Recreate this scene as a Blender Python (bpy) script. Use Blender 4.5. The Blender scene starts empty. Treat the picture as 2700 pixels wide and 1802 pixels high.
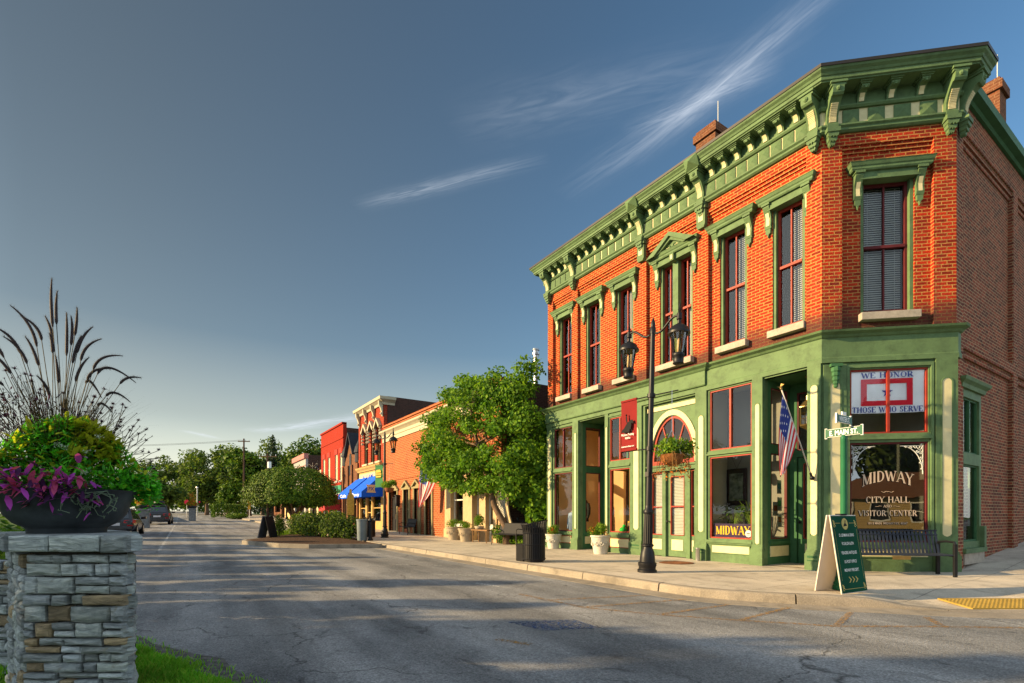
import bpy, math, random
from mathutils import Vector, Matrix
R = math.radians
sc = bpy.context.scene
COL = sc.collection
D = 11.57                      # the building line along the main street

# ---------------------------------------------------------------- camera
cd = bpy.data.cameras.new('camera'); cam = bpy.data.objects.new('camera', cd); COL.objects.link(cam)
cd.sensor_width = 36.0; cd.lens = 17.77; cd.shift_y = 0.1694; cd.clip_start = 0.05; cd.clip_end = 2000
cam.location = (0, 0, 1.2); cam.rotation_euler = (R(90), 0, math.atan2(.835, .5505))
sc.camera = cam

# ---------------------------------------------------------------- sky, sun, exposure
SUN_EL = R(17.0); SUN_D = Vector((.49 * math.cos(SUN_EL), .872 * math.cos(SUN_EL), -math.sin(SUN_EL)))
w = bpy.data.worlds.new("World"); sc.world = w; w.use_nodes = True
nt = w.node_tree; nt.nodes.clear()
def N(t, k, **kw):
    n = t.nodes.new(k)
    for a, b in kw.items(): setattr(n, a, b)
    return n
def ramp(t, stops, interp='LINEAR'):
    n = N(t, 'ShaderNodeValToRGB'); e = n.color_ramp.elements; n.color_ramp.interpolation = interp
    while len(e) < len(stops): e.new(.5)
    for el, (p, c) in zip(e, stops):
        el.position = p; el.color = (c if isinstance(c, tuple) else (c, c, c)) + (1,)
    return n
def math_n(t, op, a, b=None, c=None, clamp=False):
    n = N(t, 'ShaderNodeMath', operation=op); n.use_clamp = clamp
    for i, x in enumerate((a, b, c)):
        if x is None: continue
        if hasattr(x, 'links') or hasattr(x, 'is_linked'): t.links.new(x, n.inputs[i])
        else: n.inputs[i].default_value = x
    return n.outputs[0]
def mixc(t, fac, a, b, blend='MIX'):
    n = N(t, 'ShaderNodeMix', data_type='RGBA', blend_type=blend)
    for s, x in ((0, fac), (6, a), (7, b)):
        if hasattr(x, 'is_linked'): t.links.new(x, n.inputs[s])
        else: n.inputs[s].default_value = x if s == 0 else tuple(x) + (1,)
    return n.outputs[2]
sky = N(nt, 'ShaderNodeTexSky', sky_type='NISHITA'); sky.sun_disc = False
sky.sun_elevation = SUN_EL; sky.sun_rotation = math.atan2(-SUN_D.x, -SUN_D.y)
sky.air_density = 1.2; sky.dust_density = 1.2; sky.ozone_density = 2.0
tc = N(nt, 'ShaderNodeTexCoord')
sep = N(nt, 'ShaderNodeSeparateXYZ'); nt.links.new(tc.outputs['Generated'], sep.inputs[0])
# cirrus: streaks of a stretched noise on the plane of the clouds, thin overhead, thicker low down
zc = math_n(nt, 'MAXIMUM', sep.outputs[2], .02)
px = math_n(nt, 'DIVIDE', sep.outputs[0], zc); py = math_n(nt, 'DIVIDE', sep.outputs[1], zc)
comb = N(nt, 'ShaderNodeCombineXYZ'); nt.links.new(px, comb.inputs[0]); nt.links.new(py, comb.inputs[1])
nz = N(nt, 'ShaderNodeTexNoise'); nt.links.new(comb.outputs[0], nz.inputs['Vector'])
nz.inputs['Scale'].default_value = .9; nz.inputs['Detail'].default_value = 8; nz.inputs['Roughness'].default_value = .62; nz.inputs['Distortion'].default_value = .5
def wisp(a, b, wd, amt, fray=4.5):
    """one cirrus streak from a to b on the cloud plane, frayed by a noise drawn out along it"""
    a, b = Vector(a), Vector(b); t = (b - a); L = t.length; t = t / L; n = Vector((-t.y, t.x))
    mpw = N(nt, 'ShaderNodeMapping'); mpw.vector_type = 'POINT'; nt.links.new(comb.outputs[0], mpw.inputs[0]); ang = math.atan2(t.y, t.x)
    mpw.inputs['Rotation'].default_value = (0, 0, -ang); c_, s_ = math.cos(-ang), math.sin(-ang); mpw.inputs['Location'].default_value = (-(a.x * c_ - a.y * s_), -(a.x * s_ + a.y * c_), 0)
    sp = N(nt, 'ShaderNodeSeparateXYZ'); nt.links.new(mpw.outputs[0], sp.inputs[0])
    al = math_n(nt, 'DIVIDE', sp.outputs[0], L); w1 = math_n(nt, 'MULTIPLY_ADD', nz.outputs['Fac'], wd * 2.6, -wd * 1.3); ac = math_n(nt, 'DIVIDE', math_n(nt, 'ADD', sp.outputs[1], w1), wd)
    ga = math_n(nt, 'POWER', 2.718, math_n(nt, 'MULTIPLY', math_n(nt, 'MULTIPLY', ac, ac), -1.0))
    rr = ramp(nt, [(0., 0.), (.25, 1.), (.7, .8), (1., 0.)]); nt.links.new(al, rr.inputs[0])
    m2 = N(nt, 'ShaderNodeMapping'); nt.links.new(mpw.outputs[0], m2.inputs[0]); m2.inputs['Scale'].default_value = (1.2 / L * 3, fray * .4 / wd, 1)
    n2 = N(nt, 'ShaderNodeTexNoise'); nt.links.new(m2.outputs[0], n2.inputs['Vector']); n2.inputs['Scale'].default_value = 1.; n2.inputs['Detail'].default_value = 6; n2.inputs['Distortion'].default_value = 1.6
    r2 = ramp(nt, [(.3, .05), (.72, 1.)]); nt.links.new(n2.outputs['Fac'], r2.inputs[0])
    return math_n(nt, 'MULTIPLY', math_n(nt, 'MULTIPLY', ga, rr.outputs[0]), math_n(nt, 'MULTIPLY', r2.outputs[0], amt))
cloud = None
for w_ in (((-.38, 1.03), (-1.02, 1.075), .036, .22), ((-.45, 1.05), (-1.1, 1.05), .013, .18), ((-.5, 1.08), (-1.25, 1.0), .05, .16), ((-1.66, .48), (-1.12, .87), .028, .26), ((-6.9, .75), (-5.0, 1.62), .13, .7), ((-7.1, 0), (-7.7, .5), .07, .6), ((-1.2, .6), (-.6, 1.06), .07, .12), ((-.6, 1.12), (-.95, .98), .03, .3), ((-5.6, 1.5), (-4.2, 1.9), .16, .45)):
    c_ = wisp(*w_); cloud = c_ if cloud is None else math_n(nt, 'ADD', cloud, c_, clamp=True)
# the deep blue 90 degrees from a low sun, the bright half towards it
dot = N(nt, 'ShaderNodeVectorMath', operation='DOT_PRODUCT'); nt.links.new(tc.outputs['Generated'], dot.inputs[0])
dot.inputs[1].default_value = tuple(-SUN_D)
gl = ramp(nt, [(0, .62), (.3, .50), (.55, .38), (.72, .30), (.84, .24), (.90, .28), (1, .9)]); nt.links.new(math_n(nt, 'MULTIPLY_ADD', dot.outputs['Value'], .5, .5), gl.inputs[0])
skyc = mixc(nt, 1.0, sky.outputs[0], gl.outputs[0], 'MULTIPLY')
zr_ = ramp(nt, [(0, 2.0), (.05, 1.7), (.17, 1.05), (1, 1.0)]); nt.links.new(sep.outputs[2], zr_.inputs[0])      # haze along the horizon
skyc = mixc(nt, 1.0, skyc, zr_.outputs[0], 'MULTIPLY')
sky_fill = N(nt, 'ShaderNodeVectorMath', operation='DOT_PRODUCT'); nt.links.new(tc.outputs['Generated'], sky_fill.inputs[0]); sky_fill.inputs[1].default_value = (-.835, .5505, 0)
vl = ramp(nt, [(.56, 1.0), (.74, 0.0)]); nt.links.new(math_n(nt, 'MULTIPLY_ADD', sky_fill.outputs['Value'], .5, .5), vl.inputs[0])   # brightness added to the sky outside the camera's view, lifting the shade
hs = N(nt, 'ShaderNodeHueSaturation'); hs.inputs['Saturation'].default_value = 1.24; nt.links.new(skyc, hs.inputs['Color'])
bw = N(nt, 'ShaderNodeRGBToBW'); nt.links.new(hs.outputs[0], bw.inputs[0]); tint = mixc(nt, 1., bw.outputs[0], (.86, 1.04, 1.07), 'MULTIPLY')
dsr = ramp(nt, [(.2, .0), (.5, .2), (.8, .6)]); nt.links.new(math_n(nt, 'MULTIPLY_ADD', dot.outputs['Value'], .5, .5), dsr.inputs[0]); hsd = mixc(nt, dsr.outputs[0], hs.outputs[0], tint)      # greyer towards the sun
hz = ramp(nt, [(.0, .85), (.07, .6), (.16, .22), (.30, 0.)]); nt.links.new(sep.outputs[2], hz.inputs[0]); hsd = mixc(nt, hz.outputs[0], hsd, (2.9, 2.75, 2.1))
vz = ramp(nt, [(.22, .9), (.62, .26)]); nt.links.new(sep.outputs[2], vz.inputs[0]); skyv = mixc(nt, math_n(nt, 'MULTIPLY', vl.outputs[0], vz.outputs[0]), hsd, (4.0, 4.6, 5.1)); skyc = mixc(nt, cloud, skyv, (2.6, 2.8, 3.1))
bg = N(nt, 'ShaderNodeBackground'); bg.inputs[1].default_value = .15
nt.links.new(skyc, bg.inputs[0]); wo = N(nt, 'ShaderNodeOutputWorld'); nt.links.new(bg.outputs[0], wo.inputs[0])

sl = bpy.data.lights.new('sun', 'SUN'); sl.energy = 5.0; sl.angle = R(.6); sl.color = (1.0, .72, .37)
so = bpy.data.objects.new('sun', sl); COL.objects.link(so); so.rotation_euler = SUN_D.to_track_quat('-Z', 'Y').to_euler()
so.location = (-20, -30, 30)
sc.view_settings.view_transform = 'Standard'; sc.view_settings.look = 'None'
sc.view_settings.exposure = 1.28; sc.view_settings.gamma = 1
sc.render.engine = 'CYCLES'
sc.cycles.max_bounces = 6; sc.cycles.transparent_max_bounces = 12

# ---------------------------------------------------------------- mesh builder
WL = {}
def wl(o): return WL.get(o.name, Vector((0, 0, 0))) if o else Vector((0, 0, 0))
def zr(x): return .0135 * max(0.0, -20 - x)
def sm(t): t = max(0., min(1., t)); return t * t * (3 - 2 * t)
class MB:
    def __init__(s, M=None): s.v = []; s.f = []; s.m = []; s.M = M
    def add(s, vs, fs, m=0):
        b = len(s.v)
        if s.M is not None: vs = [s.M @ Vector(p) for p in vs]
        s.v.extend([tuple(p) for p in vs])
        for f in fs: s.f.append([b + i for i in f]); s.m.append(m)
        return s
    def box(s, x0, x1, y0, y1, z0, z1, m=0):
        return s.add([(x0, y0, z0), (x1, y0, z0), (x1, y1, z0), (x0, y1, z0), (x0, y0, z1), (x1, y0, z1), (x1, y1, z1), (x0, y1, z1)],
                     [(0, 3, 2, 1), (4, 5, 6, 7), (0, 1, 5, 4), (1, 2, 6, 5), (2, 3, 7, 6), (3, 0, 4, 7)], m)
    def quad(s, a, b, c, d, m=0): return s.add([a, b, c, d], [(0, 1, 2, 3)], m)
    def poly(s, pts, m=0): return s.add(pts, [tuple(range(len(pts)))], m)
    def pxz(s, pts, y0, y1, m=0, back=True):
        """a shape in x,z (counter-clockwise seen from -y) given thickness from y0 to y1"""
        n = len(pts); vs = [(x, y0, z) for x, z in pts] + [(x, y1, z) for x, z in pts]
        fs = [tuple(range(n))] + [(i, i + n, (i + 1) % n + n, (i + 1) % n) for i in range(n)]
        if back: fs.append(tuple(range(2 * n - 1, n - 1, -1)))
        return s.add(vs, fs, m)
    def pyz(s, pts, x0, x1, m=0):
        n = len(pts); vs = [(x0, y, z) for y, z in pts] + [(x1, y, z) for y, z in pts]
        return s.add(vs, [tuple(range(n)), tuple(range(2 * n - 1, n - 1, -1))] + [(i, i + n, (i + 1) % n + n, (i + 1) % n) for i in range(n)], m)
    def pxy(s, pts, z0, z1, m=0):
        n = len(pts); vs = [(x, y, z0) for x, y in pts] + [(x, y, z1) for x, y in pts]
        return s.add(vs, [tuple(range(n - 1, -1, -1)), tuple(range(n, 2 * n))] + [(i, (i + 1) % n, (i + 1) % n + n, i + n) for i in range(n)], m)
    def lathe(s, prof, c=(0, 0, 0), n=16, m=0, cap=True, sx=1, sy=1):
        vs = []; fs = []
        for r, z in prof:
            for i in range(n):
                a = 2 * math.pi * i / n; vs.append((c[0] + r * sx * math.cos(a), c[1] + r * sy * math.sin(a), c[2] + z))
        for j in range(len(prof) - 1):
            for i in range(n):
                k = (i + 1) % n; fs.append((j * n + i, j * n + k, (j + 1) * n + k, (j + 1) * n + i))
        if cap:
            fs.append(tuple(range(n - 1, -1, -1))); L = (len(prof) - 1) * n; fs.append(tuple(range(L, L + n)))
        return s.add(vs, fs, m)
    def tube(s, pts, r, n=6, m=0):
        pts = [Vector(p) for p in pts]; k = len(pts)
        rs = r if isinstance(r, (list, tuple)) else [r] * k
        vs = []; fs = []; up = None
        for i, p in enumerate(pts):
            t = (pts[min(i + 1, k - 1)] - pts[max(i - 1, 0)]).normalized()
            if up is None: up = Vector((0, 0, 1)) if abs(t.z) < .9 else Vector((1, 0, 0))
            a = t.cross(up).normalized(); b = a.cross(t); up = b
            for j in range(n):
                q = 2 * math.pi * j / n; vs.append(p + (a * math.cos(q) + b * math.sin(q)) * rs[i])
        for i in range(k - 1):
            for j in range(n):
                l = (j + 1) % n; fs.append((i * n + j, (i + 1) * n + j, (i + 1) * n + l, i * n + l))
        fs.append(tuple(range(n))); fs.append(tuple(range((k - 1) * n + n - 1, (k - 1) * n - 1, -1)))
        return s.add(vs, fs, m)
    def ball(s, c, r, m=0, n=10, k=6, sz=1.0):
        return s.lathe([(max(.001, r * math.sin(math.pi * j / k)), -r * sz * math.cos(math.pi * j / k)) for j in range(k + 1)], c, n, m)
    def sweep(s, path, prof, m=0, caps=True, z=None):
        """a closed profile of (outwards, z) carried along a plan path, outwards to its right, corners mitred"""
        P = [Vector(p) for p in path]; k = len(P); nrm = []
        for i in range(k):
            d0 = (P[i] - P[i - 1]).normalized() if i else None; d1 = (P[i + 1] - P[i]).normalized() if i < k - 1 else None
            n0 = Vector((d0.y, -d0.x)) if d0 else None; n1 = Vector((d1.y, -d1.x)) if d1 else None
            if n0 is None: nrm.append(n1)
            elif n1 is None: nrm.append(n0)
            else:
                b = (n0 + n1).normalized(); nrm.append(b / max(.3, b.dot(n0)))
        n = len(prof); vs = []; fs = []
        for i in range(k):
            for o, zz in prof: q = P[i] + nrm[i] * o; vs.append((q.x, q.y, zz + (z(q.x, q.y) if z else 0)))
        for i in range(k - 1):
            for j in range(n):
                l = (j + 1) % n; fs.append((i * n + j, (i + 1) * n + j, (i + 1) * n + l, i * n + l))
        if caps: fs.append(tuple(range(n))); fs.append(tuple(range(k * n - 1, (k - 1) * n - 1, -1)))
        return s.add(vs, fs, m)
    def join(s, o, m=None):
        b = len(s.v); s.v.extend(o.v)
        for f, k in zip(o.f, o.m): s.f.append([b + i for i in f]); s.m.append(k if m is None else m)
        return s
    def wall(s, x0, x1, z0, z1, y, holes, dep, m=0):
        xs = sorted({x0, x1} | {v for h in holes for v in h[:2]}); zs = sorted({z0, z1} | {v for h in holes for v in h[2:]})
        for a, b in zip(xs, xs[1:]):
            for c, d in zip(zs, zs[1:]):
                mx, mz = (a + b) / 2, (c + d) / 2
                if any(h[0] < mx < h[1] and h[2] < mz < h[3] for h in holes): continue
                s.quad((a, y, c), (b, y, c), (b, y, d), (a, y, d), m); s.quad((a, y + dep, d), (b, y + dep, d), (b, y + dep, c), (a, y + dep, c), m)
        for a, b, c, d in holes:
            s.quad((a, y, c), (a, y, d), (a, y + dep, d), (a, y + dep, c), m); s.quad((b, y, d), (b, y, c), (b, y + dep, c), (b, y + dep, d), m)
            s.quad((a, y, d), (b, y, d), (b, y + dep, d), (a, y + dep, d), m)
            if c > z0 + 1e-4: s.quad((b, y, c), (a, y, c), (a, y + dep, c), (b, y + dep, c), m)
        s.quad((x0, y, z1), (x1, y, z1), (x1, y + dep, z1), (x0, y + dep, z1), m)
        s.quad((x0, y, z1), (x0, y + dep, z1), (x0, y + dep, z0), (x0, y, z0), m); s.quad((x1, y, z0), (x1, y + dep, z0), (x1, y + dep, z1), (x1, y, z1), m)
        return s
    def mesh(s, name, mats, off=Vector((0, 0, 0)), smooth=False, uv=True):
        me = bpy.data.meshes.new(name)
        ox, oy, oz = off
        me.from_pydata([(a - ox, b - oy, c - oz) for a, b, c in s.v], [], s.f)
        for m in (mats if isinstance(mats, (list, tuple)) else [mats]): me.materials.append(m)
        me.polygons.foreach_set('material_index', s.m)
        if smooth: me.polygons.foreach_set('use_smooth', [True] * len(s.f))
        if uv:
            L = me.uv_layers.new(name='UVMap'); out = []
            for p in me.polygons:
                n = p.normal
                if abs(n.z) > .75:
                    for vi in p.vertices: q = s.v[vi]; out += [q[0], q[1]]
                else:
                    l = math.hypot(n.x, n.y) or 1; tx, ty = -n.y / l, n.x / l
                    for vi in p.vertices: q = s.v[vi]; out += [q[0] * tx + q[1] * ty, q[2]]
            L.data.foreach_set('uv', out)
        me.update(); return me
    def build(s, name, mats, parent=None, smooth=False, bevel=0, uv=True, label=None, auto=None):
        off = wl(parent)
        me = s.mesh(name, mats, off, smooth, uv)
        o = bpy.data.objects.new(name, me); COL.objects.link(o)
        if parent: o.parent = parent
        WL[o.name] = off.copy()
        if bevel:
            b = o.modifiers.new('bevel', 'BEVEL'); b.width = bevel; b.segments = 2; b.limit_method = 'ANGLE'; b.angle_limit = R(40)
        if auto:
            e = o.modifiers.new('split', 'EDGE_SPLIT'); e.split_angle = R(auto)
        if label: o['label'] = label
        return o
def inst(name, me, parent, loc, rz=0):
    o = bpy.data.objects.new(name, me); COL.objects.link(o); o.parent = parent
    o.location = Vector(loc) - wl(parent); o.rotation_euler = (0, 0, rz); WL[o.name] = Vector(loc); return o
def thing(name, label, cat, loc=(0, 0, 0), group=None):
    o = bpy.data.objects.new(name, None); COL.objects.link(o); o.location = loc; o.empty_display_size = .2
    o['label'] = label; o['category'] = cat; WL[o.name] = Vector(loc)
    if group: o['group'] = group
    return o
def tag(o, label, cat, group=None):
    o['label'] = label; o['category'] = cat
    if group: o['group'] = group
    return o
def struct(o, kind='structure'): o['kind'] = kind; return o
def copy_tree(o, loc=None, rz=None, label=None, parent=None, sc_=None):
    c = o.copy(); COL.objects.link(c); WL[c.name] = wl(o).copy()
    if parent: c.parent = parent
    if loc is not None: c.location = loc; WL[c.name] = Vector(loc)
    if rz is not None: c.rotation_euler = (0, 0, rz)
    if sc_ is not None: c.scale = (sc_, sc_, sc_)
    if label: c['label'] = label
    for ch in list(o.children): copy_tree(ch, parent=c)
    return c
def FR(ox, oy, ang=0): return Matrix.Translation((ox, oy, 0)) @ Matrix.Rotation(ang, 4, 'Z')

# ---------------------------------------------------------------- materials
MATS = {}
def pbr(name):
    m = bpy.data.materials.new(name); m.use_nodes = True; t = m.node_tree; b = t.nodes['Principled BSDF']; MATS[name] = m
    return m, t, b
def mat(name, col, rough=.55, var=.15, scale=4., metal=0., bump=0., bscale=40., dirt=0., spec=.1, coord='Object'):
    m, t, b = pbr(name); c = N(t, 'ShaderNodeTexCoord')
    n = N(t, 'ShaderNodeTexNoise'); n.inputs['Scale'].default_value = scale; n.inputs['Detail'].default_value = 5
    t.links.new(c.outputs[coord], n.inputs['Vector'])
    r = ramp(t, [(.3, tuple(x * (1 - var) for x in col)), (.7, tuple(min(1, x * (1 + var)) for x in col))]); t.links.new(n.outputs['Fac'], r.inputs[0])
    out = r.outputs[0]
    if dirt:
        n2 = N(t, 'ShaderNodeTexNoise'); n2.inputs['Scale'].default_value = scale * 3.1; n2.inputs['Detail'].default_value = 8; n2.inputs['Roughness'].default_value = .7
        t.links.new(c.outputs[coord], n2.inputs['Vector']); r2 = ramp(t, [(.46, 0.), (.74, dirt)]); t.links.new(n2.outputs['Fac'], r2.inputs[0])
        out = mixc(t, r2.outputs[0], out, tuple(x * .3 + .01 for x in col))
    t.links.new(out, b.inputs['Base Color'])
    b.inputs['Roughness'].default_value = rough; b.inputs['Metallic'].default_value = metal; b.inputs['Specular IOR Level'].default_value = spec
    if bump:
        n3 = N(t, 'ShaderNodeTexNoise'); n3.inputs['Scale'].default_value = bscale; n3.inputs['Detail'].default_value = 4; t.links.new(c.outputs[coord], n3.inputs['Vector'])
        bp = N(t, 'ShaderNodeBump'); bp.inputs['Strength'].default_value = bump; bp.inputs['Distance'].default_value = .02
        t.links.new(n3.outputs['Fac'], bp.inputs['Height']); t.links.new(bp.outputs[0], b.inputs['Normal'])
    return m
def brick(name, c1, c2, mortar, w=.215, h=.073, ms=.009, stain=.35, soot=(.05, .03, .025), sootz=None, irregular=.01):
    m, t, b = pbr(name); c = N(t, 'ShaderNodeTexCoord')
    nd = N(t, 'ShaderNodeTexNoise'); nd.inputs['Scale'].default_value = 9; t.links.new(c.outputs['UV'], nd.inputs['Vector'])
    va = N(t, 'ShaderNodeVectorMath', operation='MULTIPLY_ADD'); t.links.new(nd.outputs['Color'], va.inputs[0]); va.inputs[1].default_value = (irregular,) * 3; t.links.new(c.outputs['UV'], va.inputs[2])
    k = N(t, 'ShaderNodeTexBrick'); t.links.new(va.outputs[0], k.inputs['Vector']); k.inputs['Scale'].default_value = 1
    k.inputs['Brick Width'].default_value = w; k.inputs['Row Height'].default_value = h; k.inputs['Mortar Size'].default_value = ms; k.inputs['Mortar Smooth'].default_value = .2
    k.inputs['Color1'].default_value = c1 + (1,); k.inputs['Color2'].default_value = c2 + (1,); k.inputs['Mortar'].default_value = mortar + (1,); k.inputs['Bias'].default_value = -.1
    n = N(t, 'ShaderNodeTexNoise'); n.inputs['Scale'].default_value = 1.3; n.inputs['Detail'].default_value = 8; n.inputs['Roughness'].default_value = .65; t.links.new(c.outputs['Object'], n.inputs['Vector'])
    r = ramp(t, [(.45, 0.), (.8, stain)]); t.links.new(n.outputs['Fac'], r.inputs[0])
    out = mixc(t, r.outputs[0], k.outputs['Color'], soot)
    ms_ = N(t, 'ShaderNodeMapping'); ms_.inputs['Scale'].default_value = (3.4, .3, 1); t.links.new(c.outputs['UV'], ms_.inputs[0]); ns = N(t, 'ShaderNodeTexNoise'); ns.inputs['Scale'].default_value = 1.; ns.inputs['Detail'].default_value = 5; t.links.new(ms_.outputs[0], ns.inputs['Vector'])
    rs_ = ramp(t, [(.52, 0.), (.75, stain * .9)]); t.links.new(ns.outputs['Fac'], rs_.inputs[0]); out = mixc(t, rs_.outputs[0], out, tuple(x * 1.6 for x in soot))      # water streaks
    n4 = N(t, 'ShaderNodeTexNoise'); n4.inputs['Scale'].default_value = 30; n4.inputs['Detail'].default_value = 3; t.links.new(c.outputs['Object'], n4.inputs['Vector'])
    r4 = ramp(t, [(.3, .72), (.7, 1.25)]); t.links.new(n4.outputs['Fac'], r4.inputs[0]); out = mixc(t, 1., out, r4.outputs[0], 'MULTIPLY')
    if sootz:      # sooty courses just above the ledge, with a ragged edge
        s = N(t, 'ShaderNodeSeparateXYZ'); t.links.new(c.outputs['UV'], s.inputs[0])
        zz = math_n(t, 'MULTIPLY_ADD', n.outputs['Fac'], -.5, s.outputs[1])
        rz = N(t, 'ShaderNodeMapRange'); t.links.new(zz, rz.inputs[0]); rz.inputs[1].default_value = sootz - .3; rz.inputs[2].default_value = sootz + .12; rz.inputs[3].default_value = .8; rz.inputs[4].default_value = 0
        out = mixc(t, rz.outputs[0], out, soot)
    t.links.new(out, b.inputs['Base Color']); b.inputs['Roughness'].default_value = .9; b.inputs['Specular IOR Level'].default_value = .08
    bp = N(t, 'ShaderNodeBump'); bp.inputs['Strength'].default_value = .5; bp.inputs['Distance'].default_value = .012
    hh = math_n(t, 'SUBTRACT', n4.outputs['Fac'], k.outputs['Fac']); t.links.new(hh, bp.inputs['Height']); t.links.new(bp.outputs[0], b.inputs['Normal'])
    return m
def leaf(name, col, trans=.35):
    m, t, b = pbr(name)
    c = N(t, 'ShaderNodeTexCoord'); n = N(t, 'ShaderNodeTexNoise'); n.inputs['Scale'].default_value = 1.7; n.inputs['Detail'].default_value = 3; t.links.new(c.outputs['Object'], n.inputs['Vector'])
    r = ramp(t, [(.3, tuple(x * .65 for x in col)), (.7, tuple(x * 1.35 for x in col))]); t.links.new(n.outputs['Fac'], r.inputs[0])
    t.links.new(r.outputs[0], b.inputs['Base Color']); b.inputs['Roughness'].default_value = .65; b.inputs['Specular IOR Level'].default_value = .12
    tr = N(t, 'ShaderNodeBsdfTranslucent'); cc = mixc(t, 1., r.outputs[0], (1.5, 1.6, .8), 'MULTIPLY'); t.links.new(cc, tr.inputs['Color'])
    ms = N(t, 'ShaderNodeMixShader'); ms.inputs[0].default_value = trans; t.links.new(b.outputs[0], ms.inputs[1]); t.links.new(tr.outputs[0], ms.inputs[2])
    t.links.new(ms.outputs[0], t.nodes['Material Output'].inputs['Surface']); return m
def glass(name, tint=(.9, .93, .92), fac=None, refl=1.0):
    m, t, b = pbr(name); t.nodes.remove(b)
    tr = N(t, 'ShaderNodeBsdfTransparent'); tr.inputs[0].default_value = tint + (1,)
    g = N(t, 'ShaderNodeBsdfGlossy'); g.inputs['Roughness'].default_value = .005; g.inputs['Color'].default_value = (refl, refl, refl, 1)
    c = N(t, 'ShaderNodeTexCoord'); n = N(t, 'ShaderNodeTexNoise'); n.inputs['Scale'].default_value = 1.2; t.links.new(c.outputs['Object'], n.inputs['Vector'])
    bp = N(t, 'ShaderNodeBump'); bp.inputs['Strength'].default_value = .05; bp.inputs['Distance'].default_value = .05; t.links.new(n.outputs['Fac'], bp.inputs['Height'])
    t.links.new(bp.outputs[0], g.inputs['Normal'])
    f = N(t, 'ShaderNodeFresnel'); f.inputs[0].default_value = 1.45
    ff = math_n(t, 'MULTIPLY_ADD', f.outputs[0], 1.0, .0 if fac is None else fac, clamp=True)
    ms = N(t, 'ShaderNodeMixShader'); t.links.new(ff, ms.inputs[0]); t.links.new(tr.outputs[0], ms.inputs[1]); t.links.new(g.outputs[0], ms.inputs[2])
    t.links.new(ms.outputs[0], t.nodes['Material Output'].inputs['Surface']); return m

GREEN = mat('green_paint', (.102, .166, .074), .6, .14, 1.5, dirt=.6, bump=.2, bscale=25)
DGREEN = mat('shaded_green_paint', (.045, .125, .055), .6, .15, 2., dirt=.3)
CREAM = mat('cream_paint', (.60, .53, .30), .6, .08, 2., dirt=.25)
WHITEP = mat('white_paint', (.55, .54, .48), .5, .06, 3., dirt=.2)
REDT = mat('red_trim_paint', (.26, .035, .022), .45, .15, 5.)
MAROON = mat('maroon_paint', (.10, .018, .02), .45, .15, 5.)
BRICK = brick('red_brick', (.43, .030, .010), (.17, .015, .008), (.42, .20, .06), w=.205, h=.073, ms=.0105, stain=.4, sootz=5.45)
BRICKS = brick('side_brick', (.27, .065, .035), (.08, .03, .022), (.36, .25, .14), w=.205, h=.073, ms=.009, stain=.35)
BRICK_OR = brick('orange_brick', (.36, .085, .028), (.22, .05, .018), (.42, .2, .1), w=.34, h=.105, ms=.014, stain=.25)
BRICK_RD = brick('painted_red_brick', (.30, .028, .014), (.27, .024, .012), (.24, .022, .012), stain=.12)
BRICK_RB = brick('coursed_red_brick', (.30, .035, .016), (.22, .026, .012), (.22, .07, .04), w=.5, h=.15, ms=.02, stain=.12)
BRICK_DK = brick('dark_brick', (.065, .03, .024), (.035, .02, .018), (.10, .07, .05), stain=.5)
BRICK_BR = brick('brown_brick', (.16, .06, .03), (.11, .045, .025), (.2, .11, .06), stain=.4)
STONE_S = mat('sill_stone', (.36, .31, .25), .8, .15, 8., dirt=.3, bump=.2)
DARKMETAL = mat('roof_edge_metal', (.03, .028, .028), .4, .1, 4.)
ROOFM = mat('roof_membrane', (.08, .08, .085), .8, .2, 2.)
BLACK = mat('black_powder_coat', (.008, .008, .0095), .45, .2, 12., spec=.25)
BLACKM = mat('black_matt', (.01, .01, .011), .7, .2, 8.)
INNER = mat('interior_plaster', (.46, .44, .39), .8, .06, 1.5)
INTAN = mat('interior_tan', (.78, .52, .27), .8, .1, 1.5)
WOOD = mat('wood_floor', (.22, .13, .07), .5, .25, 3.)
BLIND = mat('blind_slats', (.40, .40, .37), .6, .05, 3.)
SHADE = mat('roller_shade', (.62, .56, .36), .8, .04, 3.)
GLASS = glass('window_glass'); GLASSB = glass('clear_glass', (1, 1, 1)); GLASSU = glass('upper_window_glass', (.84, .87, .9), .0)
GLASSC = glass('corner_window_glass', (.13, .145, .145), .16)
LGLASS = glass('lantern_glass', (.86, .78, .66), .05)

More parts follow.
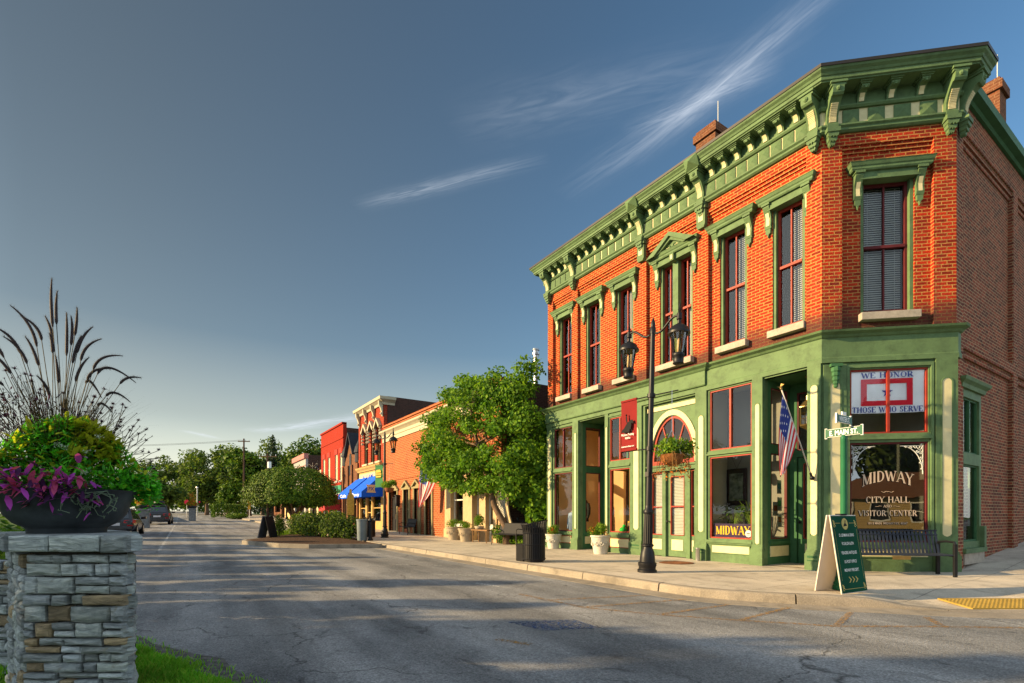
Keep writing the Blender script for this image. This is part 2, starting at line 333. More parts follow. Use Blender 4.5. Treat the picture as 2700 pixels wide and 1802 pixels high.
# ================================================================ SETTING: ground, road, pavement
def asphalt():
    m, t, b = pbr('asphalt'); c = N(t, 'ShaderNodeTexCoord')
    n1 = N(t, 'ShaderNodeTexNoise'); n1.inputs['Scale'].default_value = .5; n1.inputs['Detail'].default_value = 6; n1.inputs['Roughness'].default_value = .62
    mp = N(t, 'ShaderNodeMapping'); mp.inputs['Scale'].default_value = (.7, 1.5, 1); mp.inputs['Rotation'].default_value = (0, 0, R(15)); t.links.new(c.outputs['Object'], mp.inputs[0]); t.links.new(mp.outputs[0], n1.inputs['Vector'])
    r1 = ramp(t, [(.33, (.125, .128, .132)), (.5, (.215, .215, .215)), (.7, (.275, .27, .262))]); t.links.new(n1.outputs['Fac'], r1.inputs[0])
    v = N(t, 'ShaderNodeTexVoronoi'); v.inputs['Scale'].default_value = 75; t.links.new(c.outputs['Object'], v.inputs['Vector'])
    rv = ramp(t, [(.0, .45), (.5, 1.0), (1., 1.7)]); t.links.new(v.outputs['Color'], rv.inputs[0])
    out = mixc(t, .75, r1.outputs[0], rv.outputs[0], 'MULTIPLY')
    # dark tar stains and fine cracks with a shape of their own
    n2 = N(t, 'ShaderNodeTexNoise'); n2.inputs['Scale'].default_value = 1.8; n2.inputs['Detail'].default_value = 7; n2.inputs['Roughness'].default_value = .7; n2.inputs['Distortion'].default_value = .6
    t.links.new(mp.outputs[0], n2.inputs['Vector']); r2 = ramp(t, [(.6, 0.), (.7, .75)]); t.links.new(n2.outputs['Fac'], r2.inputs[0])
    out = mixc(t, r2.outputs[0], out, (.05, .05, .052))
    nd = N(t, 'ShaderNodeTexNoise'); nd.inputs['Scale'].default_value = 1.1; nd.inputs['Detail'].default_value = 6; t.links.new(c.outputs['Object'], nd.inputs['Vector'])
    va = N(t, 'ShaderNodeVectorMath', operation='MULTIPLY_ADD'); t.links.new(nd.outputs['Color'], va.inputs[0]); va.inputs[1].default_value = (1.6, 1.6, 0); t.links.new(c.outputs['Object'], va.inputs[2])
    vc = N(t, 'ShaderNodeTexVoronoi', feature='DISTANCE_TO_EDGE'); vc.inputs['Scale'].default_value = .34; t.links.new(va.outputs[0], vc.inputs['Vector'])
    rc = ramp(t, [(.0, .8), (.006, 0.)]); t.links.new(vc.outputs['Distance'], rc.inputs[0])
    r5 = ramp(t, [(.42, 0.), (.52, 1.)]); t.links.new(n1.outputs['Fac'], r5.inputs[0])
    out = mixc(t, math_n(t, 'MULTIPLY', rc.outputs[0], r5.outputs[0]), out, (.03, .03, .03))
    ml = N(t, 'ShaderNodeMapping'); ml.inputs['Scale'].default_value = (.05, .9, 1); t.links.new(c.outputs['Object'], ml.inputs[0]); nl = N(t, 'ShaderNodeTexNoise'); nl.inputs['Scale'].default_value = 1.6; nl.inputs['Detail'].default_value = 5; t.links.new(ml.outputs[0], nl.inputs['Vector'])
    rl = ramp(t, [(.35, .68), (.62, 1.12)]); t.links.new(nl.outputs['Fac'], rl.inputs[0]); out = mixc(t, 1., out, rl.outputs[0], 'MULTIPLY')      # polished wheel lanes along the street
    t.links.new(out, b.inputs['Base Color']); b.inputs['Roughness'].default_value = .9; b.inputs['Specular IOR Level'].default_value = .12
    bp = N(t, 'ShaderNodeBump'); bp.inputs['Strength'].default_value = .6; bp.inputs['Distance'].default_value = .01
    t.links.new(v.outputs['Distance'], bp.inputs['Height']); t.links.new(bp.outputs[0], b.inputs['Normal'])
    return m
ASPH = asphalt()
def concrete(name, col, joint=1.55, jx=True):
    m, t, b = pbr(name); c = N(t, 'ShaderNodeTexCoord')
    n = N(t, 'ShaderNodeTexNoise'); n.inputs['Scale'].default_value = .9; n.inputs['Detail'].default_value = 8; n.inputs['Roughness'].default_value = .65; t.links.new(c.outputs['Object'], n.inputs['Vector'])
    r = ramp(t, [(.3, tuple(x * .62 for x in col)), (.5, col), (.72, tuple(x * 1.2 for x in col))]); t.links.new(n.outputs['Fac'], r.inputs[0])
    n2 = N(t, 'ShaderNodeTexNoise'); n2.inputs['Scale'].default_value = 60; t.links.new(c.outputs['Object'], n2.inputs['Vector'])
    r2 = ramp(t, [(.3, .8), (.7, 1.2)]); t.links.new(n2.outputs['Fac'], r2.inputs[0]); out = mixc(t, 1., r.outputs[0], r2.outputs[0], 'MULTIPLY')
    n3 = N(t, 'ShaderNodeTexNoise'); n3.inputs['Scale'].default_value = 3.5; n3.inputs['Detail'].default_value = 6; t.links.new(c.outputs['Object'], n3.inputs['Vector'])
    r3 = ramp(t, [(.55, 0.), (.72, .65)]); t.links.new(n3.outputs['Fac'], r3.inputs[0]); out = mixc(t, r3.outputs[0], out, tuple(x * .45 for x in col))
    if jx:
        k = N(t, 'ShaderNodeTexBrick'); k.offset = 0; t.links.new(c.outputs['UV'], k.inputs['Vector']); k.inputs['Scale'].default_value = 1
        k.inputs['Brick Width'].default_value = joint; k.inputs['Row Height'].default_value = joint; k.inputs['Mortar Size'].default_value = .008; k.inputs['Mortar Smooth'].default_value = .4
        out = mixc(t, math_n(t, 'MULTIPLY', k.outputs['Fac'], .7), out, (.05, .045, .04))
    t.links.new(out, b.inputs['Base Color']); b.inputs['Roughness'].default_value = .88
    bp = N(t, 'ShaderNodeBump'); bp.inputs['Strength'].default_value = .25; bp.inputs['Distance'].default_value = .01; t.links.new(n2.outputs['Fac'], bp.inputs['Height']); t.links.new(bp.outputs[0], b.inputs['Normal'])
    return m
CONC = concrete('pavement_concrete', (.43, .37, .29)); KERBM = concrete('kerb_concrete', (.23, .195, .15), jx=False)
SOIL = mat('mulch', (.07, .04, .025), .95, .4, 9., bump=.6, bscale=50)
def paint(name, col, wear):
    m = mat(name, col, .8, .12, 3.); t = m.node_tree; b = t.nodes['Principled BSDF']; c = N(t, 'ShaderNodeTexCoord')
    n = N(t, 'ShaderNodeTexNoise'); n.inputs['Scale'].default_value = 22; n.inputs['Detail'].default_value = 8; n.inputs['Roughness'].default_value = .75; t.links.new(c.outputs['Object'], n.inputs['Vector'])
    r = ramp(t, [(wear - .1, 0.), (wear + .1, 1.)]); t.links.new(n.outputs['Fac'], r.inputs[0])
    tr = N(t, 'ShaderNodeBsdfTransparent'); ms = N(t, 'ShaderNodeMixShader'); t.links.new(r.outputs[0], ms.inputs[0]); t.links.new(tr.outputs[0], ms.inputs[1]); t.links.new(b.outputs[0], ms.inputs[2])
    t.links.new(ms.outputs[0], t.nodes['Material Output'].inputs['Surface']); return m
YEL = paint('worn_yellow_paint', (.34, .18, .045), .535); WHT = paint('worn_white_paint', (.5, .5, .48), .5); BLUEP = paint('worn_blue_paint', (.05, .09, .20), .56)
YELT = mat('tactile_yellow', (.30, .20, .045), .8, .12, 5.)
GRASSG = mat('turf', (.035, .075, .012), .9, .45, 1.2, bump=.5, bscale=60)

def edge(x):
    if x > -4.42: return .67 + .387 * (x + 4.42)
    if x > -7.3: return .67 + (x + 4.42) * .385
    return max(-3.6, -.44 + (x + 7.3) * .22)
# ground: one sheet to the horizon
g = MB(); xs = [-900, -500, -300, -200, -140, -100, -80, -60, -45, -35, -28, -20, -10, 0, 20, 60, 150, 400]; ys = [-500, -200, -80, -30, -10, 0, 12, 40, 120, 400]
vs = [(x, y, zr(max(x, -160)) - .21) for x in xs for y in ys]; n = len(ys)
g.add(vs, [(i * n + j, (i + 1) * n + j, (i + 1) * n + j + 1, i * n + j + 1) for i in range(len(xs) - 1) for j in range(n - 1)])
struct(g.build('ground', GRASSG))
# carriageway
g = MB(); xs = [-220, -160, -130, -100, -80, -60, -50, -42, -36, -30, -26, -23, -20, -16, -12, -9, -7.3, -6, -5, -4.42, -3, -2, -1.1, 0, 2, 5, 9, 14]
rows = []
for x in xs:
    e = edge(min(x, 1.5)) if x < 3 else -6; top = 8.5 if x < -4.5 else (11.5 if x < -1.05 else 60)
    rows.append([(x, (e - .5) + (top - e + .5) * k / 6, zr(x) - .15) for k in range(7)])
for a, b in zip(rows, rows[1:]):
    for k in range(6): g.quad(a[k], b[k], b[k + 1], a[k + 1])
struct(g.build('road', ASPH))
# pavement and kerb
def cpath(far=-150):
    pts = []; x = far
    while x < -5.7: pts.append((x, 7.05)); x += (10 if x < -50 else 2.)
    return pts + [(-5.6, 7.05), (-5.2, 7.12), (-4.8, 7.27), (-4.4, 7.5), (-4.0, 7.76), (-3.6, 8.1), (-3.25, 8.4), (-2.9, 8.69), (-2.53, 8.99), (-2.2, 9.35), (-1.93, 9.69), (-1.6, 10.2), (-1.3, 10.75), (-1.1, 11.4), (-1.0, 12.2), (-1.0, 14), (-1, 17), (-1.0, 21), (-1.0, 40)]
KP = cpath()
def slope(y): return .085 * max(0., y - 13.3)
def dipf(x, y):           # how far the kerb is let down for the corner ramp
    d = math.hypot(x + 2.05, y - 9.55); return sm((1.95 - d) / 1.1)
def kz(x, y): return zr(x) + (slope(y) if y > 13.3 else 0) - .135 * dipf(x, y)
kb = MB(); KPROF = [(-.16, -.2), (-.16, .001), (-.03, .0), (-.008, -.012), (0, -.035), (.02, -.155), (.02, -.2)]
pts = []
for a, b in zip(KP, KP[1:]):
    L = math.dist(a, b); k = max(1, round(L / 2.0)) if a[0] > -60 else 1
    pts += [(a[0] + (b[0] - a[0]) * i / k, a[1] + (b[1] - a[1]) * i / k) for i in range(k)]
pts.append(KP[-1])
i = 0; rk = random.Random(3)
while i < len(pts) - 1:      # lengths of kerb with open joints
    seg = [pts[i]]; L = 0
    while i < len(pts) - 1 and L < 1.75: L += math.dist(pts[i], pts[i + 1]); i += 1; seg.append(pts[i])
    a, b = Vector(seg[0]), Vector(seg[1]); seg[0] = tuple(a + (b - a).normalized() * .012)
    a, b = Vector(seg[-1]), Vector(seg[-2]); seg[-1] = tuple(a + (b - a).normalized() * .012)
    j = rk.uniform(-.008, .008)
    kb.sweep(seg, [(o + j, z + j * .5) for o, z in KPROF], z=kz)
struct(kb.build('kerb', KERBM))
gt = MB(); gt.sweep(KP, [(.02, -.2), (.02, -.1405), (.42, -.1465), (.42, -.2)], z=lambda x, y: zr(x) + (slope(y) if y > 13.3 else 0)); struct(gt.build('gutter', KERBM))
pv = MB(); P = [Vector(p) for p in KP]; off = [.155, .5, .9, 1.3, 1.7]; grid = []
for i, p in enumerate(P):
    d0 = (p - P[max(i - 1, 0)]); d1 = (P[min(i + 1, len(P) - 1)] - p); d = (d0.normalized() + d1.normalized()).normalized(); nn = Vector((-d.y, d.x))
    row = []
    for o in off:
        q = p + nn * o; row.append((q.x, q.y, zr(q.x) + (slope(q.y) if q.y > 13.3 else 0) - .135 * dipf(p.x, p.y) * sm(1 - (o - .3) / 1.4)))
    grid.append(row)
for a, b in zip(grid, grid[1:]):
    for k in range(len(off) - 1): pv.quad(a[k], b[k], b[k + 1], a[k + 1])
for a, b in zip(grid, grid[1:]):        # from the kerb zone back to the building line
    p, q = a[-1], b[-1]
    if q[0] <= -6: pv.quad(p, q, (q[0], 13.0, q[2]), (p[0], 13.0, p[2]))
last = [r[-1] for r in grid if r[-1][0] > -6.2]
ya = [r for r in last if r[1] > 12.9]; c0 = [r for r in last if r[1] <= 12.9]
for a, b in zip(c0, c0[1:]): pv.add([a, b, (-5.4, 13.0, 0)], [(0, 1, 2)])
fst = ya[0]; pv.add([c0[-1], fst, (-5.4, 13.0, 0)], [(0, 1, 2)])
pv.add([c0[0], (-5.4, 13., 0), (c0[0][0], 13., 0)], [(0, 1, 2)])
for a, b in zip(ya, ya[1:]): pv.quad(a, b, (-4.3, b[1], b[2]), (-4.3, a[1], a[2]))
pv.add([fst, (-4.3, fst[1], fst[2]), (-5.4, 13., 0)], [(0, 1, 2)])
struct(pv.build('pavement', CONC))
# tactile strip of the ramp: a yellow mat with truncated domes
tp = MB(); ta = Vector((-2.28, 9.52)); td = Vector((.56, .83)).normalized(); tn = Vector((-td.y, td.x))
def tz(q): return -.062
M4 = lambda s, o: ta + td * s + tn * o
for s in range(-2, 26):
    for o in range(0, 9):
        q = M4(s * .06, o * .06 + .04); tp.lathe([(.018, -.001), (.011, .006)], (q.x, q.y, 0), 6)
c4 = [M4(-.18, 0), M4(1.6, 0), M4(1.6, .6), M4(-.18, .6)]; tp.pxy([(q.x, q.y) for q in c4], -.02, 0)
tp.v = [(x, y, z - .118 + .075 * max(0, (Vector((x, y)) - ta).dot(tn)) ) for x, y, z in tp.v]
struct(tp.build('tactile_paving', YELT))
# road markings
rm = MB()
def line(a, b, wd=.08, m=0, z=-.146):
    a, b = Vector(a), Vector(b); d = (b - a).normalized(); nn = Vector((-d.y, d.x)) * wd / 2; k = max(1, int((b - a).length / 4))
    for i in range(k):
        p, q = a + (b - a) * i / k, a + (b - a) * (i + 1) / k
        rm.quad(*[(c.x, c.y, z + zr(c.x)) for c in (p - nn, q - nn, q + nn, p + nn)], m)
ML = [(-7.13, 4.85), (-5.57, 4.93), (-4.61, 5.42), (-3.79, 5.98), (-3.3, 6.39), (-2.96, 6.64), (-2.3, 7.6), (-1.68, 8.41), (-.6, 10)]
for a, b in zip(ML, ML[1:]): line(a, b)
for a, b in (((-6.35, 4.88), (-5.82, 6.59)), ((-5.57, 4.97), (-5.2, 6.73)), ((-4.61, 5.46), (-4.54, 6.89)), ((-3.79, 6.02), (-3.92, 7.43)), ((-2.96, 6.68), (-3.25, 7.74)), ((-2.26, 7.75), (-2.55, 8.21))): line(a, b, z=-.1425)
line((-4.67, 2.87), (-4.28, 3.06), wd=.09)
for x in (-10.6, -13.4, -16.2, -19.0):       # worn ends of the white bays by the far kerb
    line((x, 4.8), (x + 1.1, 5.9), .08, 1)
line((-8.78, 4.9), (-7.8, 5.08), .09, 1)
line((-22.5, -.6), (-60, -.2), .1, 1); line((-62, -.2), (-130, 0), .12, 1); line((-18.7, .9), (-16.9, 2.6), .09, 1)
rm.pxy([(-5.35, 3.45), (-4.7, 3.55), (-4.45, 4.2), (-5.0, 4.25)], -.146, -.1458, 2)
struct(rm.build('road_markings', [YEL, WHT, BLUEP]))
# planted island that juts into the road beyond the parking
IS = [(-20.2, 6.95), (-20.5, 6.3), (-21.3, 4.4), (-22.3, 3.5), (-24.9, 2.46), (-25.6, 2.6), (-26.6, 3.4), (-30, 4.2), (-34, 5.6), (-36, 6.95)]
isl = MB(); isl.sweep(IS, [(-.16, -.2), (-.16, .02), (-.03, .02), (0, -.01), (.02, -.155), (.02, -.2)], z=lambda x, y: zr(x)); struct(isl.build('island_kerb', KERBM))
isb = MB(); inner = []
for i, p in enumerate(IS):
    a = Vector(IS[max(i - 1, 0)]); b = Vector(IS[min(i + 1, len(IS) - 1)]); d = (b - a).normalized(); q = Vector(p) + Vector((-d.y, d.x)) * .15; inner.append((q.x, q.y, zr(q.x) + .012))
ctr = (-28, 5.9, zr(-28) + .12)
for a, b in zip(inner, inner[1:]): isb.add([a, b, ctr], [(0, 2, 1)])
struct(isb.build('planting_bed', SOIL))
yk = MB(); yk.pxy([(-22.1, 3.43), (-21.5, 4.02), (-21.43, 3.96), (-22.03, 3.37)], -.14, -.135); struct(yk.build('kerb_marking', YEL))
# grass verge in front, running down to the ragged edge of the asphalt
vg = MB(); rv = random.Random(8); xs = [-60, -40, -30, -22, -16, -12] + [-10 + .35 * i for i in range(36)]
prev = None
for x in xs:
    e = edge(x) + rv.uniform(-.1, .1); row = [(x, e, zr(x) - .146), (x, e - .34, zr(x) - .125), (x, e - .8, zr(x) - .07), (x, e - 3, zr(x) - .02), (x, e - 14, zr(x))]
    if prev:
        for k in range(4): vg.quad(prev[k + 1], row[k + 1], row[k], prev[k], 1 if k == 0 else 0)
    prev = row
struct(vg.build('grass_verge', [GRASSG, mat('dark_gravel', (.12, .115, .105), .95, .5, 14., bump=.7, bscale=70)]))
G1 = leaf('grass_blade', (.17, .40, .035), .4); G2 = leaf('grass_blade_dry', (.28, .42, .06), .4)
gb = MB(); rg = random.Random(5)
for i in range(26000):
    x = rg.uniform(-8.2, -3.1); o = abs(rg.gauss(0, 1)) * .9 + (.26 + .16 * math.sin(x * 5) * math.sin(x * 2.3 + 1) if rg.random() < .88 else 0)
    y = edge(x) - .05 - o
    if rg.random() < .5 and o < .25: continue
    h = rg.uniform(.025, .075) * (1 if o > .3 else .8); a = rg.uniform(0, 6.28); lx, ly = math.cos(a) * h * .55, math.sin(a) * h * .55; wx, wy = -math.sin(a) * .0035, math.cos(a) * .0035
    z = zr(x) - .146 + min(.126, .12 * o)
    gb.add([(x - wx, y - wy, z), (x + wx, y + wy, z), (x + lx * .4 + wx, y + ly * .4 + wy, z + h * .65), (x + lx, y + ly, z + h), (x + lx * .4 - wx, y + ly * .4 - wy, z + h * .65)], [(0, 1, 2, 3, 4)], 0 if rg.random() < .75 else 1)
struct(gb.build('grass', [G1, G2], uv=False), 'stuff')

# ================================================================ lettering
SER = {  # capitals as strokes x0,y0,x1,y1,weight (K thick, k thin) with serifs at the feet
 'A': (.86, [(.04, 0, .43, 1, 'k'), (.43, 1, .82, 0, 'K'), (.2, .36, .66, .36, 'k')], [(.04, 0), (.82, 0)]),
 'C': (.78, 'C', []), 'D': (.84, 'D', []), 'O': (.86, 'O', []), 'R': (.82, 'R', []), 'S': (.62, 'S', []),
 'E': (.70, [(.14, 0, .14, 1, 'K'), (.1, .98, .64, .98, 'k'), (.1, .52, .5, .52, 'k'), (.1, .02, .66, .02, 'k'), (.64, 1, .64, .78, 'k'), (.66, 0, .66, .24, 'k')], []),
 'H': (.90, [(.16, 0, .16, 1, 'K'), (.74, 0, .74, 1, 'K'), (.16, .52, .74, .52, 'k')], [(.16, 0), (.16, 1), (.74, 0), (.74, 1)]),
 'I': (.36, [(.18, 0, .18, 1, 'K')], [(.18, 0), (.18, 1)]),
 'L': (.70, [(.16, 0, .16, 1, 'K'), (.1, .02, .66, .02, 'k'), (.66, 0, .66, .26, 'k')], [(.16, 1)]),
 'M': (1.06, [(.14, 0, .14, 1, 'k'), (.14, 1, .53, .05, 'K'), (.53, .05, .9, 1, 'k'), (.9, 0, .9, 1, 'K')], [(.14, 0), (.9, 0), (.12, 1), (.92, 1)]),
 'N': (.90, [(.16, 0, .16, 1, 'k'), (.16, 1, .74, 0, 'K'), (.74, 0, .74, 1, 'k')], [(.16, 0), (.12, 1), (.74, 1)]),
 'T': (.78, [(.39, 0, .39, 1, 'K'), (.04, .98, .74, .98, 'k'), (.05, 1, .05, .76, 'k'), (.73, 1, .73, .76, 'k')], [(.39, 0)]),
 'V': (.84, [(.06, 1, .43, 0, 'K'), (.43, 0, .8, 1, 'k')], [(.06, 1), (.8, 1)]),
 'W': (1.16, [(.06, 1, .36, 0, 'K'), (.36, 0, .58, .9, 'k'), (.58, .9, .82, 0, 'K'), (.82, 0, 1.1, 1, 'k')], [(.06, 1), (1.1, 1)]),
 'Y': (.80, [(.06, 1, .4, .46, 'K'), (.4, .46, .76, 1, 'k'), (.4, 0, .4, .48, 'K')], [(.06, 1), (.76, 1), (.4, 0)])}
def serif(text, K=.17, k=.075, sp=.08):
    """list of (polygon points) for a line of serif capitals, cap height 1, and its width"""
    out = []; x = 0
    def st(x0, y0, x1, y1, w, ox):
        d = Vector((x1 - x0, y1 - y0)); l = d.length or 1; n = Vector((-d.y, d.x)) / l * w / 2
        if abs(d.x) > .1 and abs(d.y) > .5: n = Vector((w / 2, 0))
        out.append([(ox + x0 + n.x, y0 + n.y), (ox + x0 - n.x, y0 - n.y), (ox + x1 - n.x, y1 - n.y), (ox + x1 + n.x, y1 + n.y)])
    def arc(cx, cy, rx, ry, a0, a1, ox, n=12):
        p = []
        for i in range(n + 1):
            a = R(a0 + (a1 - a0) * i / n); wd = k + (K - k) * abs(math.cos(a)); c, s = math.cos(a), math.sin(a); p.append(((ox + cx + rx * c, cy + ry * s), (ox + cx + (rx - wd) * c, cy + (ry - k) * s)))
        for a, b in zip(p, p[1:]): out.append([a[0], b[0], b[1], a[1]])
    for ch in text:
        if ch == ' ': x += .5; continue
        w, ss, feet = SER[ch]
        if isinstance(ss, str):
            if ss == 'C': arc(.44, .5, .4, .52, 48, 312, x, 16); st(.70, .98, .70, .7, k, x)
            if ss == 'O': arc(.43, .5, .41, .52, 0, 360, x, 20)
            if ss == 'D': st(.16, 0, .16, 1, K, x); arc(.34, .5, .46, .5, -90, 90, x, 12); st(.06, .98, .36, .98, k, x); st(.06, .02, .36, .02, k, x)
            if ss == 'R': st(.16, 0, .16, 1, K, x); arc(.36, .74, .34, .26, -90, 90, x, 10); st(.06, .98, .38, .98, k, x); st(.16, .5, .38, .5, k, x); st(.4, .5, .74, 0, K, x); st(.04, .02, .3, .02, k, x); st(.66, .02, .84, .02, k, x)
            if ss == 'S': arc(.31, .75, .25, .27, 30, 270, x, 10); arc(.31, .25, .27, .27, 90, -150, x, 10); st(.54, .98, .54, .74, k, x); st(.06, .02, .06, .28, k, x)
        else:
            for a, b, c, d, q in ss: st(a, b, c, d, K if q == 'K' else k, x)
            for fx, fy in feet: st(fx - .14, fy - .03 if fy else .03, fx + .14, fy - .03 if fy else .03, .06, x)
        x += w + sp
    return out, x - sp
def put_serif(mb, text, cx, z, h, y, m=0, width=None, arch=0., K=.17):
    P, w = serif(text, K); s = (width / w) if width else h
    for i, p in enumerate(P):
        q = []
        for a, b in p:
            u = (a / w - .5) * 2; q.append((cx + (a - w / 2) * s, y - .0004 * (i % 5), z + b * h * (1 + arch * .35 * (u * u)) + arch * h * (1 - u * u)))
        mb.add(q, [tuple(range(len(q)))], m)
_FC = {}
def put_text(mb, text, cx, z, h, y, m=0, width=None, bold=.0):
    """plain lettering from the built-in font as a flat mesh in the x,z plane facing -y"""
    key = (text, bold)
    if key not in _FC:
        c = bpy.data.curves.new('t', 'FONT'); c.body = text; c.align_x = 'CENTER'; c.size = 1; c.offset = bold; c.resolution_u = 2
        o = bpy.data.objects.new('t', c); COL.objects.link(o); bpy.context.view_layer.update()
        dg = bpy.context.evaluated_depsgraph_get(); me = bpy.data.meshes.new_from_object(o.evaluated_get(dg))
        _FC[key] = ([tuple(v.co) for v in me.vertices], [tuple(p.vertices) for p in me.polygons])
        bpy.data.objects.remove(o); bpy.data.curves.remove(c); bpy.data.meshes.remove(me)
    vs, fs = _FC[key]; w = max(v[0] for v in vs) - min(v[0] for v in vs); sx = (width / w) if width else h / .7
    mb.add([(cx + a * sx, y, z + b * h / .7) for a, b, _ in vs], fs, m)

# ================================================================ CITY HALL on the corner
K0 = (-5.42, D); E0 = (-3.68, 13.47); XL = -15.1
CL = math.dist(K0, E0); CA = math.atan2(E0[1] - K0[1], E0[0] - K0[0])
FM = FR(0, D); FC = FR(*K0, CA); FS = FR(*E0, R(90))
hall = thing('corner_building', 'two storey red brick corner building with green shopfront and bracketed green cornice', 'building', (XL, D, 0))
HB = 30.0
WINS = [(-14.17, .36), (-12.73, .36), (-11.28, .36), (-9.33, .56), (-7.57, .37), (-6.19, .37)]
ZS, ZH = 5.5, 8.42
mb = MB(FM)
mb.wall(XL, K0[0], 5.0, 9.45, .1, [(c - w_, c + w_, ZS, ZH) for c, w_ in WINS], .25)
PIERS = [(XL, -14.8), (-13.72, -13.42), (-10.6, -10.32), (-8.54, -8.22), (-5.74, K0[0])]
for a, b in PIERS: mb.box(a, b, 0, .13, 5.0, 9.42)
for (a, b), (c, d) in zip(PIERS, PIERS[1:]):
    mb.box(b, c, 0, .13, 9.1, 9.42); mb.box(b, c, .035, .13, 9.03, 9.1); mb.box(b, c, .07, .13, 8.96, 9.03)
mb.M = FC
mb.wall(0, CL, 5.0, 9.45, .1, [(CL / 2 - .48, CL / 2 + .56, ZS, ZH)], .25)
mb.box(0, .4, 0, .13, 5.0, 9.42); mb.box(CL - .42, CL, 0, .13, 5.0, 9.42)
mb.box(.4, CL - .42, 0, .13, 9.1, 9.42); mb.box(.4, CL - .42, .035, .13, 9.03, 9.1); mb.box(.4, CL - .42, .07, .13, 8.96, 9.03)
mb.build('wall', BRICK, hall)
mb = MB(FM)      # left flank, above and below
mb.box(XL, XL + .25, .36, HB - D, 0, 9.6)
mb.build('flank_wall', BRICK_DK, hall)
# Winter Street side: brown brick with piers, corbelled panels
mb = MB(FS); LS = HB - E0[1]
mb.wall(0, LS, 0, 10.0, .1, [(.42, 1.74, .42, 4.0)], .3)
prs = [(0, .42)] + [(4.1 + 4.2 * i, 4.5 + 4.2 * i) for i in range(4)]
for a, b in prs: mb.box(a, b, 0, .13, 0 if a == 0 else .2, 10.0)
for (a, b), (c, d) in zip(prs, prs[1:]):
    mb.box(b, c, 0, .13, 9.35, 10.0); mb.box(b, c, .035, .13, 9.24, 9.35); mb.box(b, c, .07, .13, 9.13, 9.24)
    mb.box(b, c, 0, .13, 4.75, 5.0); mb.box(b, c, .05, .13, 4.6, 4.75)
mb.build('side_wall', BRICKS, hall)
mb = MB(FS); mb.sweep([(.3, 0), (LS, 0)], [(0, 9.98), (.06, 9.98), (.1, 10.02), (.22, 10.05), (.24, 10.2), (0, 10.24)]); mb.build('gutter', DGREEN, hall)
# inside: floors, ceilings and party walls that the glass shows
mb = MB()
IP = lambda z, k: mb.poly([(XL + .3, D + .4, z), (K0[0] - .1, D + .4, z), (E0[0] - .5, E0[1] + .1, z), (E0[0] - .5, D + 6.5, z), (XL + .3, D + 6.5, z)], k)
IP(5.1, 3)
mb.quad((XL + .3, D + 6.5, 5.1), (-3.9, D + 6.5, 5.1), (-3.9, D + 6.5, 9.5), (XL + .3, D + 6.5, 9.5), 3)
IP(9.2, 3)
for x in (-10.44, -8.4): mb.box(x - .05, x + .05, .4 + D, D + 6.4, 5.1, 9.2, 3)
mb.quad((-10.4, D + 6, .03), (-4.0, D + 6, .03), (-4.0, D + 2.9, .03), (-10.4, D + 2.9, .03), 2)
mb.quad((-10.4, D + .2, .02), (-6.72, D + .2, .02), (-6.72, D + 6, .02), (-10.4, D + 6, .02), 2)
mb.quad((-8.4, D + 3.4, 0), (-4.1, D + 3.4, 0), (-4.1, D + 3.4, 4.5), (-8.4, D + 3.4, 4.5), 0)
mb.quad((XL + .2, D + 3.0, 0), (-10.5, D + 3.0, 0), (-10.5, D + 3.0, 4.5), (XL + .2, D + 3.0, 4.5), 1)
mb.quad((XL + .28, D + .3, 0), (XL + .28, D + 3, 0), (XL + .28, D + 3, 4.5), (XL + .28, D + .3, 4.5), 1)
for x in (-10.45, -8.42): mb.box(x - .06, x + .06, D + .3, D + 3.4, 0, 4.5, 1 if x < -9 else 0)
IP(4.55, 0)
mb.quad((XL + .2, D + .12, 4.56), (K0[0] - .1, D + .12, 4.56), (K0[0] - .1, D + .45, 4.56), (XL + .2, D + .45, 4.56), 0)
mb.quad((XL + .2, D + .2, .015), (-13.3, D + .2, .015), (-13.3, D + 3, .015), (XL + .2, D + 3, .015), 2)
mb.quad((-12.05, D + .2, .015), (-10.5, D + .2, .015), (-10.5, D + 3, .015), (-12.05, D + 3, .015), 2)
mb.box(XL + .3, -13.34, D + .15, D + .95, .02, .58, 2); mb.box(-11.98, -10.52, D + .15, D + .95, .02, .58, 2)
mb.box(-8.3, -6.75, D + .15, D + .95, .02, .56, 0)
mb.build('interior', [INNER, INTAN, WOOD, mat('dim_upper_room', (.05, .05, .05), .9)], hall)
mb = MB(FC); mb.box(.12, CL - .3, .2, .9, .02, .56, 0); mb.build('window_bed', INNER, hall)
# roof
mb = MB(); q = [(XL, D + .1), (K0[0], D + .1), (E0[0] - .1, E0[1]), (E0[0] - .1, HB), (XL, HB)]
mb.pxy(q, 9.9, 10.15); mb.build('roof', ROOFM, hall)

# cornice: soffit and crown, a cream frieze with raised panels, a bracket of its own at each step
def ez(z):       # heights of the entablature courses
    T = [(8.0, 8.11), (9.25, 9.36), (9.42, 9.50), (9.80, 9.84), (9.89, 9.92), (10.2, 10.2), (12, 12)]
    for (a, b), (c, d) in zip(T, T[1:]):
        if a <= z <= c: return b + (d - b) * (z - a) / (c - a)
    return z
def elift(m):
    m.v = [(x, y, ez(z)) for x, y, z in m.v]; return m
CP = [(XL, D + .55), (XL, D), K0, E0, (E0[0], E0[1] + .35)]
cor = MB()
cor.sweep(CP, [(-.02, 9.25), (.05, 9.25), (.09, 9.29), (.09, 9.34), (.13, 9.38), (.13, 9.42), (-.02, 9.42)])
cor.sweep(CP, [(-.02, 9.80), (.09, 9.80), (.12, 9.84), (.12, 9.87), (.06, 9.89), (-.02, 9.89)])
cor.sweep(CP, [(-.02, 9.89), (.045, 9.89), (.045, 10.2), (-.02, 10.2)], 0)
def crown(path, dl): return path
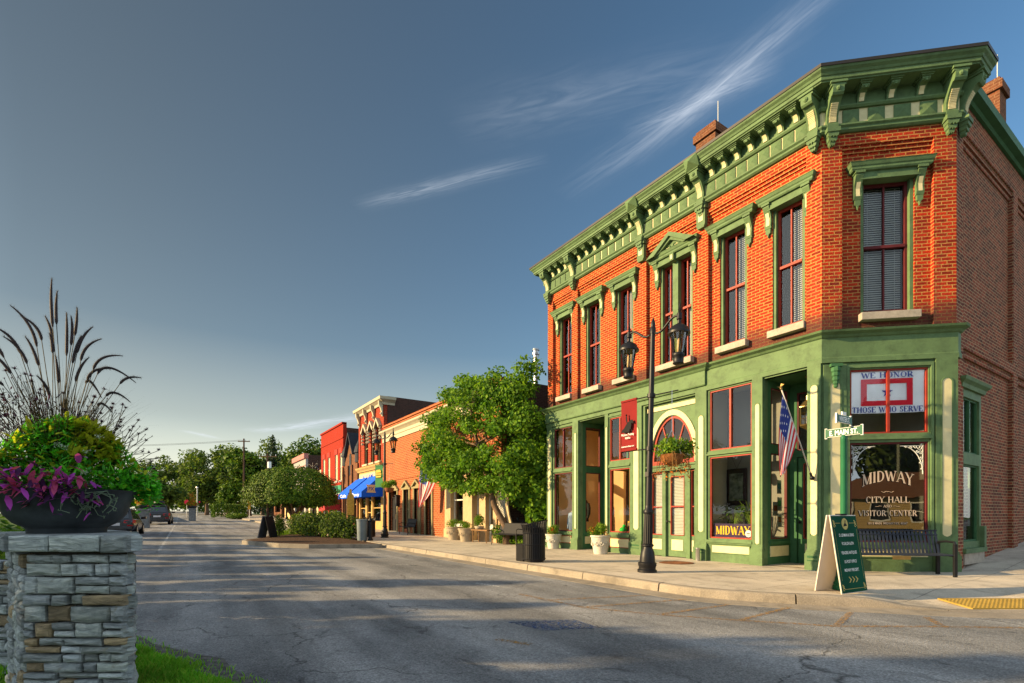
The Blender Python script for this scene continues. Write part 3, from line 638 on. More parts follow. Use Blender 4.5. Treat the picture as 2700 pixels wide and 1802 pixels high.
CPc = [(XL + .10, D + .55), (XL + .10, D), K0, (E0[0] - .12, E0[1] - .12 * 1.09), (E0[0], E0[1] + .45)]
CPc[3] = (E0[0] + .0, E0[1])
cor.sweep(CPc, [(.0, 10.2), (.40, 10.2), (.40, 10.22), (.43, 10.235), (.43, 10.30), (.45, 10.31), (.47, 10.35), (.515, 10.39), (.53, 10.43), (.0, 10.43)])
cornice = elift(cor).build('cornice', GREEN, hall)
e = MB(); e.sweep(CPc, [(-.1, 10.43), (.545, 10.43), (.55, 10.49), (-.1, 10.52)]); e.build('roof_edge', DARKMETAL, cornice)
f = MB(); f.sweep(CP, [(-.02, 9.42), (.04, 9.42), (.04, 9.80), (-.02, 9.80)]); elift(f).build('frieze', CREAM, cornice)
def bracket_mesh(big):
    b = MB(); W = .11 if big else .075; o = .38 if big else .29; zb = 9.30 if big else 9.86; zt = 10.2; H = zt - zb
    if big: prof = [(0, 0), (.12, .0), (.16, .05), (.16, .12), (.13, .18), (.14, .30), (.20, .42), (.30, .55), (.42, .63), (.47, .62), (.52, .66), (.54, .74), (.54, .80), (0, .80)]
    else: prof = [(0, 0), (.06, .0), (.09, .05), (.11, .12), (.17, .19), (.25, .225), (.28, .215), (.32, .225), (.35, .25), (.36, .29), (0, .29)]
    prof = [(a * (.70 if big else .74), c) for a, c in prof]
    top = prof[-2][1]
    b.pyz([(-a, zb + c) for a, c in prof], -W, W)
    b.box(-W - .03, W + .03, -o - .0, 0.0, zb + top, zb + top + (H - top) * .5); b.box(-W - .05, W + .05, -o - .03, 0, zb + top + (H - top) * .5, zt)
    i0, i1 = (4, 7) if big else (2, 4)          # the cream reeded strip on the lower curve, the green scroll pendant above
    strip = prof[i0:i1 + 1]
    for (a, c), (a2, c2) in zip(strip, strip[1:]):
        k = 4 if big else 1
        for j in range(k):
            f0, f1 = j / k, (j + .72) / k if big else 1
            y0, z0, y1, z1 = a + (a2 - a) * f0, c + (c2 - c) * f0, a + (a2 - a) * f1, c + (c2 - c) * f1
            b.add([(-W * .62, -y0 - .012, zb + z0 - .006), (W * .62, -y0 - .012, zb + z0 - .006), (W * .62, -y1 - .012, zb + z1 - .006), (-W * .62, -y1 - .012, zb + z1 - .006),
                   (-W * .62, -y0 + .01, zb + z0), (W * .62, -y0 + .01, zb + z0), (W * .62, -y1 + .01, zb + z1), (-W * .62, -y1 + .01, zb + z1)],
                  [(0, 1, 2, 3), (0, 4, 5, 1), (1, 5, 6, 2), (2, 6, 7, 3), (3, 7, 4, 0)], 1)
    yy = -(prof[-3][0] - .005); zz = zb + prof[-3][1]
    b.ball((0, yy + .01, zz), W * .5, 0, 8, 5); b.pxz([(-.02, zz - .05), (.02, zz - .05), (.03, zz + .0), (-.03, zz + .0)], yy - .015, yy + .02)
    if big:   # leaf drop under the console
        b.box(-W - .02, W + .02, -.17, 0, 9.2, 9.3)
        for j, (wd, z0, z1, yo) in enumerate(((.11, 9.1, 9.2, .15), (.09, 9.02, 9.12, .12), (.06, 8.95, 9.04, .09))):
            b.pxz([(-wd, z1), (-wd * .9, z0 + .03), (-wd * .5, z0), (-wd * .2, z0 + .03), (0, z0 - .01), (wd * .2, z0 + .03), (wd * .5, z0), (wd * .9, z0 + .03), (wd, z1)], -yo, 0)
    return elift(b).mesh('cornice_bracket', [GREEN, CREAM])
BBIG, BSML = bracket_mesh(True), bracket_mesh(False)
pn = MB()
def panel_mesh(wd):
    b = MB(); y = -.04; z0, z1 = 9.45, 9.775
    vs = [(-wd, y, z0), (wd, y, z0), (wd, y, z1), (-wd, y, z1), (-wd, y - .022, z0), (wd, y - .022, z0), (wd, y - .022, z1), (-wd, y - .022, z1), (0, y - .06, (z0 + z1) / 2)]
    b.add(vs, [(0, 1, 5, 4), (1, 2, 6, 5), (2, 3, 7, 6), (3, 0, 4, 7), (4, 5, 8), (5, 6, 8), (6, 7, 8), (7, 4, 8)]); return elift(b).mesh('frieze_panel', GREEN)
PNM, PNC = panel_mesh(.125), panel_mesh(.16)
BIGX = [XL + .12, -13.57, -10.46, -8.38, K0[0] - .13]; NSM = [3, 7, 4, 7]; NPN = [4, 9, 6, 9]
for x in BIGX: inst('cornice_bracket', BBIG, cornice, FM @ Vector((x, -.03, 0)))
for (a, b), k, kp in zip(zip(BIGX, BIGX[1:]), NSM, NPN):
    for i in range(k): inst('cornice_bracket', BSML, cornice, FM @ Vector((a + (b - a) * (i + 1) / (k + 1), -.04, 0)))
    for i in range(kp): inst('frieze_panel', PNM, cornice, FM @ Vector((a + .13 + (b - a - .26) * (i + .5) / kp, 0, 0)))
for s in (.16, CL - .16): inst('cornice_bracket', BBIG, cornice, FC @ Vector((s, -.03, 0)), CA)
inst('cornice_bracket', BBIG, cornice, FS @ Vector((.14, -.03, 0)), R(90)); inst('cornice_bracket', BBIG, cornice, Vector((XL - .03, D + .2, 0)), R(-90))
for i in range(3): inst('cornice_bracket', BSML, cornice, FC @ Vector((.16 + (CL - .32) * (i + 1) / 4, -.04, 0)), CA)
for i in range(4): inst('frieze_panel', PNC, cornice, FC @ Vector((.3 + (CL - .6) * (i + .5) / 4, 0, 0)), CA)
for x in (-10.46, -8.38):       # pyramid blocks on the crown and inlaid drops on the two middle piers
    b = MB(FM); b.add([(x - .2, -.44, 10.17), (x + .2, -.44, 10.17), (x + .2, -.55, 10.45), (x - .2, -.55, 10.45), (x, -.62, 10.31), (x - .2, -.3, 10.17), (x + .2, -.3, 10.17), (x + .2, -.4, 10.46), (x - .2, -.4, 10.46)],
        [(0, 1, 4), (1, 2, 4), (2, 3, 4), (3, 0, 4), (0, 5, 6, 1), (1, 6, 7, 2), (2, 7, 8, 3), (3, 8, 5, 0)])
    b.build('crown_block', GREEN, cornice)
    b = MB(FM); b.box(x - .13, x + .13, -.1, .02, 8.72, 9.2); b.box(x - .16, x + .16, -.13, .02, 9.12, 9.25); b.pxz([(x - .13, 8.72), (x - .09, 8.64), (x + .09, 8.64), (x + .13, 8.72)], -.1, .02)
    b.box(x - .07, x + .07, -.107, -.09, 8.82, 9.06, 1); elift(b).build('pier_drop', [GREEN, CREAM], cornice)

# upper windows
def hood(M, c, hw, gable=False):
    b = MB(M); z = 8.42; W = hw + .1
    b.box(c - hw - .06, c + hw + .06, -.02, .12, z - .08, z + .1)
    pr = [(-.02, z + .08), (.13, z + .08), (.15, z + .11), (.15, z + .15), (.17, z + .17), (.19, z + .22), (.205, z + .24), (-.02, z + .27)]
    if not gable: b.sweep([(c - W, .12), (c - W, .06), (c + W, .06), (c + W, .12)], pr)
    else:
        b.sweep([(c - W, .12), (c - W, .06), (c + W, .06), (c + W, .12)], [(o, zz if i < 7 else z + .2) for i, (o, zz) in enumerate(pr)])
        for s in (-1, 1):
            for i, (d, t, y) in enumerate(((0, .1, -.22), (.1, .06, -.16))):
                b.add([(c + s * (W + .16 - d), y, z + .18 + d * .2), (c, y, z + .66 - d), (c, y, z + .56 - d - t * .2), (c + s * (W - .12 - d), y, z + .18 + d * .2)] + [(c + s * (W + .16 - d), .1, z + .18 + d * .2), (c, .1, z + .66 - d), (c, .1, z + .56 - d - t * .2), (c + s * (W - .12 - d), .1, z + .18 + d * .2)],
                      [(0, 1, 2, 3), (0, 4, 5, 1), (2, 6, 7, 3), (4, 7, 6, 5)])
        b.pxz([(c - W + .2, z + .19), (c + W - .2, z + .19), (c, z + .5)], -.07, .1)
        b.pxz([(c - W + .36, z + .215), (c + W - .36, z + .215), (c + .1, z + .36), (c + .16, z + .30), (c, z + .27), (c - .16, z + .30), (c - .1, z + .36)], -.078, -.06, 1)
        for s in (-1, 1): b.tube([(c + s * (.1 + .05 * math.cos(q * .7)), -.082, z + .29 + .05 * math.sin(q * .7)) for q in range(8)], .012, 4, 0)
        b.box(c - .07, c + .07, -.1, .08, z - .12, z + .08); b.box(c - .035, c + .035, -.107, -.09, z - .08, z + .04, 1)
    for s in (-1, 1):
        x = c + s * (W - .02); pf = [(0, -.48), (.05, -.47), (.07, -.40), (.055, -.30), (.06, -.2), (.11, -.08), (.15, 0), (.15, .09), (0, .09)]
        b.pyz([(.1 - a, z + d) for a, d in pf], x - .075, x + .075); b.box(x - .095, x + .095, -.08, .1, z + .04, z + .09)
        b.add([(x - .04, .03, z - .40), (x + .04, .03, z - .40), (x + .04, .04, z - .24), (x - .04, .04, z - .24), (x + .04, -.003, z - .12), (x - .04, -.003, z - .12)], [(0, 1, 2, 3), (3, 2, 4, 5)], 1)
        b.pxz([(x - .06, z - .48), (x - .055, z - .58), (x - .02, z - .6), (x, z - .68), (x + .02, z - .6), (x + .055, z - .58), (x + .06, z - .48)], .045, .1)
    return b
def upper_window(M, c, hw, kind, gable=False):
    b = MB(M)
    for s in (-1, 1): b.box(c + s * hw - (.07 if s > 0 else 0), c + s * hw + (.07 if s < 0 else 0), .13, .33, ZS, ZH)
    b.box(c - hw + .07, c + hw - .07, .13, .33, ZH - .07, ZH)
    if gable: b.box(c - .09, c + .09, .08, .33, ZS, ZH - .07)
    w_ = b.build('window', GREEN, hall)
    spans = [(c - hw + .07, c + hw - .07)] if not gable else [(c - hw + .07, c - .09), (c + .09, c + hw - .07)]
    for a, d in spans:
        s = MB(M); m_ = (a + d) / 2; zm = (ZS + ZH) / 2 + .02
        for x0, x1 in ((a, a + .05), (d - .05, d)): s.box(x0, x1, .22, .3, ZS + .02, ZH - .07)
        s.box(a + .05, d - .05, .22, .3, ZS + .02, ZS + .12); s.box(a + .05, d - .05, .22, .3, ZH - .13, ZH - .07); s.box(a + .05, d - .05, .2, .3, zm - .03, zm + .03)
        s.box(m_ - .015, m_ + .015, .23, .29, ZS + .12, zm - .03); s.box(m_ - .015, m_ + .015, .23, .29, zm + .03, ZH - .13)
        s.build('sash', REDT if M is not FC else MAROON, w_)
        g_ = MB(M); g_.quad((a + .04, .26, ZS + .1), (d - .04, .26, ZS + .1), (d - .04, .26, ZH - .12), (a + .04, .26, ZH - .12)); g_.build('pane', GLASSU if M is not FC else GLASS, w_)
        if kind:
            bl = MB(M); x0, x1 = (m_, d - .06) if kind == 'half' else (a + .06, d - .06)
            if kind == 'shade': bl.box(m_ + .0, d - .06, .36, .37, ZS + .1, ZH - .1)
            else:
                z = ZS + .14
                while z < ZH - .12: bl.quad((x0, .35, z), (x1, .35, z), (x1, .368, z + .033), (x0, .368, z + .033)); z += .048
                for x in (x0 + .12, x1 - .12): bl.box(x - .004, x + .004, .345, .349, ZS + .12, ZH - .12)
            bl.build('blind', SHADE if kind == 'shade' else BLIND, w_)
    s = MB(M); s.box(c - hw - .05, c + hw + .05, -.06, .3, ZS - .16, ZS); s.build('sill', STONE_S, w_, bevel=.01)
    hood(M, c, hw, gable).build('hood', [GREEN, CREAM], w_)
for (c, hw), kd in zip(WINS, (None, None, 'shade', 'shade', 'half', 'half')): upper_window(FM, c, hw, kd, hw > .5)
upper_window(FC, CL / 2 + .04, .52, 'full')
# chimneys, rods
for cx, cy, zt, wd in ((-9.1, 13.0, 12.4, .32), (-4.15, 17.6, 12.3, .27), (-4.1, 20.6, 11.6, .25)):
    b = MB(); b.box(cx - wd, cx + wd, cy - wd, cy + wd, 10.0, zt - .32); b.box(cx - wd - .06, cx + wd + .06, cy - wd - .06, cy + wd + .06, zt - .32, zt - .1); b.box(cx - wd, cx + wd, cy - wd, cy + wd, zt - .1, zt)
    ch = b.build('chimney', BRICK_BR, hall); b = MB(); b.tube([(cx + wd * .6, cy, zt - .02), (cx + wd * .6, cy, zt + .75)], .012, 5); b.build('lightning_rod', WHITEP, ch)

# ---------------------------------------------------------------- shopfront
ZT = 4.46
mb = MB()
SP = [(XL, D + .3), (XL, D), K0, E0, (E0[0], E0[1] + .15)]
mb.sweep(SP, [(-.1, ZT), (.05, ZT), (.05, 4.56), (.035, 4.58), (.035, 4.98), (.07, 5.0), (.10, 5.04), (.18, 5.08), (.2, 5.12), (-.1, 5.16)])
mb.sweep([(XL, D + .2), (XL, D - .05), (-8.3, D - .05), (-8.3, D + .1)], [(-.02, 4.60), (.03, 4.60), (.045, 4.63), (.045, 4.97), (.08, 5.0), (.11, 5.04), (.19, 5.09), (.21, 5.13), (-.02, 5.17)])
fas = mb.build('fascia', GREEN, hall)
mb = MB(FM)
mb.wall(XL, K0[0], 0, ZT + .02, 0.0, [(-14.72, -13.7, .62, 2.72), (-14.72, -13.7, 2.9, 4.34), (-13.3, -12.03, -.02, 4.42), (-11.84, -10.98, .65, 2.66), (-11.84, -10.98, 2.92, 4.3),
    (-10.37, -8.62, -.02, 4.42), (-8.18, -7.02, .60, 2.70), (-8.18, -7.02, 2.87, 4.42), (-6.7, -5.71, -.02, 4.42)], .14)
mb.M = FC
mb.wall(0, CL, 0, ZT + .02, 0.0, [(.56, 2.06, .62, 2.74), (.56, 2.06, 2.93, 4.30)], .14)
front = mb.build('shopfront_wall', GREEN, hall)
# ledges, base panels
def ledge(M, boxes):
    m_ = MB(M)
    for q in boxes: m_.box(*q)
    m_.build('ledge', GREEN, hall)
for a, b, z in ((-14.75, -13.67, .52), (-11.87, -10.95, .53), (-8.24, -6.98, .5)): ledge(FM, [(a, b, -.07, .02, z, z + .06), (a, b, -.035, .02, z - .04, z)])
for a, b, z in ((-14.75, -13.67, 2.76), (-11.87, -10.95, 2.72), (-8.24, -6.98, 2.75)): ledge(FM, [(a, b, -.05, .02, z, z + .04), (a, b, -.025, .02, z + .04, z + .09)])
for a, b, z in ((-14.8, -13.64, 4.36), (-11.9, -10.92, 4.34)): ledge(FM, [(a, b, -.03, .02, z, z + .05)])
ledge(FC, [(.5, 2.12, -.07, .02, .5, .58)]); ledge(FC, [(.5, 2.12, -.05, .02, 2.8, 2.85), (.5, 2.12, -.03, .02, 2.85, 2.9)])
mb = MB(FC); mb.box(.48, .53, -.04, .02, .6, 4.4); mb.box(2.09, 2.14, -.04, .02, .6, 4.4); mb.box(.53, 2.09, -.04, .02, 4.33, 4.4); mb.build('window_casing', GREEN, hall)
def base_panel(M, a, b, z0, z1, red=True, y=0.):
    m_ = MB(M); m_.box(a + .02, b - .02, y - .016, y + .01, z0 + .02, z1 - .02, 0)
    for q in ((a, b, z0, z0 + .02), (a, b, z1 - .02, z1), (a, a + .02, z0 + .02, z1 - .02), (b - .02, b, z0 + .02, z1 - .02)): m_.box(q[0], q[1], y - .024, y + .01, q[2], q[3], 1)
    return m_.build('base_panel', [CREAM, REDT if red else GREEN], hall)
base_panel(FM, -14.65, -13.72, .2, .47); base_panel(FM, -11.82, -10.98, .17, .47); base_panel(FM, -8.12, -7.05, .22, .44, False); base_panel(FC, .56, 2.06, .3, .5, False)
# pilasters with rounded cream inlays, capitals and plinths
def pilaster(M, a, b, top=4.46, z0=.72, z1=4.0, p=.05, wi=.5):
    m_ = MB(M); m_.box(a, b, -p, .02, .42, top)
    m_.box(a - .03, b + .03, -p - .06, .02, 0, .36); m_.box(a - .02, b + .02, -p - .04, .02, .36, .40); m_.box(a - .01, b + .01, -p - .02, .02, .40, .44)
    w_ = (b - a) * wi / 2; c = (a + b) / 2
    for s in (-1, 1): m_.box(c + s * (w_ + .015) - .012, c + s * (w_ + .015) + .012, -p - .012, -p + .01, z0, z1)
    ring = [(c + (w_ + .027) * math.cos(R(q)), z1 + (w_ + .027) * math.sin(R(q))) for q in range(0, 181, 20)] + [(c + (w_ + .003) * math.cos(R(q)), z1 + (w_ + .003) * math.sin(R(q))) for q in range(180, -1, -20)]
    for i in range(9): m_.pxz([ring[i], ring[i + 1], ring[18 - i], ring[19 - i]][::1], -p - .012, -p + .01)
    pl = m_.build('pilaster', GREEN, hall)
    n = MB(M); n.pxz([(c - w_, z0 + w_ * .7), (c - w_ * .6, z0 + .02), (c, z0), (c + w_ * .6, z0 + .02), (c + w_, z0 + w_ * .7), (c + w_, z1)] + [(c + w_ * math.cos(R(q)), z1 + w_ * math.sin(R(q))) for q in range(20, 161, 20)] + [(c - w_, z1)], -p - .004, -p + .01)
    n.build('inlay', CREAM, pl); return pl
pilaster(FM, -15.1, -14.8); pilaster(FM, -13.62, -13.32, p=.06, wi=.3); pilaster(FM, -12.03, -11.88, z0=.5, wi=.4, p=.04)
for a, b in ((-10.9, -10.46), (-8.58, -8.24)): 
    pl = pilaster(FM, a, b, z0=.75, z1=3.75, wi=.45)
pilaster(FM, -6.98, -6.72, z0=.5, z1=3.8, wi=.38); pl = pilaster(FM, -5.70, K0[0], z0=.75, z1=3.95, wi=.5)
pilaster(FC, .02, .47, z0=.75, z1=3.95, wi=.42, top=4.42); pilaster(FC, 2.17, CL, z0=.75, z1=3.95, wi=.42)
for a, b in ((-10.9, -10.46), (-8.58, -8.24), (-5.70, K0[0])):       # the founder's raised lettering on the iron plinths
    for j, (z, k) in enumerate(((.27, 9), (.2, 9))):
        m_ = MB(FM); m_.box(a + .03, b - .03, -.1125, -.108, z - .006, z - .001)
        for i in range(k):
            x = a + .03 + (b - a - .06) * i / k; m_.box(x, x + (b - a) * .06, -.118, -.108, z, z + (.045 if j == 0 else .02))
        m_.build('cast_lettering', DGREEN, hall)
m_ = MB(FC)          # carved head at the top of the corner pilaster
for z, r in ((4.30, .1), (4.2, .085), (4.1, .075), (4.02, .06), (3.95, .045)): m_.ball((.245, -.07, z), r, 0, 8, 5)
m_.box(.13, .36, -.14, .0, 4.36, 4.42); m_.build('carved_bracket', DGREEN, hall)

def shop_window(M, x0, x1, z0, z1, y=.06, div=0, red=REDT, gl=None, name='shop_window', t=.035):
    m_ = MB(M)
    m_.box(x0, x0 + t, y - .035, y + .03, z0, z1); m_.box(x1 - t, x1, y - .035, y + .03, z0, z1); m_.box(x0 + t, x1 - t, y - .035, y + .03, z0, z0 + t); m_.box(x0 + t, x1 - t, y - .035, y + .03, z1 - t, z1)
    for i in range(div):
        x = x0 + (x1 - x0) * (i + 1) / (div + 1); m_.box(x - .025, x + .025, y - .045, y + .03, z0 + t, z1 - t)
    w_ = m_.build(name, red, hall)
    g_ = MB(M); g_.quad((x0 + .01, y, z0 + .01), (x1 - .01, y, z0 + .01), (x1 - .01, y, z1 - .01), (x0 + .01, y, z1 - .01)); g_.build('pane', gl or GLASS, w_)
    return w_
shop_window(FM, -14.72, -13.7, .62, 2.72, red=MAROON); shop_window(FM, -14.72, -13.7, 2.9, 4.34, div=1, red=MAROON)
shop_window(FM, -11.84, -10.98, .65, 2.66); shop_window(FM, -11.84, -10.98, 2.92, 4.3, div=1)
shop_window(FM, -8.18, -7.02, .60, 2.70); shop_window(FM, -8.18, -7.02, 2.87, 4.42, div=1)
cw = shop_window(FC, .56, 2.06, .62, 2.74, gl=GLASSC, red=MAROON); cu = shop_window(FC, .56, 2.06, 2.93, 4.30, div=1, gl=GLASSB)

# recessed doorways: flank walls with glass, ceiling, doors at the back
def recess(xa, xb, dep, tile, dname, glassx):
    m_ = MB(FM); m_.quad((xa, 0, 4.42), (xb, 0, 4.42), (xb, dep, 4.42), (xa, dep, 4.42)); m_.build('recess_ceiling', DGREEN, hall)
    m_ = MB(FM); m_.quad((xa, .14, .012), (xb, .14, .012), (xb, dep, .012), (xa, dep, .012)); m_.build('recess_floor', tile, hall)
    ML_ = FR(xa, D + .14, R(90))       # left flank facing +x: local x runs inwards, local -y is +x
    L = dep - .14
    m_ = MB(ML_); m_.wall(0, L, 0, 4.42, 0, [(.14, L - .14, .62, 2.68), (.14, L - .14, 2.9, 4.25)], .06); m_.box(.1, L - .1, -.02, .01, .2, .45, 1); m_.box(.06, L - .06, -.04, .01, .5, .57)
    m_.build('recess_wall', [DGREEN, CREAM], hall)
    shop_window(ML_, .14, L - .14, .62, 2.68, y=.03, red=MAROON, t=.025); shop_window(ML_, .14, L - .14, 2.9, 4.25, y=.03, red=MAROON, t=.025)
    MR_ = FR(xb, D + dep, R(-90))
    m_ = MB(MR_); m_.wall(0, L, 0, 4.42, 0, [(.14, L - .14, .62, 2.68), (.14, L - .14, 2.9, 4.25)], .06); m_.build('recess_wall', [DGREEN, CREAM], hall)
    shop_window(MR_, .14, L - .14, .62, 2.68, y=.03, red=MAROON, t=.025)
    B = FR(0, D + dep)
    d0 = xa + .16; d1 = xb - .06
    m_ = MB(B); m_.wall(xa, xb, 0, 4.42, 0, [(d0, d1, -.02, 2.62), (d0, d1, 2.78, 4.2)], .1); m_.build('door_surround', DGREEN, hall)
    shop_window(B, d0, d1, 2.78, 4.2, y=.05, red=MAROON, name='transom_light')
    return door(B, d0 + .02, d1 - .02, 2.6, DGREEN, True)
def door(M, a, b, top, paint_, mail, y=.04, blind=False):
    m_ = MB(M); st = .12
    m_.box(a, a + st, y, y + .05, .02, top); m_.box(b - st, b, y, y + .05, .02, top); m_.box(a + st, b - st, y, y + .05, top - .14, top); m_.box(a + st, b - st, y, y + .05, .02, .62)
    dr = m_.build('door', paint_, hall)
    m_ = MB(M)
    for q in ((a + st, a + st + .02, .62, top - .14), (b - st - .02, b - st, .62, top - .14), (a + st, b - st, .62, .64), (a + st, b - st, top - .16, top - .14)): m_.box(q[0], q[1], y - .008, y + .04, q[2], q[3])
    m_.build('glazing_bead', REDT, dr)
    m_ = MB(M); m_.quad((a + st, y + .025, .62), (b - st, y + .025, .62), (b - st, y + .025, top - .14), (a + st, y + .025, top - .14)); m_.build('pane', GLASS, dr)
    m_ = MB(M); m_.box(a + .16, b - .16, y - .012, y + .01, .2, .5); m_.build('kick_panel', CREAM, dr)
    if mail:
        m_ = MB(M); m_.box(a + .2, b - .2, y - .022, y - .008, .26, .42); m_.build('letter_plate', STEEL, dr)
    m_ = MB(M); m_.lathe([(.012, 0), (.012, .04), (.03, .05), (.034, .08), (.02, .1)], (0, 0, 0), 10); m_.v = [tuple(M @ Vector((a + .06 + p[0] - 0, y - (p[2]), 1.02 + p[1]))) for p in [tuple(M.inverted() @ Vector(v)) for v in m_.v]]
    m_.build('door_knob', BLACK, dr)
    return dr
STEEL = mat('brushed_steel', (.45, .45, .44), .35, .1, 10., metal=.9)
BRASS = mat('brass', (.35, .24, .09), .35, .15, 10., metal=.9)
recess(-13.3, -12.03, 1.1, CONC, 'shop', 0); recess(-6.7, -5.71, 1.15, CONC, 'office', 0)

# arched bay: elliptical fanlight over a door with sidelights
ca, rx, zsp, rz_ = -9.46, .72, 2.66, 1.32
def el(k, a, dz=0): return (ca + (rx + k) * math.cos(a), zsp + dz + (rz_ + k) * math.sin(a))
A = [math.pi * i / 28 for i in range(29)]
m_ = MB(FM); x0, x1, zt = -10.37, -8.62, 4.42
for a, b in zip(A, A[1:]):              # green spandrel from the arch to the square opening
    def out(t):
        c, s = math.cos(t), math.sin(t); k = min(((x1 - ca) / c) if c > 1e-6 else 1e9, ((x0 - ca) / c) if c < -1e-6 else 1e9, ((zt - zsp) / s) if s > 1e-6 else 1e9); return (ca + c * k, zsp + s * k)
    p, q, r_, s_ = el(.03, a), el(.03, b), out(b), out(a); m_.add([(v[0], .10, v[1]) for v in (p, s_, r_, q)], [(0, 1, 2, 3)])
    m_.add([(p[0], .10, p[1]), (q[0], .10, q[1]), (q[0], .22, q[1]), (p[0], .22, p[1])], [(0, 1, 2, 3)])
m_.box(x0, x1, .06, .3, 2.46, 2.62); m_.box(x0, x1, .02, .1, 2.58, 2.63)
for x in (x0, -9.83, -9.0, x1 - .12): m_.box(x, x + .12, .12, .3, 0, 2.46)
arch = m_.build('arched_surround', GREEN, hall)
m_ = MB(FM)
for a, b in zip(A, A[1:]): m_.pxz([el(.05, a), el(.20, a), el(.20, b), el(.05, b)], .07, .11)
m_.box(x0 + .02, x1 - .02, .07, .11, 4.22, 4.34); m_.build('arch_band', CREAM, arch)
m_ = MB(FM)
for a, b in zip(A, A[1:]): m_.pxz([el(-.04, a), el(.03, a), el(.03, b), el(-.04, b)], .13, .2)
for q in (28, 58, 90, 122, 152):
    c, s = math.cos(R(q)), math.sin(R(q)); p, e_ = Vector((ca + .0 * c, zsp)), Vector(el(-.03, R(q))); d = (e_ - p).normalized(); n = Vector((-d.y, d.x)) * .018
    m_.pxz([tuple(p - n), tuple(e_ - n), tuple(e_ + n), tuple(p + n)][::1], .14, .19)
m_.box(ca - rx, ca + rx, .12, .2, zsp - .04, zsp + .1); fan = m_.build('fanlight', REDT, hall)
m_ = MB(FM)
for a, b in zip(A, A[1:]): m_.add([(ca, .165, zsp), (el(0, a)[0], .165, el(0, a)[1]), (el(0, b)[0], .165, el(0, b)[1])], [(0, 1, 2)])
m_.build('pane', GLASS, fan)
dr = door(FM, -9.71, -9.0, 2.44, GREEN, False, y=.2)
m_ = MB(FM); m_.box(-9.59, -9.12, .195, .245, 1.42, 1.46); m_.build('lock_rail', REDT, dr)
def blinds(M, a, b, z0, z1, y, par):
    m_ = MB(M); z = z0
    while z < z1: m_.quad((a, y, z), (b, y, z), (b, y + .016, z + .034), (a, y + .016, z + .034)); z += .042
    return m_.build('blind', BLIND, par)
blinds(FM, -9.6, -9.11, .64, 2.3, .27, dr)
for a, b in ((-10.25, -9.83), (-8.88, -8.74)):
    w_ = shop_window(FM, a, b, .62, 2.44, y=.2, name='sidelight', t=.03); blinds(FM, a + .03, b - .03, .65, 2.4, .25, w_)
    m_ = MB(FM); m_.box(a + .03, b - .03, .18, .19, 1.42, 1.45); m_.build('rail', REDT, w_)
    m_ = MB(FM); m_.box(a, b, .17, .26, .02, .62); m_.box(a + .04, b - .04, .155, .172, .2, .5, 1); m_.build('sidelight_panel', [GREEN, CREAM], w_)
# Winter Street window
sw = shop_window(FS, .58, 1.62, .62, 2.3, y=.12, red=DGREEN); shop_window(FS, .58, 1.62, 2.55, 3.75, y=.12, div=1, red=DGREEN)
m_ = MB(FS); m_.wall(.42, 1.74, .36, 4.0, .04, [(.58, 1.62, .62, 2.3), (.58, 1.62, 2.55, 3.75)], .2); m_.sweep([(.36, .1), (.36, .03), (1.8, .03), (1.8, .1)], [(-.05, 3.92), (.04, 3.92), (.06, 4.0), (.12, 4.06), (.14, 4.12), (-.05, 4.16)]); m_.box(.38, 1.78, -.06, .1, .38, .48); m_.box(1.66, 1.8, -.04, .06, .48, .95)
m_.build('side_window_frame', GREEN, sw); m_ = MB(FS); m_.box(.44, 1.74, -.02, .14, .14, .38); m_.build('stone_sill', STONE_S, sw)

# ---------------------------------------------------------------- lettering and things in the windows
NAVY = mat('navy_print', (.04, .07, .36), .6, .05); LRED = mat('red_print', (.75, .03, .06), .6, .05); CLOTHW = mat('white_banner', (.93, .94, .96), .7, .05, 3., bump=.3, bscale=6)
GOLDL = mat('gold_leaf_letters', (.46, .36, .27), .4, .1); BLK = mat('letter_shadow', (.008, .007, .006), .6, 0)
for o_, mt, nm in ((.0, GOLDL, 'window_lettering'), (.012, BLK, 'letter_shade')):
    y = .052 if nm == 'window_lettering' else .055; cc = 1.31 - o_
    for ln in range(5):
        m_ = MB(FC)
        if ln == 0: put_serif(m_, 'MIDWAY', cc, 1.80 - o_, .22, y, width=.98, arch=.55, K=.2)
        if ln == 1: put_serif(m_, 'CITY HALL', cc, 1.46 - o_, .13, y, width=.84, K=.2)
        if ln == 2: put_serif(m_, 'AND', cc, 1.36 - o_, .055, y, width=.16)
        if ln == 3: put_serif(m_, 'VISITOR CENTER', cc, 1.18 - o_, .12, y, width=1.12, K=.2)
        if ln == 4: put_text(m_, '101 E MAIN  MIDWAY KY, 40347', cc, 1.0 - o_, .048, y, width=.76, bold=.01)
        m_.build(nm, mt, cw)
    m_ = MB(FC)
    for s in (-1, 1): m_.tube([(cc + s * (.11 + .02 * i), y, 1.385 - o_ + .008 * math.sin(i)) for i in range(7)], .003, 4); m_.tube([(cc + s * .02 * i, y, 1.69 - o_ + .012 * math.sin(i * 1.3)) for i in range(7)], .004, 4)
    m_.build('letter_flourish', mt, cw)
ETCH = mat('etched_white', (.5, .52, .5), .6, .05)
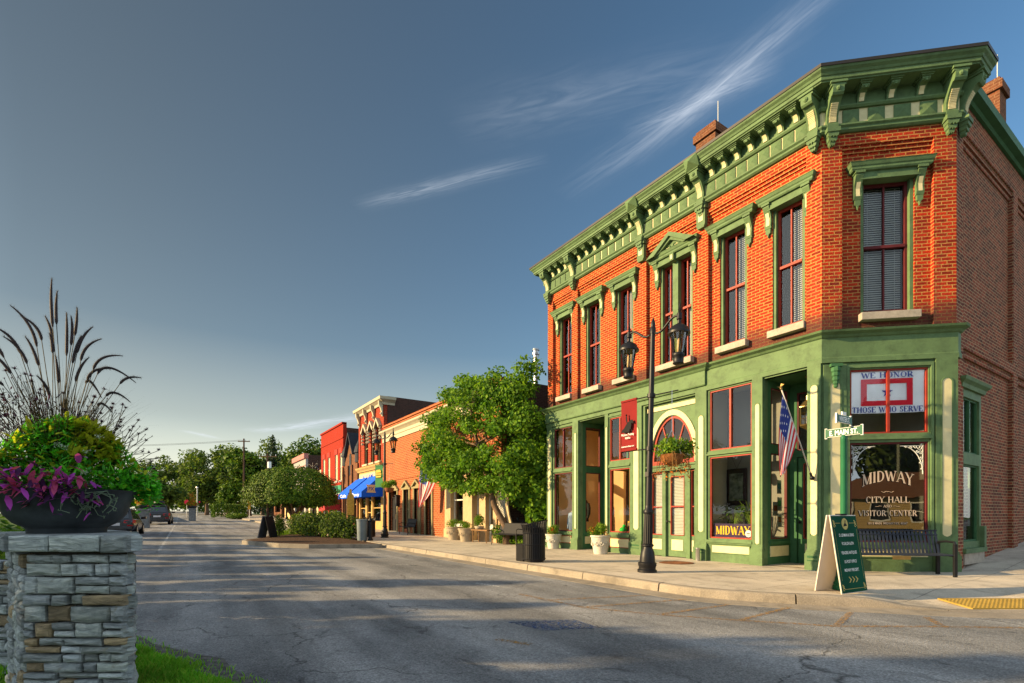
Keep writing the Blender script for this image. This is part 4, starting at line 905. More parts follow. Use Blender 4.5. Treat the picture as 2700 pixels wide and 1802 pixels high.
for s in (-1, 1):           # etched scrolls in the two upper corners of the pane
    m_ = MB(FC); ox = 1.31 + s * .69
    for (dx, dz, r0, tw) in ((.07, .06, .05, 1), (.16, .05, .04, -1), (.25, .045, .035, 1), (.34, .04, .025, -1), (.06, .17, .045, -1), (.055, .28, .04, 1), (.05, .39, .035, -1), (.035, .5, .025, 1), (.13, .14, .035, 1)):
        m_.tube([(ox - s * (dx + r0 * (1 - i / 12) * math.cos(i * .75 * tw)), .052, 2.68 - dz - r0 * (1 - i / 12) * math.sin(i * .75 * tw)) for i in range(11)], .008, 4)
    m_.tube([(ox - s * .45 * (1 - i / 10), .052, 2.68 - .02 - .0 * i) for i in range(11)], .006, 4); m_.tube([(ox - s * .02, .052, 2.66 - .6 * i / 10) for i in range(11)], .007, 4)
    m_.tube([(ox - s * (.42 - .40 * math.sin(R(9 * i))), .052, 2.66 - .58 * (1 - math.cos(R(9 * i)))) for i in range(11)], .008, 4); m_.build('etched_scroll', ETCH, cw)
# service banner hung inside the upper pane
bn = MB(FC); nx, nz_ = 30, 18; a0, a1, b0, b1 = .6, 2.02, 3.37, 4.27
def bw(u, v): return .076 + .004 * math.sin(u * 9 + v * 2) + .006 * math.sin(u * 23 - v * 5) * u
P = {}
for i in range(nx + 1):
    for j in range(nz_ + 1): u, v = i / nx, j / nz_; P[i, j] = (a0 + (a1 - a0) * u, bw(u, v), b0 + (b1 - b0) * v + .03 * (u - .5) ** 2 * (1 - v))
for i in range(nx):
    for j in range(nz_): bn.quad(P[i, j], P[i + 1, j], P[i + 1, j + 1], P[i, j + 1], 0)
hb = bn.build('service_banner', CLOTHW, None, smooth=True); tag(hb, 'white banner with a red frame and blue star hung inside the corner window', 'banner')
m_ = MB(FC); q = [(.80, 3.53), (1.80, 3.53), (1.80, 4.10), (.80, 4.10)]; w_ = .105
for r in ((.80, 1.80, 3.53, 3.53 + w_), (.80, 1.80, 4.10 - w_, 4.10), (.80, .80 + w_ + .01, 3.53 + w_, 4.10 - w_), (1.80 - w_ - .01, 1.80, 3.53 + w_, 4.10 - w_)): m_.box(r[0], r[1], .063, .0645, r[2], r[3])
m_.build('red_frame', LRED, hb)
m_ = MB(FC); st = []
for i in range(10): r = .115 if i % 2 == 0 else .045; a = R(90 + 36 * i); st.append((1.31 + r * math.cos(a), 3.815 + r * math.sin(a)))
for i in range(10): m_.pxz([(1.31, 3.815), st[i], st[(i + 1) % 10]], .063, .0645)
put_serif(m_, 'WE HONOR', 1.31, 4.125, .115, .0645, width=1.0, K=.2); put_serif(m_, 'THOSE WHO SERVE', 1.31, 3.39, .115, .0645, width=1.36, K=.2); m_.build('banner_print', NAVY, hb)

# ================================================================ STREET FURNITURE
FROST = mat('lamp_bulb_glass', (.6, .5, .36), .4, .05)
def street_lamp(label, scale=1.0):
    t = thing('street_lamp', label, 'street lamp', (0, 0, 0), 'twin lantern street lamps')
    m = MB(); m.lathe([(.20, 0), (.20, .05), (.175, .07), (.175, .12), (.19, .14), (.19, .20), (.16, .22), (.155, .30), (.14, .42), (.105, .5), (.10, .53), (.125, .55), (.125, .58), (.095, .60)], (0, 0, 0), 20)
    m.build('base', BLACK, t, smooth=True, auto=40)
    m = MB()
    for i in range(14):     # fluted lower shaft
        a = 2 * math.pi * i / 14; m.tube([(.086 * math.cos(a), .086 * math.sin(a), .6), (.078 * math.cos(a), .078 * math.sin(a), 1.22)], .014, 5)
    m.lathe([(.09, .58), (.08, 1.24)], (0, 0, 0), 14); m.lathe([(.10, 1.22), (.108, 1.25), (.108, 1.29), (.075, 1.33), (.072, 1.40)], (0, 0, 0), 16)
    m.build('fluted_shaft', BLACK, t, smooth=True, auto=40)
    m = MB(); m.lathe([(.066, 1.38), (.05, 5.0)], (0, 0, 0), 14); m.lathe([(.06, 5.0), (.06, 5.12), (.045, 5.14), (.05, 5.2), (.035, 5.26), (.0, 5.36)], (0, 0, 0), 12, cap=False); m.box(-.045, .05, -.09, -.05, 2.0, 2.1)
    m.build('pole', BLACK, t, smooth=True, auto=40)
    for s in (-1, 1):
        m = MB(); pts = [(s * (.05 + .62 * i / 12), 0, 5.0 + .04 * math.sin(i / 12 * 6.28 + 3.14) + .17 * sm(i / 12)) for i in range(13)]; m.tube(pts, .024, 8)
        m.build('arm', BLACK, t, smooth=True)
        x = s * .67; m = MB()
        m.lathe([(.045, 5.22), (.055, 5.1), (.035, 5.08), (.035, 5.02), (.06, 5.0), (.10, 4.98), (.17, 4.93), (.2, 4.86), (.22, 4.84), (.22, 4.80), (.19, 4.80)], (x, 0, 0), 16)
        m.lathe([(.05, 5.22), (.02, 5.25), (.035, 5.29), (.012, 5.33), (.022, 5.37), (.0, 5.47)], (x, 0, 0), 8, cap=False)
        for i in range(6):
            a = 2 * math.pi * i / 6 + .3; m.tube([(x + .175 * math.cos(a), .175 * math.sin(a), 4.8), (x + .105 * math.cos(a), .105 * math.sin(a), 4.40)], .011, 4)
        m.lathe([(.115, 4.42), (.125, 4.40), (.12, 4.36), (.105, 4.34), (.10, 4.24), (.11, 4.22), (.08, 4.2)], (x, 0, 0), 14)
        lan = m.build('lantern', BLACK, t, smooth=True, auto=40)
        m = MB(); m.lathe([(.10, 4.42), (.165, 4.8)], (x, 0, 0), 12, cap=False); m.build('lantern_glass', LGLASS, lan, smooth=True)
        m = MB(); m.lathe([(.03, 4.42), (.035, 4.55), (.03, 4.68), (.01, 4.72)], (x, 0, 0), 8); m.build('bulb', FROST, lan, smooth=True)
    for z, l1, l2 in ((3.70, -.78, .68), (2.59, -.78, .05)):
        m = MB(); m.tube([(l1, 0, z), (0, 0, z), (l2, 0, z - .01)], .013, 6); m.ball((l1, 0, z), .025); m.lathe([(.085, -.04), (.085, .04)], (0, 0, z), 12); m.build('banner_arm', BLACK, t, smooth=True, auto=40)
    return t
lamp = street_lamp('black twin lantern street lamp nearest the camera, in front of the arched doorway')
lamp2 = copy_tree(lamp, (-24.6, 8.6, .05), R(18), 'black twin lantern street lamp with the green banner by the orange brick building')
lamp3 = copy_tree(lamp, (-44.6, 9.4, .3), R(20), 'black twin lantern street lamp far off in front of the painted red building')
lamp4 = copy_tree(lamp, (-68, 11.2, .55), R(60), 'farthest street lamp, mostly behind the mop headed tree')
lamp.location = (-7.30, 8.21, 0); lamp.rotation_euler = (R(-1.0), R(.9), 0); WL[lamp.name] = Vector(lamp.location)
BANR = mat('red_banner_cloth', (.17, .012, .012), .75, .12, 3., bump=.15, bscale=9); BANG = mat('green_banner_cloth', (.03, .14, .05), .75, .12, 3., bump=.15, bscale=9)
LETW = mat('white_lettering', (.75, .74, .7), .7, .03); LETY = mat('yellow_lettering', (.55, .36, .05), .6, .05)
def banner(label, M, x0, x1, y, z0, z1, mt, bend=.02):
    m = MB(M); n = 8; k = 10
    for i in range(n):
        for j in range(k):
            f = lambda a, b: (x0 + (x1 - x0) * a / n, y + bend * math.sin(a / n * 3.1) * math.sin(b / k * 3.14), z0 + (z1 - z0) * b / k)
            m.quad(f(i, j), f(i + 1, j), f(i + 1, j + 1), f(i, j + 1), 0)
    for j in (0, k):
        z = z0 + (z1 - z0) * j / k; m.box(x0, x1, y - .018, y + .018, z - .02, z + .02)
    o = m.build('banner', mt, None); tag(o, label, 'banner', 'street banners'); return o
B1M = FR(-7.30, 8.21, 0); B2M = FR(-24.6, 8.6, R(18))
bnr = banner('red cloth banner with a horse and rider silhouette on the nearest street lamp', B1M, -.74, -.28, 0, 2.62, 3.70, BANR)
m = MB(B1M); cx = -.51; hz = 3.12
HORSE = [(-.17, -.10), (-.16, -.05), (-.10, -.02), (-.05, .04), (0, .09), (.04, .1), (.08, .12), (.12, .13), (.145, .11), (.16, .06), (.15, .045), (.12, .07), (.1, .06), (.1, .0), (.085, -.03), (.115, -.09), (.105, -.11), (.085, -.05), (.06, -.05), (.05, -.1), (.0, -.11)]
m.pxz([(cx + a * 1.05, hz + b * 1.1) for a, b in HORSE], -.045, -.038); m.pxz([(cx - .035, hz + .09), (cx - .01, hz + .1), (cx - .02, hz + .2), (cx - .03, hz + .24), (cx - .055, hz + .23), (cx - .05, hz + .16)], -.045, -.038); m.ball((cx - .04, -.04, hz + .26), .02, 0, 6, 4)
m.build('emblem', BLACKM, bnr)
m = MB(B1M); put_text(m, 'McGuire Training', cx - .005, 2.93, .05, -.045, width=.36, bold=.01); put_text(m, 'Stables', cx, 2.86, .05, -.045, width=.15, bold=.01); put_text(m, 'meetmeinmidway.com', cx, 2.68, .035, -.045, width=.37, bold=.01); m.build('lettering', LETW, bnr)
bnr2 = banner('green cloth banner with a stacked yellow burger emblem on the second street lamp', B2M, -.78, -.16, 0, 2.62, 3.70, BANG)
m = MB(B2M); cx = -.47
m.pxz([(cx - .2, 3.34), (cx + .2, 3.34), (cx + .2, 3.40), (cx + .13, 3.48), (cx - .13, 3.48), (cx - .2, 3.40)], -.04, -.03)
for z, w_ in ((3.27, .22), (3.22, .23)): m.box(cx - w_, cx + w_, -.04, -.03, z, z + .035)
m.pxz([(cx - .18, 3.1), (cx + .18, 3.1), (cx + .22, 3.18), (cx - .22, 3.18)], -.04, -.03); m.build('emblem', LETY, bnr2)
# hanging baskets
COIR = mat('coir_liner', (.20, .08, .025), .95, .5, 14., bump=.6, bscale=60); TERRA = mat('terracotta', (.22, .08, .035), .8, .2, 10.)
LG = [leaf('leaf_bright', (.16, .25, .02)), leaf('leaf_mid', (.09, .18, .018)), leaf('leaf_dark', (.04, .10, .016))]
LFL = [leaf('flower_red', (.35, .03, .02), .2), leaf('flower_orange', (.45, .14, .02), .2), leaf('flower_white', (.55, .55, .5), .2), leaf('flower_yellow', (.5, .36, .03), .2)]
def leaves(mb, blobs, n, size, rnd, mats=3, shell=.42, flat=.0, ratio=.62, wts=None, jitter=.35, stretch=1.0):
    """n folded leaves spread through the volume of the blobs, denser towards their surface"""
    tot = sum(b[3] * b[4] * b[5] for b in blobs)
    for bx, by, bz, rx, ry, rz in blobs:
        for _ in range(int(n * rx * ry * rz / tot) + 1):
            u = rnd.uniform(-1, 1); a = rnd.uniform(0, 6.283); r = rnd.random() ** shell; s = math.sqrt(1 - u * u)
            d = Vector((s * math.cos(a), s * math.sin(a), u)); p = Vector((bx + rx * r * d.x, by + ry * r * d.y, bz + rz * r * d.z))
            nrm = (d + Vector((rnd.gauss(0, .7), rnd.gauss(0, .7), rnd.gauss(.35, .6) + flat))).normalized()
            t = nrm.cross(Vector((rnd.gauss(0, 1), rnd.gauss(0, 1), rnd.gauss(0, 1)))).normalized(); b2 = nrm.cross(t)
            L = size * rnd.uniform(1 - jitter, 1 + jitter); W = L * ratio * .5
            k = rnd.choices(range(mats), wts)[0] if wts else rnd.randrange(mats)
            t = t * stretch
            mb.v += [tuple(p), tuple(p + t * L * .45 + b2 * W + nrm * L * .08), tuple(p + t * L), tuple(p + t * L * .45 - b2 * W + nrm * L * .08)]
            q = len(mb.v); mb.f.append((q - 4, q - 3, q - 2, q - 1)); mb.m.append(k)
def basket(label, x, y, z, zt, seed, liner, trail=True):
    rnd = random.Random(seed); t = thing('hanging_basket', label, 'hanging basket', (x, y, z), 'hanging flower baskets')
    m = MB(); m.lathe([(.06, -.22), (.15, -.2), (.21, -.12), (.235, -.02), (.24, 0), (.22, -.01)], (x, y, z), 16); m.build('bowl', liner, t, smooth=True)
    m = MB()
    for i in range(3): a = i * 2.1; m.tube([(x + .22 * math.cos(a), y + .22 * math.sin(a), z), (x, y, z + .5)], .005, 4)
    m.tube([(x, y, z + .5), (x, y, zt)], .007, 4); m.build('chain', STEEL, t)
    m = MB(); leaves(m, [(x + rnd.uniform(-.22, .22), y + rnd.uniform(-.22, .22), z + rnd.uniform(.05, .3), .2, .2, .15) for _ in range(9)], 1700, .06, rnd, 3, wts=(5, 4, 1)); 
    m.build('foliage', LG, t, uv=False)
    if trail:
        m = MB()
        for _ in range(40):
            a = rnd.uniform(0, 6.28); r = rnd.uniform(.2, .36); px_, py_ = x + r * math.cos(a), y + r * math.sin(a); pts = [(x + .2 * math.cos(a), y + .2 * math.sin(a), z + .05), (px_, py_, z - .05), (px_ + rnd.uniform(-.08, .08), py_, z - rnd.uniform(.15, .45))]
            m.tube(pts, .004, 3, 0); leaves(m, [(pts[2][0], pts[2][1], pts[2][2], .05, .05, .12)], 6, .045, rnd, 2)
        m.build('trailing_stems', [mat('dry_stem_%d' % seed, (.16, .09, .03), .9), LFL[1]], t, uv=False)
    return t
basket('basket in a coir bowl with trailing stems on the nearest lamp before the arched doorway', -6.65, 8.2, 2.40, 3.69, 2, COIR)
basket('round leafy basket in a terracotta bowl beside the second lamp, over the black door', -23.95, 8.6, 2.52, 3.69, 4, TERRA, False)

# litter bins: steel slats that flare at the rim
def litter_bin(label, loc):
    t = thing('litter_bin', label, 'litter bin', (0, 0, 0), 'black slatted litter bins')
    m = MB(); m.lathe([(.24, .06), (.255, .1), (.255, .86), (.23, .88)], (0, 0, 0), 20); m.build('liner', BLACKM, t, smooth=True)
    m = MB(); n = 30
    for i in range(n):
        a = 2 * math.pi * i / n; c, s = math.cos(a), math.sin(a)
        pr = [(.285, .05), (.285, .72), (.30, .82), (.33, .92), (.35, .96)]; 
        for (r0, z0), (r1, z1) in zip(pr, pr[1:]):
            w_ = .017; z1 = z1 + (.10 * max(0, c * .8 + .2) if z1 > .9 else 0); z0 = z0 + (.10 * max(0, c * .8 + .2) if z0 > .91 else 0)
            m.add([(r0 * c - w_ * -s, r0 * s - w_ * c, z0), (r0 * c + w_ * -s, r0 * s + w_ * c, z0), (r1 * c + w_ * -s, r1 * s + w_ * c, z1), (r1 * c - w_ * -s, r1 * s - w_ * c, z1),
                   ((r0 - .01) * c - w_ * -s, (r0 - .01) * s - w_ * c, z0), ((r0 - .01) * c + w_ * -s, (r0 - .01) * s + w_ * c, z0), ((r1 - .01) * c + w_ * -s, (r1 - .01) * s + w_ * c, z1), ((r1 - .01) * c - w_ * -s, (r1 - .01) * s - w_ * c, z1)],
                  [(0, 1, 2, 3), (7, 6, 5, 4), (0, 3, 7, 4), (1, 5, 6, 2), (3, 2, 6, 7)])
    m.build('slats', BLACK, t)
    for r, z in ((.29, .09), (.29, .45), (.292, .74), (.345, .965)):
        m = MB(); m.tube([(r * math.cos(R(12 * i)), r * math.sin(R(12 * i)), z + (.10 * max(0, math.cos(R(12 * i)) * .8 + .2) if z > .9 else 0)) for i in range(31)], .012, 5); m.build('hoop', BLACK, t)
    m = MB(); m.lathe([(.2, .0), (.25, .02), (.25, .06), (.2, .07)], (0, 0, 0), 18); m.build('foot', BLACK, t)
    t.location = loc; return t
bin1 = litter_bin('black steel slatted litter bin with flared rim near the kerb, left of the nearest lamp', (-10.5, 7.6, 0)); bin1.rotation_euler = (0, 0, R(40))
copy_tree(bin1, (-25.6, 8.15, .06), R(10), 'black litter bin beside the second street lamp, behind the grey ash bin')
m = MB(); m.box(-.16, .16, -.12, .12, 0, .42); m.box(-.17, .17, -.13, .13, .42, .45); o = m.build('service_box', BLACKM, None, bevel=.012); o.location = (-10.85, 7.5, 0); tag(o, 'small black box on the pavement tight against the nearer litter bin', 'box')

# white relief pots with flowers
POTW = mat('white_stone_pot', (.50, .47, .40), .75, .12, 6., dirt=.3, bump=.3, bscale=22)
def pot(name, label, x, y, r, h, fh, seed, mt=POTW, flowers=True, group='flower pots along the shopfronts', blobs=7, sz=.055, n=1200, lm=None):
    rnd = random.Random(seed); t = thing(name, label, 'planter', (x, y, zr(x)), group); z = zr(x)
    m = MB(); m.lathe([(r * .66, 0), (r * .68, .02), (r * .86, h * .66), (r * .9, h * .7), (r * .93, h * .88), (r * 1.02, h * .9), (r * 1.04, h * .98), (r * .97, h), (r * .9, h * .95)], (x, y, z), 24); 
    for i in range(10):
        a = 2 * math.pi * i / 10; q = r * .87
        m.tube([(x + (q + .012) * math.cos(a + d), y + (q + .012) * math.sin(a + d), z + h * (.55 + dz)) for d, dz in ((-.2, .02), (-.1, -.06), (0, -.09), (.1, -.06), (.2, .02))], .014, 4); m.ball((x + (q - .01) * math.cos(a), y + (q - .01) * math.sin(a), z + h * .62), .03, 0, 6, 4)
    m.build('pot', mt, t, smooth=True, auto=50)
    m = MB(); leaves(m, [(x + rnd.uniform(-.6, .6) * r, y + rnd.uniform(-.6, .6) * r, z + h + rnd.uniform(.02, fh * .7), r * .6, r * .6, fh * .4) for _ in range(blobs)], n, sz, rnd, 3, wts=(5, 4, 1)); m.build('foliage', lm or LG, t, uv=False)
    if flowers:
        m = MB()
        for k in range(3): leaves(m, [(x + rnd.uniform(-.9, .9) * r, y + rnd.uniform(-.9, .9) * r, z + h + rnd.uniform(.0, fh * .5), r * .35, r * .35, fh * .3)], 60, .04, rnd, 1)
        m.m = [rnd.choice((0, 0, 1, 3)) for _ in m.m]; m.build('flowers', LFL, t, uv=False)['kind'] = 'stuff'
    return t
pot('stone_planter', 'white relief pot of mixed flowers left of the recessed shop door, behind the litter bin', -14.3, 11.2, .29, .52, .32, 11)
pot('stone_planter', 'white relief pot overflowing with flowers right of the recessed shop door', -11.5, 10.85, .31, .58, .42, 12)
PTAN = mat('tan_stone_pot', (.33, .27, .19), .8, .15, 6.)
pot('stone_planter', 'tan tapered pot with a dark clipped shrub, leftmost of the row by the cream shopfront', -21.6, 10.95, .40, .62, .4, 13, PTAN, False, 'tan pots by the cream shopfront', n=700)
pot('stone_planter', 'tan tapered pot with a round shrub beside the small wooden table', -20.2, 10.85, .38, .60, .35, 14, PTAN, False, 'tan pots by the cream shopfront', n=700)
WOODT = mat('weathered_wood', (.20, .11, .05), .7, .25, 6.)
t = thing('wooden_table', 'small low wooden table holding a potted plant by the cream shopfront', 'table', (-19.0, 11.0, 0))
m = MB(); m.box(-19.7, -18.3, 10.8, 11.2, .52, .57); m.build('table_top', WOODT, t)
for x in (-19.6, -18.4):
    for y in (10.85, 11.15): m = MB(); m.tube([(x, y, 0), (x * .97 - 19 * .03, y, .52)], .022, 5); m.build('leg', WOODT, t)
rnd = random.Random(15); t = thing('potted_plant', 'bushy green plant in a shallow pot on the wooden table', 'plant', (-19.3, 11.0, .57)); m = MB(); m.lathe([(.16, 0), (.22, .14), (.2, .14)], (-19.3, 11, .57), 14); m.build('pot', PTAN, t, smooth=True)
m = MB(); leaves(m, [(-19.3, 11, .95, .28, .25, .25), (-19.2, 10.95, 1.05, .2, .2, .2)], 700, .07, rnd, 3); m.build('foliage', LG, t, uv=False)

# slatted steel bench by the corner window
SLATM = mat('navy_powder_coat', (.018, .022, .034), .35, .15, 10., spec=.3)
Bm = FR(-3.62 - .55 * .30, 12.45 - .0, R(47))
def slat_bench():
    t = thing('slatted_bench', 'dark steel strap bench with vertical slats under the corner window', 'bench', (-4.4, 12.0, 0))
    BX = FR(-4.38, 12.08, CA); L = .93
    m = MB(BX); n = 27
    for i in range(n):
        x = -L + .03 + (2 * L - .06) * i / (n - 1)
        pr = [(.0, .43), (-.42, .45), (-.46, .44), (-.47, .40)]; m.M = BX
        m.box(x - .021, x + .021, -.44, -.03, .425, .435)
        m.add([(x - .021, -.03, .43), (x + .021, -.03, .43), (x + .021, .09, .88), (x - .021, .09, .88), (x - .021, -.02, .43), (x + .021, -.02, .43), (x + .021, .10, .88), (x - .021, .10, .88)], [(0, 1, 2, 3), (5, 4, 7, 6), (0, 3, 7, 4), (1, 5, 6, 2)])
    m.build('slats', SLATM, t)
    m = MB(BX)
    for y, z in ((-.44, .42), (-.03, .415), (.09, .885), (.075, .80)): m.tube([(-L, y, z), (L, y, z)], .017, 6)
    m.build('rail', SLATM, t)
    for s in (-1, 1):
        m = MB(BX); x = s * L; m.box(x - .03, x + .03, -.47, -.42, 0, .64); m.box(x - .03, x + .03, .02, .08, 0, .66); m.tube([(x, -.45, .62), (x, -.43, .67), (x, -.2, .68), (x, .03, .66)], .024, 6); m.box(x - .03, x + .03, -.44, .05, .39, .42); m.build('end_frame', BLACK, t, bevel=.006)
    m = MB(BX); m.box(-.16, .16, -.455, -.445, .33, .40); m.build('plate', BRASS, t)
    return t
slat_bench()
def mesh_bench(label, x, y, rz):
    t = thing('mesh_bench', label, 'bench', (0, 0, 0), 'black mesh benches')
    m = MB(); L = .75
    pr = [(-.42, .43), (-.38, .455), (-.05, .43), (.0, .46), (.12, .86), (.16, .88)]
    for (y0, z0), (y1, z1) in zip(pr, pr[1:]): m.quad((-L, y0, z0), (L, y0, z0), (L, y1, z1), (-L, y1, z1)); m.quad((-L, y0, z0 - .015), (-L, y1, z1 - .015), (L, y1, z1 - .015), (L, y0, z0 - .015))
    m.build('seat', MESHM, t)
    for s in (-1, 1):
        m = MB(); a = s * L; m.tube([(a, -.40, 0), (a, -.40, .62), (a, -.3, .66), (a, .03, .62)], .018, 5); m.tube([(a, .16, 0), (a, .0, .42), (a, .15, .88)], .018, 5); m.tube([(a, -.4, .42), (a, 0, .42)], .016, 5); m.build('leg', BLACK, t)
    t.location = (x, y, zr(x)); t.rotation_euler = (0, 0, rz); return t
MESHM = mat('perforated_steel', (.02, .02, .022), .6, .3, 60.)
mesh_bench('black mesh bench half hidden behind the nearer litter bin, before the iron fence', -16.9, 11.1, R(8))
mesh_bench('black mesh bench against the orange brick wall between its doors', -27.2, 11.0, R(-4))

# street name sign on a fluted green post
SGN = mat('sign_green', (.012, .09, .05), .4, .1, 5.); POSTG = mat('post_green', (.02, .12, .055), .4, .12, 6.)
t = thing('street_name_sign', 'green street name post with two crossed blades reading Winter St and E. Main St', 'street sign', (-3.86, 8.95, 0))
m = MB(); m.lathe([(.17, 0), (.17, .06), (.15, .08), (.155, .11), (.13, .14), (.12, .2)], (-3.86, 8.95, 0), 18); m.build('base', POSTG, t, smooth=True, auto=40)
m = MB(); m.lathe([(.115, .16), (.085, .62), (.09, .64), (.07, .66), (.052, .72)], (-3.86, 8.95, 0), 18); m.lathe([(.05, .7), (.045, 2.42), (.05, 2.44), (.03, 2.48)], (-3.86, 8.95, 0), 14); m.build('post', POSTG, t, smooth=True, auto=40)
def blade(txt, ang, z, hw, hh, tw):
    Mb = FR(-3.86, 8.95, ang); b = MB(Mb)
    c = .035; o_ = [(-hw, z - hh), (-hw + c, z - hh), (-hw + c, z - hh + .02), (hw - c, z - hh + .02), (hw - c, z - hh), (hw, z - hh), (hw, z + hh), (hw - c, z + hh), (hw - c, z + hh - .02), (-hw + c, z + hh - .02), (-hw + c, z + hh), (-hw, z + hh)]
    b.pxz(o_, -.012, .012, 1); b.pxz([(x * .975, z + (q - z) * .90) for x, q in o_], -.014, -.011, 0); b.pxz([(x * .975, z + (q - z) * .90) for x, q in o_], .011, .014, 0)
    bl = b.build('sign_blade', [SGN, LETW], t); l = MB(Mb); put_text(l, txt, 0, z - hh * .5, hh * .95, -.0155, width=tw, bold=.03); l.build('lettering', LETW, bl)
blade('E. MAIN ST.', 0, 2.54, .28, .085, .42); blade('WINTER ST.', R(90), 2.74, .26, .08, .36)
m = MB(FR(-3.86, 8.95, R(90))); m.box(-.07, .07, -.01, .01, 2.81, 2.86); m.build('block_plate', LETW, t)

# sandwich board
BG = mat('board_green', (.006, .06, .032), .9, .25, 1.5, spec=.08); BWH = mat('board_white_plastic', (.55, .49, .42), .45, .05, 4.); GOLD = mat('board_gold', (.42, .33, .09), .5, .05)
t = thing('sandwich_board', 'white A-frame sandwich board with a dark green face listing shops, beside the street sign', 'sandwich board', (-3.75, 8.4, 0))
SBx = FR(-3.80, 8.72, R(85)); H = 1.2; hw = .355
def leafbox(m, y0, y1, d0, d1, a, b, v0, v1, k=0):
    f = lambda x, d, v: (x, y0 + (y1 - y0) * v + d, H * v)
    m.add([f(a, d0, v0), f(b, d0, v0), f(b, d1, v0), f(a, d1, v0), f(a, d0, v1), f(b, d0, v1), f(b, d1, v1), f(a, d1, v1)], [(0, 3, 2, 1), (4, 5, 6, 7), (0, 1, 5, 4), (1, 2, 6, 5), (2, 3, 7, 6), (3, 0, 4, 7)], k)
m = MB(SBx); leafbox(m, -.21, -.03, 0, .02, -hw, hw, 0, 1); m.build('front_leaf', BWH, t, bevel=.006)
m = MB(SBx); leafbox(m, .21, .03, -.02, 0, -hw, hw, 0, 1); m.build('back_leaf', BWH, t, bevel=.006)
m = MB(SBx); leafbox(m, -.21, -.03, -.004, .0, -hw + .012, hw - .012, .012, .988); face = m.build('printed_face', BG, t)
m = MB(SBx); m.box(-.08, .08, -.045, .045, H - .005, H + .02); m.build('handle', BLACKM, t)
def onface(fn, mt, nm, lift):
    q = MB(); fn(q); q.v = [tuple(SBx @ Vector((x, -.21 + .18 * z / H - lift + (y * .1), z))) for x, y, z in q.v]; q.build(nm, mt, face)
def txts(q):
    for s_, z, w_ in (('D. LEHMAN & SONS', .865, .40), ('VS SALON & SPA', .735, .33), ('YEAGERS ANTIQUES', .595, .42), ('US POST OFFICE', .46, .33), ('MIDWAY FIRE DEPT.', .33, .39)): put_text(q, s_, .0, z, .045, 0, width=w_, bold=.012)
onface(txts, LETW, 'shop_list', .0055)
def gold(q):
    e_ = [(.085 * math.cos(R(18 * i)), 1.06 + .09 * math.sin(R(18 * i))) for i in range(20)]; q.add([(a, 0, b) for a, b in e_], [tuple(range(20))])
    for i in range(3):
        x = -.12 + .09 * i; q.pxz([(x, .16), (x + .02, .16), (x + .075, .205), (x + .02, .25), (x, .25), (x + .045, .205)], -.0, .002)
    for x0, x1, z in ((-.28, -.12, 1.07), (.12, .28, 1.07), (-.25, .25, .065)): q.box(x0, x1, -.001, .001, z, z + .006)
    for s in (-1, 1):
        for z in (1.06, .09):
            for k in range(3): q.tube([(s * .29 + .035 * (1 - i / 9) * math.cos(i * .8 + k), 0, z + (k - 1) * .035 * (1 if z > .5 else .8) + .03 * (1 - i / 9) * math.sin(i * .8)) for i in range(9)], .006, 4)
        q.box(s * .30 - .002, s * .30 + .002, -.001, .001, .2, .98)
onface(gold, GOLD, 'gilt_ornament', .0055)
def emb(q):
    q.pxz([(-.05, 1.02), (.05, 1.03), (.035, 1.06), (.015, 1.07), (.03, 1.12), (.012, 1.12), (-.005, 1.075), (-.035, 1.05)], 0, .001)
onface(emb, BLACKM, 'emblem', .008)

